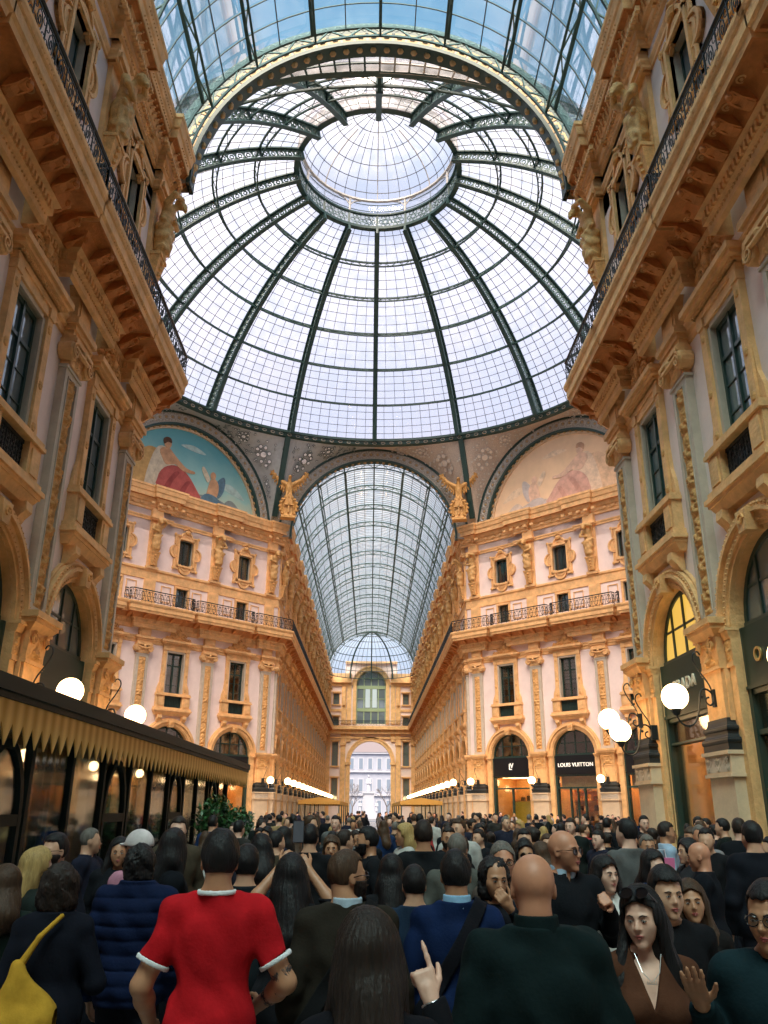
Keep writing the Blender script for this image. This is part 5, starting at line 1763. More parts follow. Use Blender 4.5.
for k in range(8):
    left = k in (5, 6, 7) ; far = k in (0, 7)
    b = MB(); b.grid(lambda i, j: span_pt(k, (i - .5) * 2, j), 48, 10)
    if k in (0, 7, 6, 1):   # roundels on the plates in view
        def disc(u, v, r, m):
            c = span_pt(k, u, v); du = (span_pt(k, u + .01, v) - c).normalized(); dv = (span_pt(k, u, v + .02) - c).normalized(); nn = du.cross(dv).normalized()
            if nn.dot(Vector((0, CY, 28)) - c) < 0: nn = -nn
            dv = nn.cross(du)
            n = 12
            ring = [c + nn * .14 + du * r * math.cos(2 * PI * i / n) + dv * r * math.sin(2 * PI * i / n) for i in range(n)]
            b.add([c + nn * .16] + ring, [(0, i + 1, (i + 1) % n + 1) for i in range(n)], m)
            b.tube(ring, .03, 3, 2, closed=True)
        for u0, vv, R in ((-.22, .52, .62), (.22, .52, .62), (-.48, .6, .42), (.48, .6, .42), (-.12, .2, .3), (.12, .2, .3)):
            c0 = span_pt(k, u0, vv); L = 8.3
            disc(u0, vv, R * .44, 1)
            H = (span_pt(k, u0, 1) - span_pt(k, u0, 0)).length
            for q in range(8):
                a = q * PI / 4
                disc(u0 + R * math.cos(a) / L, min(.97, max(.03, vv + R * math.sin(a) / max(H, .5))), R * .26, 1)
        rnd = random.Random(k)
        for q in range(160):
            u0 = rnd.uniform(-.8, .8); H = (span_pt(k, u0, 1) - span_pt(k, u0, 0)).length
            if H < .6: continue
            disc(u0, rnd.uniform(.08, .92), rnd.uniform(.05, .09), 1)
    if k in (2, 3, 4, 5):      # the near corners are glazed lattice
        b = MB()
        for i in range(25):
            u0 = -1 + i / 12
            b.bar(span_pt(k, u0, 0), span_pt(k, u0, 1), .08, .08, 2)
        for vv in (0, .25, .5, .75, 1):
            for i in range(24):
                b.bar(span_pt(k, -1 + i / 12, vv), span_pt(k, -1 + (i + 1) / 12, vv), .07, .07, 2)
        g_ = MB(); g_.grid(lambda i, j: span_pt(k, (i - .5) * 2, j) + Vector((0, 0, .05)), 24, 4)
    mats_ = [SPAN_G if k >= 4 else SPAN_C, SPAN_W if k >= 4 else mat('pale roundel', (.78, .70, .58), .6), GREEN_D if k >= 4 else PALE]
    o_ = link('trim_spandrel', b.mesh('spandrel', mats_))
    if k in (2, 3, 4, 5): part('spandrel_glass', g_.mesh('spandrel_glass', DOMEGLASS, True), o_)
    tag(o_, 'pierced spandrel under the dome between the %s arch and the %s arch' % (names[k], names[(k + 1) % 8]), 'spandrel', kind='structure')
    # green strut down the corner
    if k in (0, 7):
        b = MB()
        b.bar(span_pt(k, 0, 1) + Vector((0, -.2, 0)), span_pt(k, 0, .1) + Vector((0, -.3, .0)), .42, .3)
        trim(b, [GREEN_D], 'green iron strut running down behind the %s eagle' % ('right' if k == 0 else 'left'), 'strut')

# ------------------------------------------------------------------ lunette pictures: plain generic figures in soft colours, no known design
def lunette(side):
    rz = -PI / 4 * side
    az = PI / 4 * side
    ap = AP + .45
    e = empty('lunette_picture', (ap * math.sin(az), CY + ap * math.cos(az), 0), rz,
              label=('half-round picture with teal sky and draped figures on the left' if side < 0 else 'half-round faded rose and cream picture on the right'), cat='picture')
    if side < 0:
        sky = bpy.data.materials.new('teal painted sky'); sky.use_nodes = True
        nt = sky.node_tree; tc = nt.nodes.new('ShaderNodeTexCoord'); sp = nt.nodes.new('ShaderNodeSeparateXYZ'); rp = nt.nodes.new('ShaderNodeValToRGB'); mp = nt.nodes.new('ShaderNodeMapRange')
        mp.inputs[1].default_value = 24.4; mp.inputs[2].default_value = 30.4
        ns = nt.nodes.new('ShaderNodeTexNoise'); ns.inputs['Scale'].default_value = .8
        ad = nt.nodes.new('ShaderNodeMath'); ad.operation = 'MULTIPLY_ADD'; ad.inputs[1].default_value = .35; 
        nt.links.new(tc.outputs['Object'], sp.inputs[0]); nt.links.new(sp.outputs['Z'], mp.inputs[0]); nt.links.new(tc.outputs['Object'], ns.inputs['Vector'])
        nt.links.new(ns.outputs['Fac'], ad.inputs[0]); nt.links.new(mp.outputs[0], ad.inputs[2]); nt.links.new(ad.outputs[0], rp.inputs[0])
        el = rp.color_ramp.elements; el[0].position = .1; el[0].color = (.62, .58, .38, 1); el[1].position = 1.1; el[1].color = (.10, .36, .42, 1)
        x = el.new(.45); x.color = (.30, .55, .52, 1)
        nt.links.new(rp.outputs[0], nt.nodes['Principled BSDF'].inputs['Base Color'])
        C = dict(robe=(.42, .10, .09), gold=(.55, .36, .14), skin=(.55, .33, .19), rock=(.22, .27, .27), blue=(.10, .20, .28), hair=(.10, .05, .03), pale=(.60, .55, .42), col=(.35, .36, .33), fold=(.30, .06, .06), cloud=(.42, .60, .58))
    else:
        sky = mat('faded cream painted sky', (.85, .62, .40), .9, var=.12, vscale=.5)
        C = dict(robe=(.66, .40, .32), gold=(.80, .56, .36), skin=(.80, .55, .40), rock=(.62, .52, .44), blue=(.55, .50, .48), hair=(.55, .34, .22), pale=(.85, .66, .48), col=(.78, .60, .44), fold=(.58, .33, .26), cloud=(.88, .68, .48))
    n = 32
    b = MB().prism([(7.02 * math.cos(PI * i / n), AZ + 7.02 * math.sin(PI * i / n)) for i in range(n + 1)], 0, .06)
    part('painted_sky', b.mesh('painted_sky', sky), e)
    def blob(name, c, pts, y=-.02):
        b = MB()
        # smooth closed outline through the points
        out = []
        m = len(pts)
        for i in range(m):
            p0, p1, p2, p3 = (Vector(pts[(i + q) % m]) for q in (-1, 0, 1, 2))
            for t in (0, .25, .5, .75):
                out.append(.5 * ((2 * p1) + (-p0 + p2) * t + (2 * p0 - 5 * p1 + 4 * p2 - p3) * t * t + (-p0 + 3 * p1 - 3 * p2 + p3) * t ** 3))
        zo = [(q.x * fx, q.y) for q in out]
        b.prism(zo if fx > 0 else zo[::-1], y, y + .018)
        part(name, b.mesh(name, mat('paint %s %d' % (c, side), C[c], .9, var=.3, vscale=1.8)), e)
    fx = 1 if side < 0 else -1
    zz = 24.5
    blob('painted_column', 'col', [(-6.3, 24.4), (-4.6, 24.4), (-4.6, 29.0), (-6.3, 26.8)], -.014)
    blob('painted_rocks', 'rock', [(-4, 24.4), (-2.5, 25.4), (0, 25.2), (2.5, 25.5), (4.5, 25.0), (6.4, 24.4)], -.02)
    blob('painted_drapery', 'gold', [(-5.2, 24.5), (-4.6, 26.8), (-3.6, 28.0), (-2.5, 27.8), (-2.4, 26.6), (-3.0, 25.4), (-3.4, 24.5)], -.03)
    blob('painted_cloak', 'pale', [(-3.6, 24.7), (-3.3, 27.0), (-2.7, 28.3), (-1.7, 28.2), (-1.2, 27.0), (-1.8, 25.4), (-2.6, 24.6)], -.04)
    blob('painted_robe', 'robe', [(-2.5, 24.9), (-2.3, 26.4), (-1.2, 27.1), (.0, 26.7), (1.0, 25.6), (1.5, 24.8), (.2, 24.6)], -.05)
    blob('painted_figure', 'skin', [(-2.6, 28.0), (-1.9, 28.4), (-1.2, 27.9), (-.2, 27.2), (.6, 27.1), (.6, 26.9), (-.4, 26.85), (-1.2, 27.2), (-2.0, 27.0)], -.06)
    blob('painted_head', 'skin', [(-2.15, 28.4), (-1.75, 28.4), (-1.65, 28.8), (-1.85, 29.1), (-2.15, 29.0), (-2.3, 28.7)], -.07)
    blob('painted_hair', 'hair', [(-2.3, 28.6), (-2.0, 28.85), (-1.65, 28.85), (-1.75, 29.2), (-2.1, 29.25), (-2.4, 29.0)], -.08)
    blob('painted_figure', 'skin', [(1.9, 25.4), (2.1, 26.6), (2.3, 27.0), (2.7, 27.0), (3.0, 26.5), (2.9, 25.6), (2.4, 25.3)], -.06)
    blob('painted_head', 'skin', [(2.2, 27.0), (2.55, 27.0), (2.65, 27.4), (2.4, 27.6), (2.15, 27.4)], -.07)
    blob('painted_wing', 'blue', [(2.7, 26.6), (3.3, 27.4), (3.6, 27.2), (3.5, 26.2), (3.0, 25.5)], -.05)
    blob('painted_cloth', 'blue', [(1.4, 24.6), (1.7, 25.5), (2.6, 25.6), (3.4, 25.1), (3.4, 24.6)], -.07)
    blob('painted_plants', 'rock', [(3.4, 24.4), (3.8, 25.4), (4.4, 25.6), (5.2, 25.0), (5.6, 24.4)], -.05)
    blob('painted_fold', 'gold', [(-4.6, 24.8), (-4.2, 26.6), (-3.7, 27.4), (-3.9, 26.2), (-4.0, 24.9)], -.045)
    blob('painted_fold', 'fold', [(-1.9, 25.2), (-1.2, 26.5), (-.7, 26.6), (-1.2, 25.8), (-1.5, 25.0)], -.065)
    blob('painted_fold', 'fold', [(-.6, 25.0), (-.1, 26.0), (.3, 26.1), (.0, 25.4), (-.2, 24.9)], -.065)
    blob('painted_fold', 'pale', [(-3.0, 25.4), (-2.6, 27.2), (-2.2, 27.8), (-2.4, 26.6), (-2.7, 25.2)], -.055)
    blob('painted_cloud', 'cloud', [(3.2, 26.6), (4.0, 27.0), (5.0, 26.6), (5.6, 26.0), (4.4, 26.2)], -.012)
    blob('painted_cloud', 'cloud', [(-.8, 29.0), (.4, 29.3), (1.6, 28.9), (.6, 28.8)], -.012)
    blob('painted_wing', 'pale', [(1.9, 26.6), (1.3, 27.5), (1.5, 27.8), (2.1, 27.0)], -.05)
    blob('painted_rocks', 'col', [(-.4, 24.4), (.4, 25.3), (1.4, 25.2), (1.9, 24.4)], -.035)
    blob('painted_fruit', 'gold', [(3.6, 24.5), (4.0, 25.0), (4.6, 25.1), (5.0, 24.7)], -.07)
    b = MB(); arc_band(b, 6.75, 7.05, AZ, -.16, .02, 0, PI, 40); part('picture_frame', b.mesh('picture_frame', STONE_P), e)
for s in (-1, 1): lunette(s)

# ------------------------------------------------------------------ glass barrel vaults
def vault(name, y0, y1, label, cell, tint_mat, hoops, nb, fine, rz=0, cx=0, R=7.45, lattice=True):
    """nb: longitudinal girders; fine: glazing bars across per hoop cell"""
    v = empty(name, (0, 0, 0), 0, label=label, cat='glass vault', kind='structure')
    ZC = 23.2
    def P_(a, y, r=0): return Vector((-(R + r) * math.cos(a), y, ZC + (R + r) * math.sin(a)))
    nh = hoops
    a0, a1 = .12, PI - .12
    for i in range(nh + 1):
        y = y0 + (y1 - y0) * i / nh
        b = MB(); n = 32
        for r, w in ((0, .10), (-.45, .08)):
            for j in range(n):
                b.bar(P_(a0 + (a1 - a0) * j / n, y, r), P_(a0 + (a1 - a0) * (j + 1) / n, y, r), w, w, 0)
        if lattice:
            for j in range(n):
                aa, ab = a0 + (a1 - a0) * j / n, a0 + (a1 - a0) * (j + 1) / n
                b.bar(P_(aa, y, 0 if j % 2 else -.45), P_(ab, y, -.45 if j % 2 else 0), .05, .05, 1)
        part('hoop', b.mesh('hoop', [GREEN_D, GREEN]), v)
    for k in range(nb + 1):
        a = a0 + (a1 - a0) * k / nb
        b = MB()
        b.bar(P_(a, y0), P_(a, y1), .12, .14, 0)
        if lattice and 0 < k < nb:
            b.bar(P_(a, y0, -.4), P_(a, y1, -.4), .08, .08, 0)
            m = int((y1 - y0) / 1.3)
            for q in range(m):
                ya, yb = y0 + (y1 - y0) * q / m, y0 + (y1 - y0) * (q + 1) / m
                b.bar(P_(a, ya, -.4 if q % 2 else 0), P_(a, yb, 0 if q % 2 else -.4), .05, .05, 1)
        part('girder', b.mesh('girder', [GREEN_D, GREEN]), v)
    b = MB()
    n = 30
    for i in range(nh * fine):
        if i % fine == 0: continue
        y = y0 + (y1 - y0) * i / (nh * fine)
        for j in range(n):
            b.bar(P_(a0 + (a1 - a0) * j / n, y, .03), P_(a0 + (a1 - a0) * (j + 1) / n, y, .03), .04, .04)
    for k in range(nb * cell):
        if k % cell == 0: continue
        a = a0 + (a1 - a0) * k / (nb * cell); b.bar(P_(a, y0, .03), P_(a, y1, .03), .04, .05)
    part('glazing_bars', b.mesh('glazing_bars', BAR), v)
    b = MB(); b.grid(lambda i, j: P_(a0 + (a1 - a0) * i, y0 + (y1 - y0) * j, .06), 40, 2)
    part('vault_glass', b.mesh('vault_glass', tint_mat, True), v)
    if rz:
        v.rotation_euler = (0, 0, rz)
    return v
vault('ceiling_far_vault', DF + .2, 139.2, 'long blue-grey glass barrel vault of the far arcade', 3, VAULTGLASS, 14, 8, 10)
vault('ceiling_near_vault', -22, DN - .6, 'glass barrel vault of the near arcade overhead', 2, NEARGLASS, 9, 8, 5)
for s, nm in ((-1, 'left'), (1, 'right')):
    v = vault('ceiling_side_vault_' + nm, 21, 46, 'glass barrel vault of the cross arcade on the %s' % nm, 1, VAULTGLASS, 6, 6, 3, rz=s * -PI / 2, lattice=False)
    v.location = (0, CY, 0)
# half dome closing the far vault: umbrella of ribs over a round end
hd = empty('ceiling_end_half_dome', (0, 139.2, 0), label='glass half dome closing the far vault', cat='half dome', kind='structure')
R_ = 7.45
def hp(a, t): # a: plan angle 0..pi, t: rise 0..1
    e = t * PI / 2
    return Vector((-R_ * math.cos(a) * math.cos(e), R_ * math.sin(a) * math.cos(e) * .93, 23.6 + R_ * .95 * math.sin(e)))
b = MB()
for k in range(0, 25):
    a = PI * k / 24; w = .2 if k % 8 == 0 or k == 12 else .05
    for j in range(12): b.bar(hp(a, j / 12), hp(a, (j + 1) / 12), w, w, 0 if w > .1 else 1)
for t in (0, .12, .24, .36, .5, .64, .78):
    for j in range(32): b.bar(hp(PI * j / 32, t), hp(PI * (j + 1) / 32, t), .12 if t in (0, .36) else .05, .1, 0 if t in (0, .36) else 1)
part('ribs', b.mesh('ribs', [GREEN_D, BAR]), hd)
b = MB(); b.grid(lambda i, j: hp(PI * i, j * .98) * 1.0 + Vector((0, 0, .06)), 32, 10)
part('half_dome_glass', b.mesh('half_dome_glass', VAULTGLASS, True), hd)
# roofs closing the gap between cornice and vault
for s, nm in ((-1, 'left'), (1, 'right')):
    for y0, y1, w in ((-22, DN - .5, 'near'), (DF + .5, 146.2, 'far')):
        x0, x1 = sorted((s * 7.3, s * 9.5))
        trim(MB().box(x0, x1, y0, y1, 24.45, 24.6), [GREY], 'roof ledge above the %s %s wall' % (w, nm), 'ledge')
# ------------------------------------------------------------------ stone figures under the cornice
def atlas_mesh(h, mirror=1):
    m = mirror
    def f(P):
        P = P * np.array([m, 1, 1], np.float32)
        pr = [('e', (0, -.28, 1.55), (.30, .20, .36)), ('e', (0, -.34, 1.9), (.36, .2, .24)), ('e', (0, -.26, 1.05), (.27, .2, .3)),
              ('c', (0, -.4, 2.0), (.05, -.58, 2.22), .12, .11)]
        d = union(P, pr, .1)
        arm = [('c', (-.34, -.36, 2.0), (-.46, -.62, 2.26), .12, .10), ('c', (-.46, -.62, 2.26), (-.05, -.74, 2.42), .10, .075), ('c', (-.05, -.74, 2.42), (.12, -.74, 2.36), .07, .05),
               ('c', (.34, -.36, 2.0), (.48, -.5, 1.62), .12, .09), ('c', (.48, -.5, 1.62), (.10, -.56, 1.5), .09, .07), ('c', (.10, -.56, 1.5), (-.04, -.56, 1.52), .07, .045)]
        d = smin(d, union(P, arm, .03), .05)
        robe = [('c', (0, -.26, 1.15), (.02, -.26, .30), .30, .26), ('c', (-.13, -.36, 1.0), (-.12, -.36, .25), .14, .13), ('c', (.14, -.38, 1.0), (.16, -.34, .15), .14, .11)]
        rb = union(P, robe, .06) - .022 * np.sin(P[:, 0] * 30 + 5 * np.sin(P[:, 2] * 3.3)) - .02 * np.sin(P[:, 2] * 13 + P[:, 0] * 9)
        rb = smax(rb, .12 + .5 * P[:, 0] * .6 - P[:, 2], .03)
        d = smin(d, rb, .04)
        sash = p_cap(P, (-.36, -.3, 1.35), (.36, -.44, 1.1), .09, .09) - .015 * np.sin(P[:, 0] * 40 + P[:, 2] * 30)
        d = smin(d, sash, .03)
        tail = p_cap(P, (.3, -.36, 1.1), (.26, -.3, .1), .09, .04)
        d = smin(d, tail, .03)
        head = union(P, [('e', (.05, -.70, 2.24), (.13, .16, .17)), ('e', (.05, -.80, 2.15), (.09, .08, .12)), ('c', (.05, -.84, 2.26), (.05, -.88, 2.19), .03, .035)], .04)
        hair = p_ell(P, (.05, -.66, 2.30), (.17, .17, .17)) - .03 * np.sin(P[:, 0] * 45) * np.sin(P[:, 1] * 42) * np.sin(P[:, 2] * 40)
        beard = p_ell(P, (.05, -.84, 2.08), (.08, .07, .12)) - .015 * np.sin(P[:, 2] * 60 + P[:, 0] * 30)
        d = smin(d, smin(head, smin(hair, beard, .02), .01), .03)
        base = p_ell(P, (0, -.24, .1), (.24, .16, .22))
        return smin(d, base, .06)
    return np_mesh('statue', [(*nets(f, (-.75, -1.1, -.2), (.75, .05, 2.7), h), 0)], BRONZE)
console = MB()
console.box(-.34, .34, -.36, 0, -.10, .02).tbox(-.2, .2, -.16, 0, -1.0, -.1, .12, .16)
for i in range(4): console.sphere((0, -.2 - .03 * i, -.9 + .22 * i), .07 + .01 * i, 7, 0)
console = console.mesh('console', STONE_C)
AT = {(0, 1): atlas_mesh(.035, 1), (0, -1): atlas_mesh(.035, -1), (1, 1): atlas_mesh(.07, 1), (1, -1): atlas_mesh(.07, -1)}
def statue(x, y, rz, lod, m, label, group=None):
    o = tag(link('statue', AT[(lod, m)], None, (x, y, 19.55), rz), label, 'statue', group); o.scale = (1.12, 1.1, 1.0)
    part('console', console, o)
for s, nm in ((-1, 'left'), (1, 'right')):
    off = .14
    for i, y in enumerate(NEAR_Y[:4]):
        lab = ('bent stone figure under the cornice at the octagon corner of the near %s wall' % nm, 'bent stone figure on the second pilaster of the near %s wall' % nm,
               'bent stone figure on the third pilaster of the near %s wall' % nm, 'bent stone figure on the fourth pilaster of the near %s wall' % nm)[i]
        statue(s * (W - off), y, RZ[nm], 0, -1 if (i + (s > 0)) % 2 else 1, lab)
    b_ = OUT_FL[2]
    for i, sd in enumerate(S_DIAG):
        x = abs(b_[0]) + (sd + .15) * R2 ; y = b_[1] - (sd + .15) * R2
        x -= off * R2; y -= off * R2
        lab = 'stone figure on the %s octagon wall, %s' % (nm, ('next to the far arcade', 'between the two bays nearest the far arcade', 'on the third pilaster from the far arcade', 'beside the cross arcade')[i])
        statue(s * x, y, RZ['d' + nm], 1, 1 if i % 2 else -1, lab)
    for i, y in enumerate(ARM_Y):
        statue(s * (W - off), y, RZ[nm], 1, 1 if i % 2 else -1, 'small stone figure, %s in the row on the %s wall of the far arcade' % (ORD[i], nm), 'stone figures along the far arcade, %s' % nm)

# ------------------------------------------------------------------ eagles on shields at the corners of the far arch
def eagle_mesh():
    def f(P):
        d = union(P, [('e', (0, -.05, 2.75), (.30, .26, .55)), ('c', (0, -.1, 3.1), (.0, -.28, 3.55), .2, .12), ('e', (.02, -.34, 3.66), (.15, .19, .15)), ('c', (.04, -.46, 3.66), (.08, -.62, 3.58), .06, .02),
                      ('c', (0, .0, 2.5), (0, .05, 1.95), .2, .28), ('c', (-.15, -.1, 2.5), (-.2, -.2, 2.0), .13, .08), ('c', (.15, -.1, 2.5), (.2, -.2, 2.0), .13, .08)], .08)
        ax = np.stack([np.abs(P[:, 0]), P[:, 1], P[:, 2]], 1)
        w = union(ax, [('c', (.2, .0, 3.05), (.95, .05, 3.55), .22, .17), ('c', (.95, .05, 3.55), (1.5, .1, 4.25), .17, .08)], .06)
        for k in range(7):
            t = k / 6; a = (.35 + 1.0 * t, .05, 3.1 + .85 * t * t + .3 * t); b = (.45 + 1.15 * t, .12, 2.45 + .95 * t + .5 * t * t)
            w = smin(w, p_cap(ax, a, b, .13, .075), .02)
        for k in range(4):
            t = k / 3; w = smin(w, p_cap(ax, (.95 + .2 * t, .06, 3.6 + .2 * t), (1.25 + .35 * t, .12, 3.5 + .75 * t), .12, .07), .02)
        d = smin(d, w, .05)
        d = d - .015 * np.sin(P[:, 0] * 26) * np.sin(P[:, 2] * 24)
        return d
    return np_mesh('eagle', [(*nets(f, (-1.9, -.8, 1.6), (1.9, .6, 4.6), .05), 0)], GOLD)
em = eagle_mesh()
def shield_mesh():
    b = MB()
    c = MB().lathe([(.001, -.12), (.5, -.10), (.62, -.02), (.66, .05), (.74, .02), (.80, -.05), (.80, -.3), (.001, -.3)], 24)
    M = Matrix.Translation((0, -.28, 1.05)) @ Matrix.Diagonal((.92, 1, 1.12, 1)) @ Matrix.Rotation(PI / 2, 4, 'X')
    b.join(c, M)
    for i in range(16):
        a = 2 * PI * i / 16; b.sphere((.72 * math.cos(a), -.26, 1.05 + .88 * math.sin(a)), .14, 6)
    b.box(-.05, .05, -.5, -.3, .45, 1.65).box(-.4, .4, -.5, -.3, 1.1, 1.2)
    b.box(-.6, .6, -.5, .3, 0, .2).tbox(-.4, .4, -.4, .3, .2, .4, -.1, -.1).box(-.3, .3, -.3, .3, .4, 2.0)
    return b.mesh('shield', GOLD)
sm_ = shield_mesh()
for s, nm in ((-1, 'left'), (1, 'right')):
    o = tag(link('eagle_sculpture', em, None, (s * 7.15, 64.15, 24.5), s * -PI / 16), 'golden spread-winged eagle above a round shield on the cornice, %s of the far arch' % nm, 'eagle sculpture')
    part('shield', sm_, o)

# ------------------------------------------------------------------ opal globe lamps on scrolled brackets
def smooth_pts(pts, k=4):
    out = []; n = len(pts); V_ = [Vector(p) for p in pts]
    for i in range(n - 1):
        p0, p1, p2, p3 = V_[max(0, i - 1)], V_[i], V_[i + 1], V_[min(n - 1, i + 2)]
        for j in range(k):
            t = j / k
            out.append(.5 * ((2 * p1) + (-p0 + p2) * t + (2 * p0 - 5 * p1 + 4 * p2 - p3) * t * t + (-p0 + 3 * p1 - 3 * p2 + p3) * t ** 3))
    return out + [V_[-1]]
def lamp_parts(lod, R=.29):
    g = MB().sphere((0, 0, 0), R, 24 if lod == 0 else 10).mesh('globe', GLOBE, True)
    b = MB(); q = 6 if lod == 0 else 3
    # origin at the globe; the wall plate is 1.05 m behind (+y)
    b.lathe([(.05, -R - .12), (.10, -R - .04), (.12, -R + .06), (.02, -R + .04)], 10)
    pts = [(0, 0, -R - .1), (0, .07, -R - .26), (0, .22, -R - .34), (0, .39, -R - .26), (0, .50, -R - .0), (0, .58, .10), (0, .70, .17), (0, .83, .08), (0, .86, -.08), (0, .78, -.18), (0, .69, -.13), (0, .69, -.04), (0, .76, -.01)]
    b.tube(smooth_pts(pts) if lod == 0 else pts, .022, q)
    b.tube(smooth_pts([(0, .86, -.06), (0, .80, .25), (0, .62, .55), (0, .50, .80), (0, .52, .95), (0, .62, 1.0), (0, .67, .92)]), .018, q)
    b.box(-.07, .07, .84, 1.0, -.22, .16)
    if lod == 0:
        b.sphere((0, .6, .0), .04, 6); b.sphere((0, .25, -R - .34), .035, 6)
    return g, b.mesh('bracket', IRON)
LP0, LP1 = lamp_parts(0), lamp_parts(1, .27)
def lamp(x, y, z, rz, label, group=None, lod=0):
    L = LP0 if lod == 0 else LP1
    e = empty('wall_lamp', (x, y, z), rz, label=label, cat='lamp', group=group)
    part('globe', L[0], e); part('bracket', L[1], e)
for s, nm in ((-1, 'left'), (1, 'right')):
    lamp(s * 6.62, 23.45, 4.28, RZ[nm], 'lit globe lamp on the octagon corner pier of the near %s wall' % nm)
    lamp(s * 6.66, 18.3, 4.25, RZ[nm], 'large lit globe lamp on the second pier of the near %s wall' % nm)
    lamp(s * 6.66, 13.15, 4.25, RZ[nm], 'lit globe lamp on the third pier of the near %s wall' % nm)
    b_ = OUT_FL[2]
    for i, sd in enumerate(S_DIAG[:3]):
        x = abs(b_[0]) + (sd + .15) * R2 - 1.4 * R2; y = b_[1] - (sd + .15) * R2 - 1.4 * R2
        lamp(s * x, y, 3.9, RZ['d' + nm], 'lit globe lamp on the %s octagon wall, %s' % (nm, ('on the corner pier of the far arcade', 'between the first and second shop', 'between the second and third shop')[i]), None, 1)
    for y in ARM_Y:
        lamp(s * 6.45, y, 3.9, RZ[nm], 'small lit globe lamp, %s in the row on the %s wall of the far arcade' % (ORD[ARM_Y.index(y)], nm), 'globe lamps along the far arcade, %s' % nm, 1)
lamp(6.70, 22.75, 3.9, RZ['right'], 'second lit globe of the pair at the octagon corner, near right wall')

# ------------------------------------------------------------------ lettering
def text_mesh(s, size, mats, depth=.03, spacing=1.0):
    c = bpy.data.curves.new('lettering', 'FONT'); c.body = s; c.size = size; c.extrude = depth; c.align_x = 'CENTER'; c.space_character = spacing; c.offset = size * .012
    o = bpy.data.objects.new('tmp', c); COL.objects.link(o)
    bpy.context.view_layer.update()
    me = bpy.data.meshes.new_from_object(o.evaluated_get(bpy.context.evaluated_depsgraph_get()))
    bpy.data.objects.remove(o)
    me.transform(Matrix.Rotation(PI / 2, 4, 'X'))
    me.materials.clear(); me.materials.append(mats)
    return me
def join_me(name, items, mats):
    b = MB()
    for me, M in items:
        b.join(_mb(me), M)
    return b.mesh(name, mats)
def _mb(me):
    b = MB(); b.add([v.co[:] for v in me.vertices], [tuple(p.vertices) for p in me.polygons]); return b

# ------------------------------------------------------------------ shop fronts
SHELF = mat('shop shelf', (.40, .20, .07), .5)
ORANGE = mat('amber shop panel', (.72, .26, .06), .5, var=.2)
YELW = mat('yellow display panel', (.85, .50, .04), .5, var=.15, vscale=2)
def shop_room(kind):
    b = MB()
    w = 1.66
    b.box(-w, w, 2.9, 3.0, 0, 4.3, 0).box(-w - .05, -w, .45, 3, 0, 4.3, 0).box(w, w + .05, .45, 3, 0, 4.3, 0).box(-w, w, .45, 3, 4.25, 4.35, 0)
    return b.mesh('room', [WARMWALL])
ROOM = shop_room(0)
def goods_mesh(seed, rows=5, cols=7, hang=False):
    r = random.Random(seed); b = MB()
    w = 1.6
    for j in range(rows):
        z = .55 + j * .68
        b.box(-w, w, 2.3, 2.9, z - .04, z, 0)
        for i in range(cols):
            x = -w + .12 + (2 * w - .24) * (i + .5) / cols; h = r.uniform(.18, .42); q = r.uniform(.08, .17)
            if r.random() < .2: continue
            m = r.choice((1, 1, 2, 3))
            b.prism([(x - q, z), (x + q, z), (x + q * .8, z + h), (x - q * .8, z + h)], 2.35, 2.35 + r.uniform(.15, .4), m)
            b.tube([(x - q * .5, 2.45, z + h), (x, 2.45, z + h + .1), (x + q * .5, 2.45, z + h)], .012, 3, m)
    return b.mesh('goods', [SHELF, mat('amber goods', (.75, .36, .08), .5), mat('dark goods', (.05, .03, .02), .4), mat('cream goods', (.8, .68, .48), .5)])
GM = [goods_mesh(3), goods_mesh(5, 4, 6)]
LITE = MB().box(-1.4, 1.4, .8, 1.1, 4.18, 4.24).box(-1.4, 1.4, 1.9, 2.1, 4.18, 4.24).mesh('ceiling_lamp', SHOPLITE)
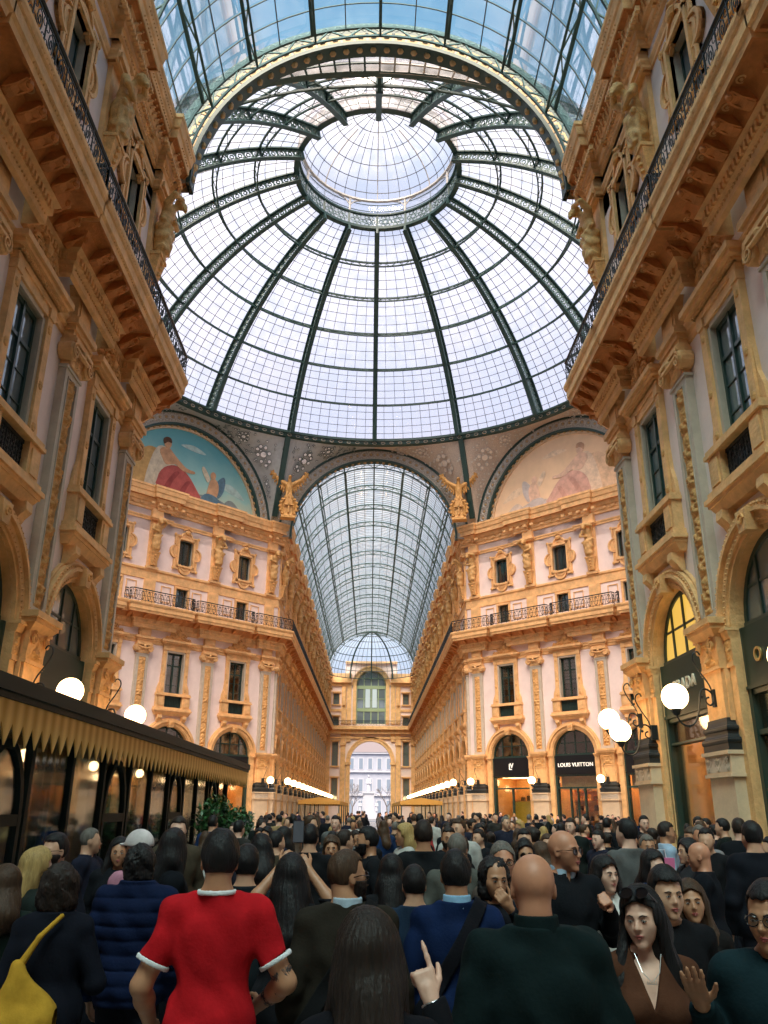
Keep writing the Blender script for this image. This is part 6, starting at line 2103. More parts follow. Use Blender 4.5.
def shop(x, y, rz, label, sign=None, kind='door', board=SIGNBLK, room=True, group=None, seed=0, brass=False, z0=4.3):
    e = empty('shop_front', (x, y, 0), rz, label=label, cat='shop front', group=group)
    b = MB()
    w = 1.7
    b.box(-w, -w + .14, .06, .4, 0, 5.6).box(w - .14, w, .06, .4, 0, 5.6).box(-w, w, .1, .36, z0 - .12, z0).box(-w, w, .1, .3, .0, .35)
    if kind == 'door':
        b.box(-.62, -.54, .1, .3, 0, 3.4).box(.54, .62, .1, .3, 0, 3.4).box(-w, w, .1, .3, 3.36, 3.46).box(-.03, .03, .1, .28, 0, 3.4)
        b.box(-.14, -.1, .02, .08, 1.0, 2.2).box(.1, .14, .02, .08, 1.0, 2.2)
    elif kind == 'display':
        b.box(-.05, .05, .1, .28, .3, 3.4).box(-w, w, .1, .3, 3.36, 3.46)
    elif kind == 'arch':
        b.box(-w, w, .1, .3, 3.5, 3.56)
    part('shop_frame', b.mesh('shop_frame', FRAME), e)
    sb = part('sign_board', MB().box(-w + .1, w - .1, .05, .30, z0, 5.58).box(-w + .02, w - .02, .02, .34, z0 - .02, z0 + .05).mesh('sign_board', board), e)
    if sign:
        part('lettering', sign, sb)
    part('shop_glass', MB().box(-w + .1, w - .1, .2, .21, .35, z0 - .1).mesh('shop_glass', CLEAR), e)
    if room:
        part('shop_room', ROOM, e)
        part('ceiling_lamp', LITE, e)
        part('goods', GM[seed % 2], e)
        if kind == 'display':
            part('display_panel', MB().box(-.3, 1.5, .6, .66, .3, 2.5).mesh('display_panel', YELW), e)
        if kind in ('arch',):
            part('upper_panel', MB().box(-w + .14, w - .14, .3, .36, 3.5, z0 - .1).mesh('upper_panel', ORANGE), e)
        if kind == 'door':
            part('upper_panel', MB().box(-w + .14, w - .14, .6, .66, 3.3, z0 - .1).mesh('upper_panel', WARMWALL), e)
    else:
        part('shop_room', MB().box(-w, w, .6, .7, 0, 4.3).mesh('shop_back', mat('dim amber shop wall', (.30, .16, .06), .7)), e)
    return e
t1 = text_mesh('LOUIS VUITTON', .37, LETTER, .02, 1.06); t1.transform(Matrix.Translation((0, .03, 4.82)))
tl = text_mesh('L', .58, LETTER, .02); tv = text_mesh('V', .50, LETTER, .02)
tl.transform(Matrix.Translation((-.08, .03, 4.74))); tv.transform(Matrix.Translation((.06, .025, 4.86)))
lvm = join_me('lettering', [(tl, None), (tv, None)], LETTER)
t2 = text_mesh('PRADA', .42, mat('warm metal lettering', (.8, .72, .55), .4), .02, 1.25); t2.transform(Matrix.Translation((0, .03, 4.78)))
b_ = OUT_FL[2]
def far_shop(s, c, *a, **k):
    sx = c + .15
    return shop(s * (abs(b_[0]) + sx * R2), b_[1] - sx * R2, RZ['dleft' if s < 0 else 'dright'], *a, **k)
far_shop(1, 3.55, 'shop with a black board and a small monogram beside the far arcade', lvm, 'display', seed=1)
far_shop(1, 9.05, 'shop under a black board lettered in white capitals, amber glass doors', t1, 'door')
far_shop(1, 14.55, 'dark shop front partly behind the near right corner pier', None, 'door', seed=1)
far_shop(-1, 3.55, 'bright orange shop window beside the far arcade on the left', None, 'arch', seed=1)
far_shop(-1, 9.05, 'lit shop front in the middle of the left octagon wall, behind the cafe', None, 'door')
far_shop(-1, 14.55, 'lit shop front on the left octagon wall next to the near corner', None, 'display')
for s, nm in ((-1, 'left'), (1, 'right')):
    for i in range(3):
        c = (NEAR_Y[i] + NEAR_Y[i + 1]) / 2
        nth = ('at the octagon corner', 'second from the octagon corner', 'third from the octagon corner')[i]
        if s > 0 and i == 0:
            shop(s * W, c, RZ[nm], 'shop with dark green board and golden display in the near right wall', t2, 'arch', SIGNGRN, seed=0, z0=4.2)
        else:
            sg = None
            if s > 0 and i == 1:
                sg = text_mesh('O', .42, LETTERG, .02); sg.transform(Matrix.Translation((-.95, .03, 4.78)))
            shop(s * W, c, RZ[nm], 'shop front in the near %s wall, %s' % (nm, nth), sg, 'door', SIGNGRN, seed=i)
    for i in range(15):
        c = (ARM_Y[i] + ARM_Y[i + 1]) / 2
        shop(s * W, c, RZ[nm], 'shop front in the %s wall of the far arcade, %s from the octagon' % (nm, ORD[i]), None, 'door', SIGNBLK, room=False, group='shop fronts of the far arcade, %s' % nm)

# ------------------------------------------------------------------ cafe pavilion along the near left wall
AWN = bpy.data.materials.new('gold striped awning cloth'); AWN.use_nodes = True
nt = AWN.node_tree; tc = nt.nodes.new('ShaderNodeTexCoord'); wv = nt.nodes.new('ShaderNodeTexWave'); wv.bands_direction = 'Y'; wv.inputs['Scale'].default_value = 1.3
rp = nt.nodes.new('ShaderNodeValToRGB'); rp.color_ramp.elements[0].color = (.66, .36, .08, 1); rp.color_ramp.elements[1].color = (.90, .60, .20, 1)
nt.links.new(tc.outputs['Object'], wv.inputs['Vector']); nt.links.new(wv.outputs['Fac'], rp.inputs[0]); nt.links.new(rp.outputs[0], nt.nodes['Principled BSDF'].inputs['Base Color']); nt.nodes['Principled BSDF'].inputs['Roughness'].default_value = .8
PAVG = mat('black green pavilion paint', (.006, .017, .016), .6, spec=.25)
KX, KY0, KY1 = -3.38, 3.0, 23.2
pav = empty('cafe_pavilion', (KX, KY0, 0), label='long dark green glazed cafe pavilion with gold pointed awning edge', cat='pavilion')
L = KY1 - KY0
b = MB()
b.add([(-3.9, 0, 3.5), (0, 0, 2.96), (0, L, 2.96), (-3.9, L, 3.5), (-3.9, 0, 3.4), (0, 0, 2.80), (0, L, 2.80), (-3.9, L, 3.4)], [(0, 1, 2, 3), (7, 6, 5, 4), (0, 4, 5, 1), (1, 5, 6, 2), (2, 6, 7, 3), (3, 7, 4, 0)])
b.box(-.06, .07, -.05, L + .05, 2.84, 2.98).box(-.02, .04, -.02, L + .02, 2.78, 2.84)
part('pavilion_roof', b.mesh('roof', PAVG), pav)
b = MB()
nT = int(L / .24)
def tooth_row(p0, dx, dy, n, ln):
    v = []; f = []
    for i in range(n):
        u0, u1 = ln * i / n, ln * (i + 1) / n
        q = [(0, 2.80), (0, 2.58), (.15, 2.52), (.5, 2.38), (.85, 2.52), (1, 2.58), (1, 2.80)]
        for y in (0, .012):
            pass
        base = b.n
        vs = []
        for off in (0, .014):
            for t, z in q:
                u = u0 + (u1 - u0) * t
                vs.append((p0[0] + dx * u + dy * off, p0[1] + dy * u + dx * off, z))
        m = len(q)
        fs = [tuple(range(m)), tuple(range(2 * m - 1, m - 1, -1))] + [(k, k + m, (k + 1) % m + m, (k + 1) % m) for k in range(m)]
        b.add(vs, fs)
tooth_row((0, 0), 0, 1, nT, L)
tooth_row((-3.5, L), 1, 0, 15, 3.5)
part('awning_edge', b.mesh('awning_edge', AWN), pav)
b = MB(); gx = -.55
g = MB()
y = 0; k = 0
while y < L - .2:
    b.box(gx - .045, gx + .045, y - .045, y + .045, 0, 2.9)
    w = 1.35
    if k % 3 == 1:      # arched opening
        n = 12
        pts = [(gx, y + w / 2 - .52 * math.cos(PI * i / n), 1.75 + .75 * math.sin(PI * i / n)) for i in range(n + 1)]
        b.tube([(gx, y + w / 2 - .52, 0)] + pts + [(gx, y + w / 2 + .52, 0)], .06, 4)
        b.box(gx - .04, gx + .04, y + .1, y + w - .1, 1.66, 1.78)
    else:
        b.box(gx - .04, gx + .04, y, y + w, 0, .12).box(gx - .05, gx + .05, y, y + w, 1.0, 1.12).box(gx - .02, gx + .02, y, y + w, .12, 1.0)
    y += w; k += 1
b.box(gx - .06, gx + .06, L - .12, L, 0, 2.9).box(gx - .05, gx + .05, 0, L, 2.7, 2.86)
for i in range(5):
    x = gx - 3.2 * (i / 4); b.box(x - .05, x + .05, L - .1, L, 0, 2.95 + .13 * i)
b.box(gx - 3.2, gx, L - .08, L, .0, 1.05).box(gx - 3.2, gx, L - .08, L, 2.75, 2.9)
part('pavilion_frame', b.mesh('frame', PAVG), pav)
part('pavilion_glass', MB().box(gx - .005, gx + .005, 0, L, 1.1, 2.75).box(gx - 3.2, gx, L - .05, L - .04, 1.05, 2.75).mesh('glass', CLEAR), pav)
# little lamps hanging inside the pavilion
for i in range(6):
    e = empty('pendant_lamp', (KX - 1.6, KY0 + 3 + i * 3.1, 2.65), 0, label='small lit pendant lamp hanging inside the glazed cafe, %s from the near end' % ORD[i], cat='lamp', group='pendant lamps in the cafe')
    part('lamp_shade', MB().sphere((0, 0, -.1), .09, 10).mesh('shade', GLOBE, True), e)
    part('cord', MB().tube([(0, 0, 0), (0, 0, .42)], .008, 4).mesh('cord', IRON), e)

# low awnings of the cafes in the far arcade
for s, nm in ((-1, 'left'), (1, 'right')):
    e = empty('cafe_awning', (s * 4.6, 78, 0), 0, label='low amber cafe awning on dark posts in the far arcade, %s side' % nm, cat='awning'); e.scale = (1, 1, .87)
    b = MB(); b.prism([(-1.9, 3.0), (0, 3.35), (1.9, 3.0), (1.9, 2.85), (-1.9, 2.85)], 0, 30)
    part('awning_roof', b.mesh('roof', AWN), e)
    b = MB()
    for yy in (0, 29.98):
        for i in range(16):
            x = -1.9 + 3.8 * i / 16; b.prism([(x, 2.86), (x, 2.72), (x + .12, 2.6), (x + .2375, 2.72), (x + .2375, 2.86)], yy, yy + .02)
    for i in range(60):
        for x in (-1.9, 1.9):
            b.prism([(i * .5, 2.86), (i * .5, 2.7), (i * .5 + .25, 2.58), (i * .5 + .5, 2.7), (i * .5 + .5, 2.86)], x - .01, x + .01, 0, 'yz')
    part('awning_edge', b.mesh('edge', AWN), e)
    for yy in (0.1, 7.5, 15, 22.5, 29.8):
        for x in (-1.8, 1.8):
            part('post', MB().box(x - .05, x + .05, yy - .05, yy + .05, 0, 2.9).mesh('post', GREEN_D), e)

# ------------------------------------------------------------------ potted shrubs by the cafe
LEAF = mat('glossy green leaf', (.03, .12, .03), .45, var=.5, vscale=4)
def shrub(x, y, hgt, r, n, label, seed=0):
    rr = random.Random(seed)
    e = empty('potted_shrub', (x, y, 0), 0, label=label, cat='plant')
    part('planter', MB().lathe([(.001, 0), (.22, 0), (.27, .5), (.31, .52), (.31, .58), (.26, .58), (.24, .5), (.001, .5)], 16).mesh('planter', BLACKSTONE), e)
    part('stem', MB().tube([(0, 0, .5), (.02, 0, hgt * .5), (0, 0, hgt - r)], .03, 6).mesh('stem', mat('bark', (.12, .07, .04), .9)), e)
    b = MB()
    for i in range(n):
        a = rr.uniform(0, 2 * PI); el = math.acos(rr.uniform(-1, 1)); q = r * rr.uniform(.5, 1)
        p = Vector((q * math.sin(el) * math.cos(a), q * math.sin(el) * math.sin(a), hgt - r * .6 + q * math.cos(el) * 1.15))
        d = Vector((rr.uniform(-1, 1), rr.uniform(-1, 1), rr.uniform(-.4, 1))).normalized(); s_ = d.cross(Vector((0, 0, 1))).normalized(); L_ = .12
        b.add([p, p + d * L_ * .5 + s_ * .03, p + d * L_, p + d * L_ * .5 - s_ * .03 + Vector((0, 0, .012))], [(0, 1, 2, 3)])
    part('foliage', b.mesh('foliage', LEAF), e)
shrub(-2.95, 16.5, 1.85, .42, 900, 'leafy green potted shrub beside the cafe in the crowd', 1)
shrub(-3.1, 20.6, 1.7, .36, 600, 'smaller potted shrub at the far end of the cafe', 2)

# ------------------------------------------------------------------ a small spotlight hanging under the dome rim
e = empty('hanging_spotlight', (13.9, 50.2, 28.2), 0, label='small dark globe spotlight hanging beside the right cornice under the dome', cat='spotlight')
part('lamp_body', MB().sphere((0, 0, 0), .3, 12).lathe([(.2, .2), (.12, .45), (.001, .5)], 10).mesh('body', IRON, True), e)
part('cord', MB().tube([(0, 0, .4), (.3, .3, 1.2), (.9, 1.0, 2.9)], .03, 4).mesh('cord', IRON), e)

# ------------------------------------------------------------------ the square beyond the end arch
OUTW = mat('haze pale palace wall', (.30, .32, .40), .8, var=.08, vscale=.3)  # outdoor haze is put into the pale bluish colours of the square
OUTT = mat('haze pale stone trim', (.36, .37, .43), .8)
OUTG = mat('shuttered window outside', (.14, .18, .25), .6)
pal = empty('palace', (0, 232, 0), 0, label='pale palace with rows of windows across the square, seen through the end arch', cat='building')
b = MB().box(-24, 24, 0, 12, 0, 16.6); part('palace_wall', b.mesh('palace_wall', OUTW), pal)
part('palace_roof', MB().prism([(-24.6, 16.6), (24.6, 16.6), (22, 20), (-22, 20)], -.6, 12).mesh('palace_roof', mat('roof tiles', (.26, .22, .24), .8)), pal)
b = MB()
for z in (5.4, 11.4, 16.2): b.box(-24.2, 24.2, -.5, 0, z, z + .5)
part('string_course', b.mesh('string_course', OUTT), pal)
for i in range(17):
    for z0, z1 in ((1.0, 4.2), (6.6, 9.6), (12.3, 15.0)):
        x = -20 + 2.5 * i
        f = part('palace_window', MB().box(x - .75, x + .75, -.12, .02, z0 - .2, z1 + .25).mesh('palace_window', OUTT), pal)
        part('window_pane', MB().box(x - .5, x + .5, -.16, -.1, z0, z1).mesh('window_pane', OUTG), f)
mon = empty('monument', (-.3, 188, 0), 0, label='pale monument with a standing figure on a tall pedestal in the square', cat='monument')
b = MB().box(-2.6, 2.6, -2.6, 2.6, 0, .8).box(-1.9, 1.9, -1.9, 1.9, .8, 1.6).box(-1.2, 1.2, -1.2, 1.2, 1.6, 5.2).box(-1.4, 1.4, -1.4, 1.4, 5.2, 5.6)
part('pedestal', b.mesh('pedestal', OUTT), mon)
def mfig(P):
    return union(P, [('c', (0, 0, 1.5), (0, 0, .1), .28, .45), ('e', (0, 0, 1.85), (.4, .28, .4)), ('c', (0, 0, 2.2), (0, -.05, 2.4), .14, .12), ('e', (0, -.06, 2.62), (.17, .2, .24)), ('c', (-.38, 0, 2.0), (-.42, -.2, 1.4), .13, .1), ('c', (-.42, -.2, 1.4), (.1, -.4, 1.45), .1, .08), ('c', (.38, 0, 2.0), (.42, -.2, 1.4), .13, .1), ('c', (.42, -.2, 1.4), (0, -.4, 1.35), .1, .08)], .1)
fm = np_mesh('fig', [(*nets(mfig, (-.8, -.8, -.3), (.8, .8, 3.0), .09), 0)], OUTT)
o = part('monument_figure', fm, mon); o.location = (0, 0, 5.6); o.scale = (1.2,) * 3
for sx in (-1, 1):
    for sy in (-1, 1):
        o = part('corner_figure', fm, mon); o.location = (sx * 1.75, sy * 1.75, 1.6); o.scale = (.75,) * 3
BARK = mat('bare bark', (.16, .14, .14), .9)
def bare_tree(x, y, h, seed, label):
    rr = random.Random(seed); b = MB()
    def br(p, d, L_, r, k):
        q = p + d * L_
        b.tube([p, p.lerp(q, .5) + Vector((rr.uniform(-.1, .1), rr.uniform(-.1, .1), 0)), q], [r, r * .85, r * .65], 5 if k > 2 else 3, cap=False)
        if k > 0:
            for _ in range(3):
                dd = (d + Vector((rr.uniform(-.8, .8), rr.uniform(-.8, .8), rr.uniform(-.1, .5)))).normalized()
                br(q, dd, L_ * .68, r * .55, k - 1)
    br(Vector((0, 0, 0)), Vector((0, 0, 1)), h * .36, .17, 4)
    o = tag(link('bare_tree', b.mesh('bare_tree', BARK), None, (x, y, 0)), label, 'tree')
bare_tree(-3.4, 172, 6.5, 1, 'bare tree in the square, left of the monument')
bare_tree(3.3, 170, 6.8, 2, 'bare tree in the square, right of the monument')
bare_tree(-4.4, 184, 8, 3, 'taller bare tree farther left behind the square')
bare_tree(4.3, 183, 8, 4, 'taller bare tree farther right behind the square')
tag(link('ground', MB().box(-60, 60, 147.7, 300, -.35, -.05).mesh('ground', mat('grey paving outside', (.20, .20, .22), .8))), 'grey paving of the square beyond the arch', 'ground', kind='structure')
# ------------------------------------------------------------------ extra pieces worn by people
TRIMW = mat('white shirt trim', (.75, .75, .78), .8)
def ring_collar(p, root, name, col, z0=1.455, z1=1.505, r=.073, g=.010, open_front=True, h=.006):
    def f(P):
        a = np.array([0, -.022 + p.lean * .1, 1.36]); b = np.array([0, -.03 + p.lean * .2, 1.56])
        d = p_cap(P, a, b, r + .012, r - .010)
        d = np.abs(d) - g * .5
        d = smax(d, z0 - .5 * np.maximum(P[:, 1], 0) - P[:, 2], .003)
        d = smax(d, P[:, 2] - z1 + .35 * np.maximum(P[:, 1], 0), .003)
        if open_front:
            d = smax(d, -np.maximum(np.abs(P[:, 0]) - .012 - .0, .02 - P[:, 1]), .004)
        return d
    me = to_me(name, nets(f, (-.16, -.17, 1.36), (.16, .15, 1.56), h), CLOTH)
    o = part(name, me, root); o.color = (*col, 1)
def strap_over(p, root_loc, face, k, label, col, side=1, bag=True, name='crossbody_bag', width=.028, bagcol=None, g=.030, bag_at=None, z_hip=.98):
    """a strap lying over the back and chest from one shoulder to the other hip, with its bag: a thing of its own"""
    # the band is the slice of the torso between two slanted planes through shoulder (-side) and hip (side)
    a = np.array([-side * .10, 0, 1.45]); b = np.array([side * .20, 0, z_hip])
    t = (b - a) / np.linalg.norm(b - a); nv = np.array([t[2], 0, -t[0]], np.float32)
    def f(P):
        d = union(P, p.torso(g) + [('e', (0, 0, .97), (.165 * p.b + g + .014, .115 * p.b + g + .014, .17 + g))], .05)
        d = np.abs(d) - .0075
        d = smax(d, np.abs((P - a.astype(np.float32)) @ nv) - width, .002)
        return smax(d, b[2] - .02 - P[:, 2], .004)
    e = empty(name, root_loc, math.radians(face), label=label, cat='bag'); e.scale = (k,) * 3
    o = part('strap', to_me('strap', nets(f, (-.35, -.30, .85), (.35, .30, 1.56), .007), CLOTH), e); o.color = (*col, 1)
    c0 = np.array(bag_at if bag_at is not None else (side * .12, -.24, .90))
    if bag == 'slouch':
        def fb(P):
            q = P - c0
            d = p_ell(q, (0, 0, -.06), (.15, .09, .15))
            d = smin(d, p_cap(q, (0, 0, .0), (side * -.02, .02, .20), .09, .025), .06)
            d = d - .010 * np.sin(P[:, 0] * 45 + P[:, 2] * 18) - wob(P, 21, .006, 2)
            return d
    else:
        fb = lambda P: p_box(P - c0.astype(np.float32), (0, 0, 0), (.13, .05, .10), .025) - wob(P, 15, .003)
    o = part('bag_body', to_me('bag_body', nets(fb, c0 - .32, c0 + .34, .011), CLOTH), e); o.color = (*(bagcol or col), 1)
    return e
TATTOO = mat('tattoo ink on skin', (.10, .06, .05), .55)
def tattoo_mat():
    m = TATTOO; nt = m.node_tree; b = nt.nodes['Principled BSDF']
    tc = nt.nodes.new('ShaderNodeTexCoord'); v = nt.nodes.new('ShaderNodeTexVoronoi'); v.inputs['Scale'].default_value = 34; v.feature = 'DISTANCE_TO_EDGE'
    n = nt.nodes.new('ShaderNodeTexNoise'); n.inputs['Scale'].default_value = 26
    ad = nt.nodes.new('ShaderNodeMath'); ad.operation = 'MULTIPLY'
    rp = nt.nodes.new('ShaderNodeValToRGB'); rp.color_ramp.elements[0].position = .03; rp.color_ramp.elements[0].color = (.05, .035, .035, 1); rp.color_ramp.elements[1].position = .16; rp.color_ramp.elements[1].color = (.44, .22, .13, 1)
    nt.links.new(tc.outputs['Object'], v.inputs['Vector']); nt.links.new(tc.outputs['Object'], n.inputs['Vector'])
    nt.links.new(v.outputs['Distance'], ad.inputs[0]); nt.links.new(n.outputs['Fac'], ad.inputs[1]); nt.links.new(ad.outputs[0], rp.inputs[0]); nt.links.new(rp.outputs[0], b.inputs['Base Color'])
tattoo_mat()

# ------------------------------------------------------------------ the people nearest the view
H_ = .0075
def x_red(p, root):
    for n in 'lr':
        def f(P, n=n):
            sh, el, wr = p.S[n]; c = sh + (el - sh) * .68; dd = ((el - sh) / np.linalg.norm(el - sh)).astype(np.float32)
            q = (P - c.astype(np.float32)); ax = q @ dd
            rr = np.sqrt(np.maximum((q * q).sum(1) - ax * ax, 0))
            return np.maximum(np.maximum(np.abs(rr - .069) - .006, np.abs(ax) - .010), np.sqrt((q * q).sum(1)) - .12)
        o = part('sleeve_trim', to_me('sleeve_trim', nets(f, (-.42, -.2, .95), (.42, .2, 1.45), .006), CLOTH), root); o.color = (.8, .8, .82, 1)
    ring_collar(p, root, 'neck_trim', (.8, .8, .82), 1.475, 1.497, .080, .012, False)
    sh, el, wr = p.S['r']
    a = sh + (el - sh) * .86; b = el + (wr - el) * .62
    g = lambda P: np.maximum(union(P, [('c', a, el, .0475, .0445), ('c', el, b, .0445, .039)], .01), -union(P, [('c', a - (el - a) * .1, el, .043, .040), ('c', el, b + (b - el) * .1, .040, .034)], .01))
    part('tattoo', to_me('tattoo', nets(g, np.minimum(a, b) - .12, np.maximum(a, b) + .12, .006), TATTOO), root)
person(-.74, 4.0, 4, 'man in a red t-shirt with white collar and cuffs seen from behind, tattooed right arm', H=1.775, build=.95, skin='tan', hair=('fade', 'black'), hvol=.004,
       top=dict(name='t_shirt', col=(.50, .010, .016), sleeve='short', cutr=.68, fold=.008), head=(.06, -.05, 0),
       arms={'r': ((.315, -.02, 1.135), (.20, .17, 1.02)), 'l': ((-.285, -.03, 1.13), (-.26, .15, .95))}, h=H_, extra=x_red, seed=1)
def x_curly(p, root):
    e = empty('shoulder_bag', root.location, math.radians(8), label='mustard yellow slouchy shoulder bag hanging behind the curly haired woman', cat='bag'); e.scale = (p.k,) * 3
    f = lambda P: union(P, [('c', (.06, -.135, 1.475), (-.03, -.20, 1.38), .013, .014), ('c', (-.03, -.20, 1.38), (-.11, -.225, 1.24), .014, .022)], .01)
    o = part('strap', to_me('strap', nets(f, (-.3, -.4, 1.0), (.2, .0, 1.6), .007), CLOTH), e); o.color = (.50, .27, .03, 1)
    def fb(P):
        d = union(P, [('c', (-.10, -.23, 1.25), (-.16, -.25, 1.0), .02, .10), ('c', (-.10, -.23, 1.25), (.03, -.24, 1.02), .02, .085), ('c', (-.16, -.25, .96), (.02, -.25, .98), .10, .09)], .04)
        return d - .010 * np.sin(P[:, 0] * 40 + P[:, 2] * 16) - wob(P, 19, .008, 2)
    o = part('bag_body', to_me('bag_body', nets(fb, (-.5, -.5, .7), (.1, .1, 1.4), .009), CLOTH), e); o.color = (.50, .27, .03, 1)
person(-1.68, 4.7, 8, 'woman with big dark curly hair and black coat seen from behind, carrying the yellow bag', H=1.59, female=True, skin='light', hair=('curly', 'dark'), hvol=-.01, top=dict(name='coat', col=(.008, .009, .016), g=.026, coatw=.05, hem=.6),
       arms={'r': ((.25, .0, 1.12), (.19, .16, 1.13)), 'l': None}, h=.009, extra=x_curly, seed=2)
person(-2.31, 6.35, 165, 'dark haired man in dark sunglasses facing the view beside the cafe', H=1.70, skin='light', hair=('short', 'black'), beard='dark', glasses='dark', faced=True, head=(-.25, 0, 0), top=dict(col=(.012, .012, .02)), h=.009, seed=3)
person(-2.13, 5.55, -60, 'blond woman turned to the right in front of the man in sunglasses', H=1.63, female=True, skin='pale', hair=('bob', 'blond'), top=dict(name='coat', col=(.014, .02, .018), g=.022), faced=True, h=.009, seed=4)
person(-2.06, 4.95, 20, 'brown haired woman in a dark jacket at the left edge behind the blond woman', H=1.57, female=True, skin='light', hair=('bob', 'brown'), top=dict(col=(.012, .02, .016)), h=.010, seed=5)
person(-1.41, 5.25, -6, 'person in a navy quilted puffer jacket seen from behind', H=1.68, skin='light', hair=('curly', 'black'), hvol=-.028, top=dict(name='puffer_jacket', col=(.006, .012, .042), g=.034, puff=True, collar=1.52), h=.008, seed=6)
def x_cap(p, root):
    def f(P):
        q = (P - p.hc) @ p.HR
        d = p_ell(q, (0, -.014, .045), (.097, .118, .112)) - .002
        d = smin(d, p_ell(q, (0, .10, .045), (.07, .075, .012)), .02)
        return smax(d, .035 - q[:, 2], .006)
    o = part('cap', to_me('cap', nets(f, p.hc - .2, p.hc + .24, .008), CLOTH), root); o.color = (.62, .55, .55, 1)
person(-1.78, 6.6, 60, 'older person in a pale cap and pink top facing left behind the puffer jacket', H=1.70, skin='ruddy', hair=('crop', 'grey'), top=dict(name='sweater', col=(.50, .22, .30)), h=.010, extra=x_cap, faced=True, seed=7)
person(-1.40, 6.0, -70, 'person with long black hair in a black coat between puffer jacket and red t-shirt', H=1.74, skin='light', hair=('long', 'black'), top=dict(name='coat', col=(.006, .007, .01), g=.025), h=.010, faced=True, head=(.9, 0, 0), seed=8)
person(-.84, 5.6, 0, 'boy with thick black hair and black jacket just right of the red t-shirt', H=1.65, skin='light', hair=('short', 'black'), hvol=.006, top=dict(col=(.010, .014, .018)), h=.010, seed=9)
person(-.48, 4.75, 2, 'woman with long black hair holding up a phone in both hands', H=1.64, female=True, skin='tan', hair=('long', 'black'), top=dict(col=(.010, .010, .013), g=.02),
       arms={'l': ((-.27, .14, 1.42), (-.075, .26, 1.66)), 'r': ((.27, .14, 1.42), (.085, .26, 1.64))}, hands={'l': ('hold', (.3, 1, 0)), 'r': ('hold', (-.3, 1, 0))}, h=.008, seed=10)
e = empty('smartphone', (-.478, 5.075, 1.69), 0, label='smartphone held up by the long haired woman', cat='phone')
part('phone_case', MB().box(-.032, .032, -.004, .004, -.02, .10).mesh('case', mat('phone back', (.02, .02, .025), .3)), e)
part('camera_lens', MB().sphere((-.02, .005, .085), .006, 8).mesh('lens', LENS), e)
part('screen', MB().box(-.029, .029, -.0055, -.004, -.016, .096).mesh('screen', mat('phone screen', (.03, .04, .05), .1, emit=(.5, .55, .6), estr=.05)), e)
def x_beard(p, root):
    ring_collar(p, root, 'shirt_collar', (.42, .52, .62), 1.46, 1.515, .070, .012)
    strap_over(p, root.location, 4, p.k, 'black crossbody bag strap over the olive brown coat', (.008, .008, .009), side=-1, width=.034)
person(-.17, 4.3, 4, 'bearded man in glasses and an olive brown coat, face turned to the right', H=1.69, build=1.18, skin='tan', hair=('crop', 'brown'), beard='dark', glasses='clear', faced=True, head=(-1.15, 0, 0),
       top=dict(name='coat', col=(.024, .019, .014), g=.026, hem=.75), h=H_, extra=x_beard, seed=11)
def x_front(p, root):
    def f(P):
        d = union(P, p.torso(.024), .05)
        d = smin(d, union(P, p.armp(.02), .02), .03)
        d = np.abs(d) - .006
        return smax(smax(d, np.abs((P[:, 2] - 1.375) + .25 * (P[:, 0] - .08)) - .022, .004), np.maximum(.03 - P[:, 0], P[:, 0] - .13), .004)
    o = part('white_collar', to_me('white_collar', nets(f, (0, -.25, 1.2), (.25, .1, 1.5), .007), CLOTH), root); o.color = (.6, .62, .66, 1)
    def b(P):
        sh, el, wr = p.S['r']; d = ((wr - el) / np.linalg.norm(wr - el)).astype(np.float32); q = P - (wr - d * .012).astype(np.float32); ax = q @ d
        rr = np.sqrt(np.maximum((q * q).sum(1) - ax * ax, 0))
        return np.maximum(np.abs(rr - .031) - .004, np.abs(ax) - .005)
    o = part('bracelet', to_me('bracelet', nets(b, p.S['r'][2] - .08, p.S['r'][2] + .08, .004), mat('silver', (.6, .6, .6), .3, metal=1)), root)
person(-.07, 2.5, 3, 'woman in front with long dark hair seen from behind, right hand raised, pointing', H=1.60, female=True, skin='pale', hair=('verylong', 'dark'), hvol=.006, top=dict(name='black_top', col=(.008, .008, .011), g=.018),
       arms={'r': ((.285, .06, 1.22), (.205, .14, 1.475)), 'l': None}, hands={'r': ('point', (-.2, 1, 0)), 'l': 'relaxed'}, h=.006, extra=x_front, seed=12)
def x_navy(p, root):
    ring_collar(p, root, 'shirt_collar', (.28, .48, .70), 1.455, 1.52, .070, .012)
    strap_over(p, root.location, 0, p.k, 'black crossbody strap and bag over the navy sweater', (.008, .008, .012), side=-1, width=.036)
person(.37, 4.5, 0, 'man in a navy blue sweater with pale blue collar seen from behind', H=1.68, build=1.1, skin='tan', hair=('fade', 'black'), top=dict(name='sweater', col=(.006, .016, .060), fold=.007), h=H_, extra=x_navy, seed=13)
person(.20, 5.3, 5, 'short man with black hair between the bearded man and the navy sweater', H=1.56, skin='light', hair=('short', 'black'), top=dict(name='shirt', col=(.012, .025, .05)), h=.009, seed=14)
def x_bald(p, root):
    ring_collar(p, root, 'jacket_collar', (.006, .014, .015), 1.45, 1.525, .074, .014)
person(.51, 3.15, -2, 'bald man in a dark green black jacket seen from behind in front', H=1.74, build=1.2, skin='ruddy', hair=None, top=dict(col=(.006, .014, .015), g=.028, fold=.008), h=.0065, extra=x_bald, seed=15)
def x_bs(p, root):
    ring_collar(p, root, 'shirt_collar', (.42, .55, .70), 1.43, 1.525, .070, .016)
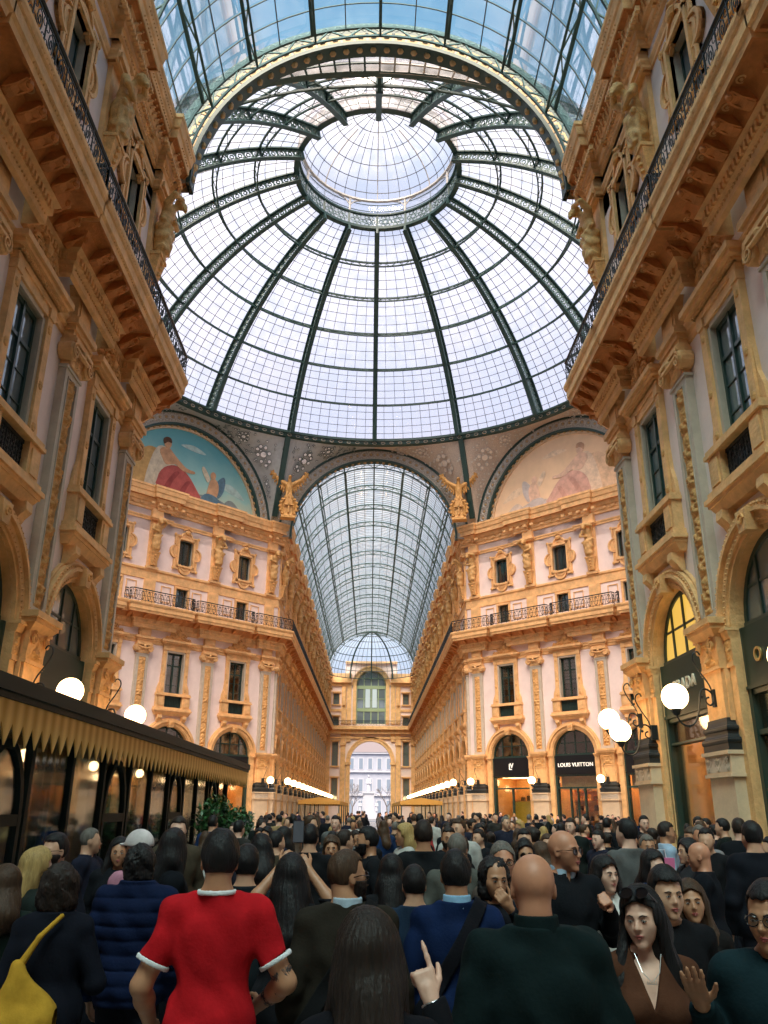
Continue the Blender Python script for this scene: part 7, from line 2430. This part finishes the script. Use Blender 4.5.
person(1.10, 5.3, 195, 'bald man in sunglasses with black sweater and pale blue collar, facing the view', H=1.775, build=1.05, skin='ruddy', hair=None, glasses='dark', faced=True, head=(.55, 0, 0), top=dict(name='sweater', col=(.008, .009, .012), open_v=.06),
       arms={'l': ((-.27, .03, 1.14), (-.12, .26, 1.33)), 'r': None}, hands={'l': ('fist', (1, .3, 0)), 'r': 'relaxed'}, h=.007, extra=x_bs, seed=16)
person(.65, 5.1, 180, 'woman with dark curly hair holding her hand to her mouth', H=1.62, female=True, skin='tan', hair=('curly', 'black'), hvol=-.02, faced=True, head=(.2, -.1, 0), top=dict(col=(.010, .010, .014)),
       arms={'l': ((-.26, .05, 1.2), (-.055, .20, 1.46)), 'r': None}, hands={'l': ('hold', (0, -1, 0)), 'r': 'relaxed'}, h=.0075, seed=17)
person(1.50, 5.9, 190, 'smiling woman with long black hair and white top facing the view', H=1.59, female=True, skin='pale', hair=('long', 'black'), faced=True, head=(.2, 0, 0), top=dict(name='white_top', col=(.62, .60, .58), open_v=.08), h=.0085, seed=18)
def x_main(p, root):
    b = MB(); b.tube([(-.055, .075, 1.475), (-.035, .118, 1.41), (0, .128, 1.375), (.035, .118, 1.41), (.055, .075, 1.475)], .0016, 4)
    for i in range(6): b.tube([(-.018 + .007 * i, .133, 1.368), (-.015 + .007 * i, .134, 1.382), (-.013 + .007 * i, .133, 1.368)], .0016, 4)
    part('necklace', b.mesh('necklace', mat('silver', (.6, .6, .6), .3, metal=1)), root)
    g = MB()
    for sd in (-1, 1):
        ring = [p.headpt(sd * .036 + .030 * math.cos(2 * PI * i / 12), .075 - .02 * math.sin(2 * PI * i / 12), .125 + .020 * math.sin(2 * PI * i / 12)) for i in range(12)]
        g.add(ring, [tuple(range(12))], 0); g.tube(ring, .003, 4, 0, closed=True)
        g.tube([p.headpt(sd * .066, .07, .125), p.headpt(sd * .09, .0, .06)], .003, 4)
    part('sunglasses_on_hair', g.mesh('sunglasses', LENS), root)
person(1.02, 3.6, 172, 'woman in front with long black hair, brown open top, necklace and sunglasses on her head', H=1.585, female=True, skin='pale', hair=('long', 'black'), faced=True, head=(-.42, -.06, .05), top=dict(name='brown_top', col=(.085, .032, .017), open_v=.22, g=.012, fold=.006),
       h=.0055, extra=x_main, seed=19)
person(1.36, 4.3, 185, 'dark haired person in black right behind the woman with the necklace', H=1.61, skin='light', hair=('short', 'black'), hvol=.01, faced=True, top=dict(col=(.008, .008, .01)), h=.009, seed=20)
person(1.66, 4.8, 160, 'brown haired woman peeking out behind the woman with the necklace', H=1.52, female=True, skin='tan', hair=('long', 'brown'), faced=True, head=(.1, .1, .08), top=dict(col=(.012, .010, .010)), h=.008, seed=21)
person(2.62, 7.15, 70, 'balding man in a black suit standing side on by the right, looking left', H=1.65, build=1.1, skin='ruddy', hair=None, faced=True, head=(-.1, -.15, 0), top=dict(name='suit_jacket', col=(.007, .008, .012), g=.03, hem=.72),
       arms={'l': ((-.25, .10, 1.15), (-.12, .32, 1.12)), 'r': None}, trous=(.007, .008, .012), h=.008, seed=22)
person(3.22, 7.5, 5, 'broad man with black hair and black jacket seen from behind at the right edge', H=1.80, build=1.15, skin='light', hair=('short', 'black'), top=dict(col=(.008, .009, .014), g=.03), h=.010, seed=23)
person(1.36, 3.2, 150, 'man in glasses and dark teal jacket at the right edge, palm held out', H=1.64, skin='tan', hair=('short', 'black'), glasses='clear', faced=True, head=(-.3, -.1, 0), top=dict(col=(.008, .022, .028), g=.024),
       arms={'r': ((.25, -.04, 1.15), (.26, .15, 1.315)), 'l': None}, hands={'r': ('open', (0, 0, 1)), 'l': 'relaxed'}, h=.0065, seed=24)
person(-.08, 7.9, 110, 'dark haired man with a short beard in profile, dark jacket, above the bearded man', H=1.73, skin='tan', hair=('short', 'black'), beard='black', faced=True, head=(-.3, 0, 0), top=dict(col=(.010, .011, .014)), h=.010, seed=25)
person(.40, 7.6, 0, 'tall man in a black t-shirt seen from behind with a pale backpack strap', H=1.79, skin='tan', hair=('fade', 'dark'), top=dict(name='t_shirt', col=(.010, .011, .013), sleeve='short'), h=.011, seed=26)
person(.78, 9.4, 180, 'man with short beard facing the view in the middle of the crowd', H=1.71, skin='tan', hair=('short', 'dark'), beard='dark', faced=True, top=dict(col=(.012, .012, .015)), h=.012, seed=27)
person(.60, 6.7, 0, 'man with grey brown hair seen from behind, above the navy sweater', H=1.71, skin='ruddy', hair=('crop', 'grey'), top=dict(col=(.09, .09, .08)), h=.011, seed=28)
person(.80, 5.75, 180, 'grey haired woman in glasses facing the view behind the curly haired woman', H=1.68, female=True, skin='ruddy', hair=('bob', 'grey'), hvol=-.008, glasses='clear', faced=True, top=dict(col=(.08, .06, .05)), h=.009, seed=29)
person(-.43, 8.5, 180, 'woman in a salmon orange top facing the view in the middle distance', H=1.63, female=True, skin='tan', hair=('bob', 'brown'), faced=True, top=dict(name='salmon_top', col=(.62, .16, .09)), h=.013, seed=30)
person(-.33, 9.4, -60, 'man in a grey hooded jacket turned to the right in the middle distance', H=1.67, skin='light', hair=('short', 'dark'), faced=True, top=dict(name='hooded_jacket', col=(.10, .11, .12), g=.025), h=.013, seed=31)
person(-.62, 8.2, 0, 'tall man in black seen from behind beyond the raised phone', H=1.74, skin='light', hair=('short', 'black'), top=dict(col=(.010, .010, .012)), h=.012, seed=32)
person(.08, 6.0, 0, 'woman with long black hair seen from behind right of the bearded man', H=1.58, female=True, skin='light', hair=('long', 'black'), top=dict(col=(.010, .010, .012)), h=.011, seed=33)
person(-.92, 7.0, 10, 'person with black hair seen from behind near the potted shrub', H=1.68, skin='light', hair=('bob', 'black'), top=dict(col=(.012, .012, .02)), h=.013, seed=34)
person(3.50, 10.5, -100, 'smiling man in a light blue shirt in profile near the right shop', H=1.76, skin='tan', hair=('short', 'dark'), faced=True, top=dict(name='shirt', col=(.32, .42, .55)), h=.012, seed=35)
person(3.95, 10.9, 110, 'woman with brown hair in a white top talking to the man in light blue', H=1.70, female=True, skin='tan', hair=('bun', 'brown'), faced=True, top=dict(name='white_top', col=(.5, .5, .5)), h=.013, seed=36)
person(3.60, 9.7, 175, 'older man in a grey jacket facing the view near the right pier', H=1.74, skin='ruddy', hair=('crop', 'grey'), faced=True, top=dict(col=(.20, .19, .20)), h=.012, seed=37)
person(3.40, 9.0, 150, 'dark haired man in black left of the broad man at the right edge', H=1.72, skin='light', hair=('short', 'black'), top=dict(col=(.010, .010, .012)), h=.012, seed=38)
person(2.91, 8.2, 100, 'woman in a dark patterned dress holding a pink paper bag', H=1.64, female=True, skin='light', hair=('bob', 'black'), faced=True, top=dict(name='dress', col=(.03, .03, .035), coatw=.08, hem=.5),
       arms={'r': ((.22, .1, 1.2), (.08, .28, 1.35)), 'l': None}, hands={'r': ('hold', (0, 0, 1)), 'l': 'relaxed'}, h=.010, seed=39)
e = empty('pink_bag', (2.64, 8.17, 1.36), .3, label='pink paper bag held up by the woman in the dark dress', cat='paper bag')
part('bag_body', MB().prism([(-.11, -.07), (.11, -.07), (.12, .09), (-.12, .09)], -.03, .03).mesh('bag', mat('pink paper', (.68, .16, .32), .6)), e)
part('handle', MB().tube([(-.05, 0, .09), (-.04, 0, .16), (.04, 0, .16), (.05, 0, .09)], .004, 4).mesh('handle', TRIMW), e)
person(2.89, 9.95, 80, 'balding man in a dark blue jacket looking left in the right crowd', H=1.65, skin='ruddy', hair=None, faced=True, top=dict(col=(.015, .03, .08)), h=.012, seed=40)
person(2.75, 8.9, 178, 'man with short grey hair facing the view in the right crowd', H=1.65, skin='tan', hair=('short', 'grey'), faced=True, top=dict(col=(.02, .02, .025)), h=.012, seed=41)
person(2.05, 6.6, 200, 'black haired woman in a blue top behind the smiling woman', H=1.60, female=True, skin='pale', hair=('bob', 'black'), faced=True, top=dict(name='blue_top', col=(.02, .05, .16)), h=.010, seed=42)
person(1.52, 9.0, 180, 'young man with black hair facing the view between the two bald men', H=1.70, skin='light', hair=('short', 'black'), faced=True, top=dict(col=(.02, .02, .022)), h=.012, seed=43)
person(1.20, 7.2, 180, 'black haired woman in dark sunglasses facing the view behind the bald man', H=1.65, female=True, skin='tan', hair=('long', 'black'), glasses='dark', faced=True, top=dict(col=(.20, .03, .03)), h=.011, seed=44)

# ------------------------------------------------------------------ the rest of the crowd: a few figures copied with their own coats
MIDFACE = []
def crowd_kind(i, h, parts):
    rr = random.Random(100 + i)
    female = i % 2 == 1
    hs = [('short', 'black'), ('long', 'black'), ('short', 'dark'), ('bob', 'brown'), ('crop', 'grey'), ('bun', 'dark'), ('fade', 'black'), ('long', 'brown'), ('short', 'brown'), ('bob', 'blond')][i % 10]
    sk = ['light', 'tan', 'pale', 'ruddy'][i % 4]
    arms = None
    if i % 5 == 3: arms = {'r': ((.24, .10, 1.18), (.10, .30, 1.32)), 'l': None}
    p = Person(1.75, 1.0 + .06 * (i % 3), female, (rr.uniform(-.5, .5), 0, 0), arms, 0, 'relaxed', .03 * (i % 3))
    B = p.body(h); Hh = p.hair(h * .9, hs[0], i); T = p.top(h, g=.022 + .006 * (i % 2), hem=.7 + .12 * (i % 2), seed=i); Tr = p.trousers(h * 1.2)
    S = p.shoes(max(.014, h * .6))
    if parts:
        MIDFACE.append(p.face())
        return [('person', to_me('person', B, SKINS[sk])), ('hair', to_me('hair', Hh, HAIRS[hs[1]])), ('jacket', to_me('jacket', T, CLOTH)), ('trousers', to_me('trousers', Tr, TROUS)), ('shoes', to_me('shoes', S, SHOE))]
    return [('person', np_mesh('person', [(*B, 0), (*Hh, 1), (*T, 2), (*Tr, 3), (*S, 4)], [SKINS[sk], HAIRS[hs[1]], CLOTH, TROUS, SHOE]))]
MID = [crowd_kind(i, .017, True) for i in range(10)]
FAR = [crowd_kind(i, .03, False) for i in range(10)]
COLS = [((.008, .009, .012), 'black'), ((.015, .016, .03), 'dark navy'), ((.03, .028, .026), 'charcoal'), ((.010, .014, .013), 'blackish green'), ((.06, .045, .03), 'dark brown'), ((.10, .10, .10), 'grey'),
        ((.012, .03, .09), 'blue'), ((.42, .40, .38), 'pale'), ((.30, .03, .03), 'red'), ((.30, .20, .10), 'tan')]
HAIRW = ['short black hair', 'long black hair', 'short dark hair', 'brown bob', 'cropped grey hair', 'dark hair in a bun', 'black hair', 'long brown hair', 'brown hair', 'blond bob']
def allowed(x, y):
    if y < DN:
        return abs(x) < 6.6 and not (x < -2.9 and y < 24)
    if y < DF:
        return abs(x) < 7 + min(y - DN, DF - y) * .9 and abs(x) < 17
    if 77 < y < 109 and abs(x) > 2.4:
        return False
    return abs(x) < 6.3
rng = random.Random(21)
placed = list(PEOPLE_LOCS) + [(-2.95, 16.5), (-3.1, 20.6)]
def try_place(y, x, sep):
    for a, b in placed:
        if (a - x) ** 2 + (b - y) ** 2 < sep * sep: return False
    placed.append((x, y)); return True
spots = []
tries = 0
while len(spots) < 70 and tries < 20000:
    tries += 1
    y = rng.uniform(6.4, 18); x = rng.uniform(-.50, .50) * y * .98
    if not allowed(x, y) or (y < 8 and abs(x) < 2.6 and rng.random() < .5): continue
    if try_place(y, x, .62): spots.append((x, y, 0))
tries = 0
while len(spots) < 255 and tries < 60000:
    tries += 1
    t = rng.random(); y = 16 + 62 * t ** 1.3
    x = rng.uniform(-.47, .47) * y
    if not allowed(x, y): continue
    if try_place(y, x, .7): spots.append((x, y, 1))
for x, y, far in spots:
    i = rng.randrange(10)
    if i in (9, 3, 4) and rng.random() < .5: i = rng.choice((0, 1, 2, 6))
    ci = rng.choices(range(10), [30, 16, 12, 8, 6, 6, 5, 4, 2, 2])[0]
    col, cn = COLS[ci]
    H = rng.uniform(1.60, 1.82) * (.96 if i % 2 else 1)
    f = rng.choice((0, 0, 0, 180, 180, 90, -90)) + rng.uniform(-35, 35)
    K = FAR[i] if far else MID[i]
    away = abs(((f + 180) % 360) - 180) < 90
    zone = ('nearby' if y < 11 else 'mid crowd' if y < 18 else 'under dome' if y < 45 else 'far arcade')
    side = ('left side' if x < -.12 * y else 'right side' if x > .12 * y else 'centre')
    faced_ = not away and not far
    g = 'people with %s and %s clothes %s, %s, %s' % (HAIRW[i], cn, zone, side, 'from behind' if away else 'facing the view')
    lab = 'person with %s, %s clothes, %s, %s, %s' % (HAIRW[i], cn, 'from behind' if away else 'facing view', zone, side)
    root = link('person', K[0][1], None, (x, y, 0), math.radians(f)); root.scale = (H / 1.75,) * 3; root.color = (*col, 1)
    tag(root, lab[:150], 'person', g)
    for nm, me in K[1:]:
        o = part(nm, me, root); o.color = (*col, 1)
    if faced_:
        for nm, L_ in MIDFACE[i].items():
            for me in L_: part(nm, me, root)
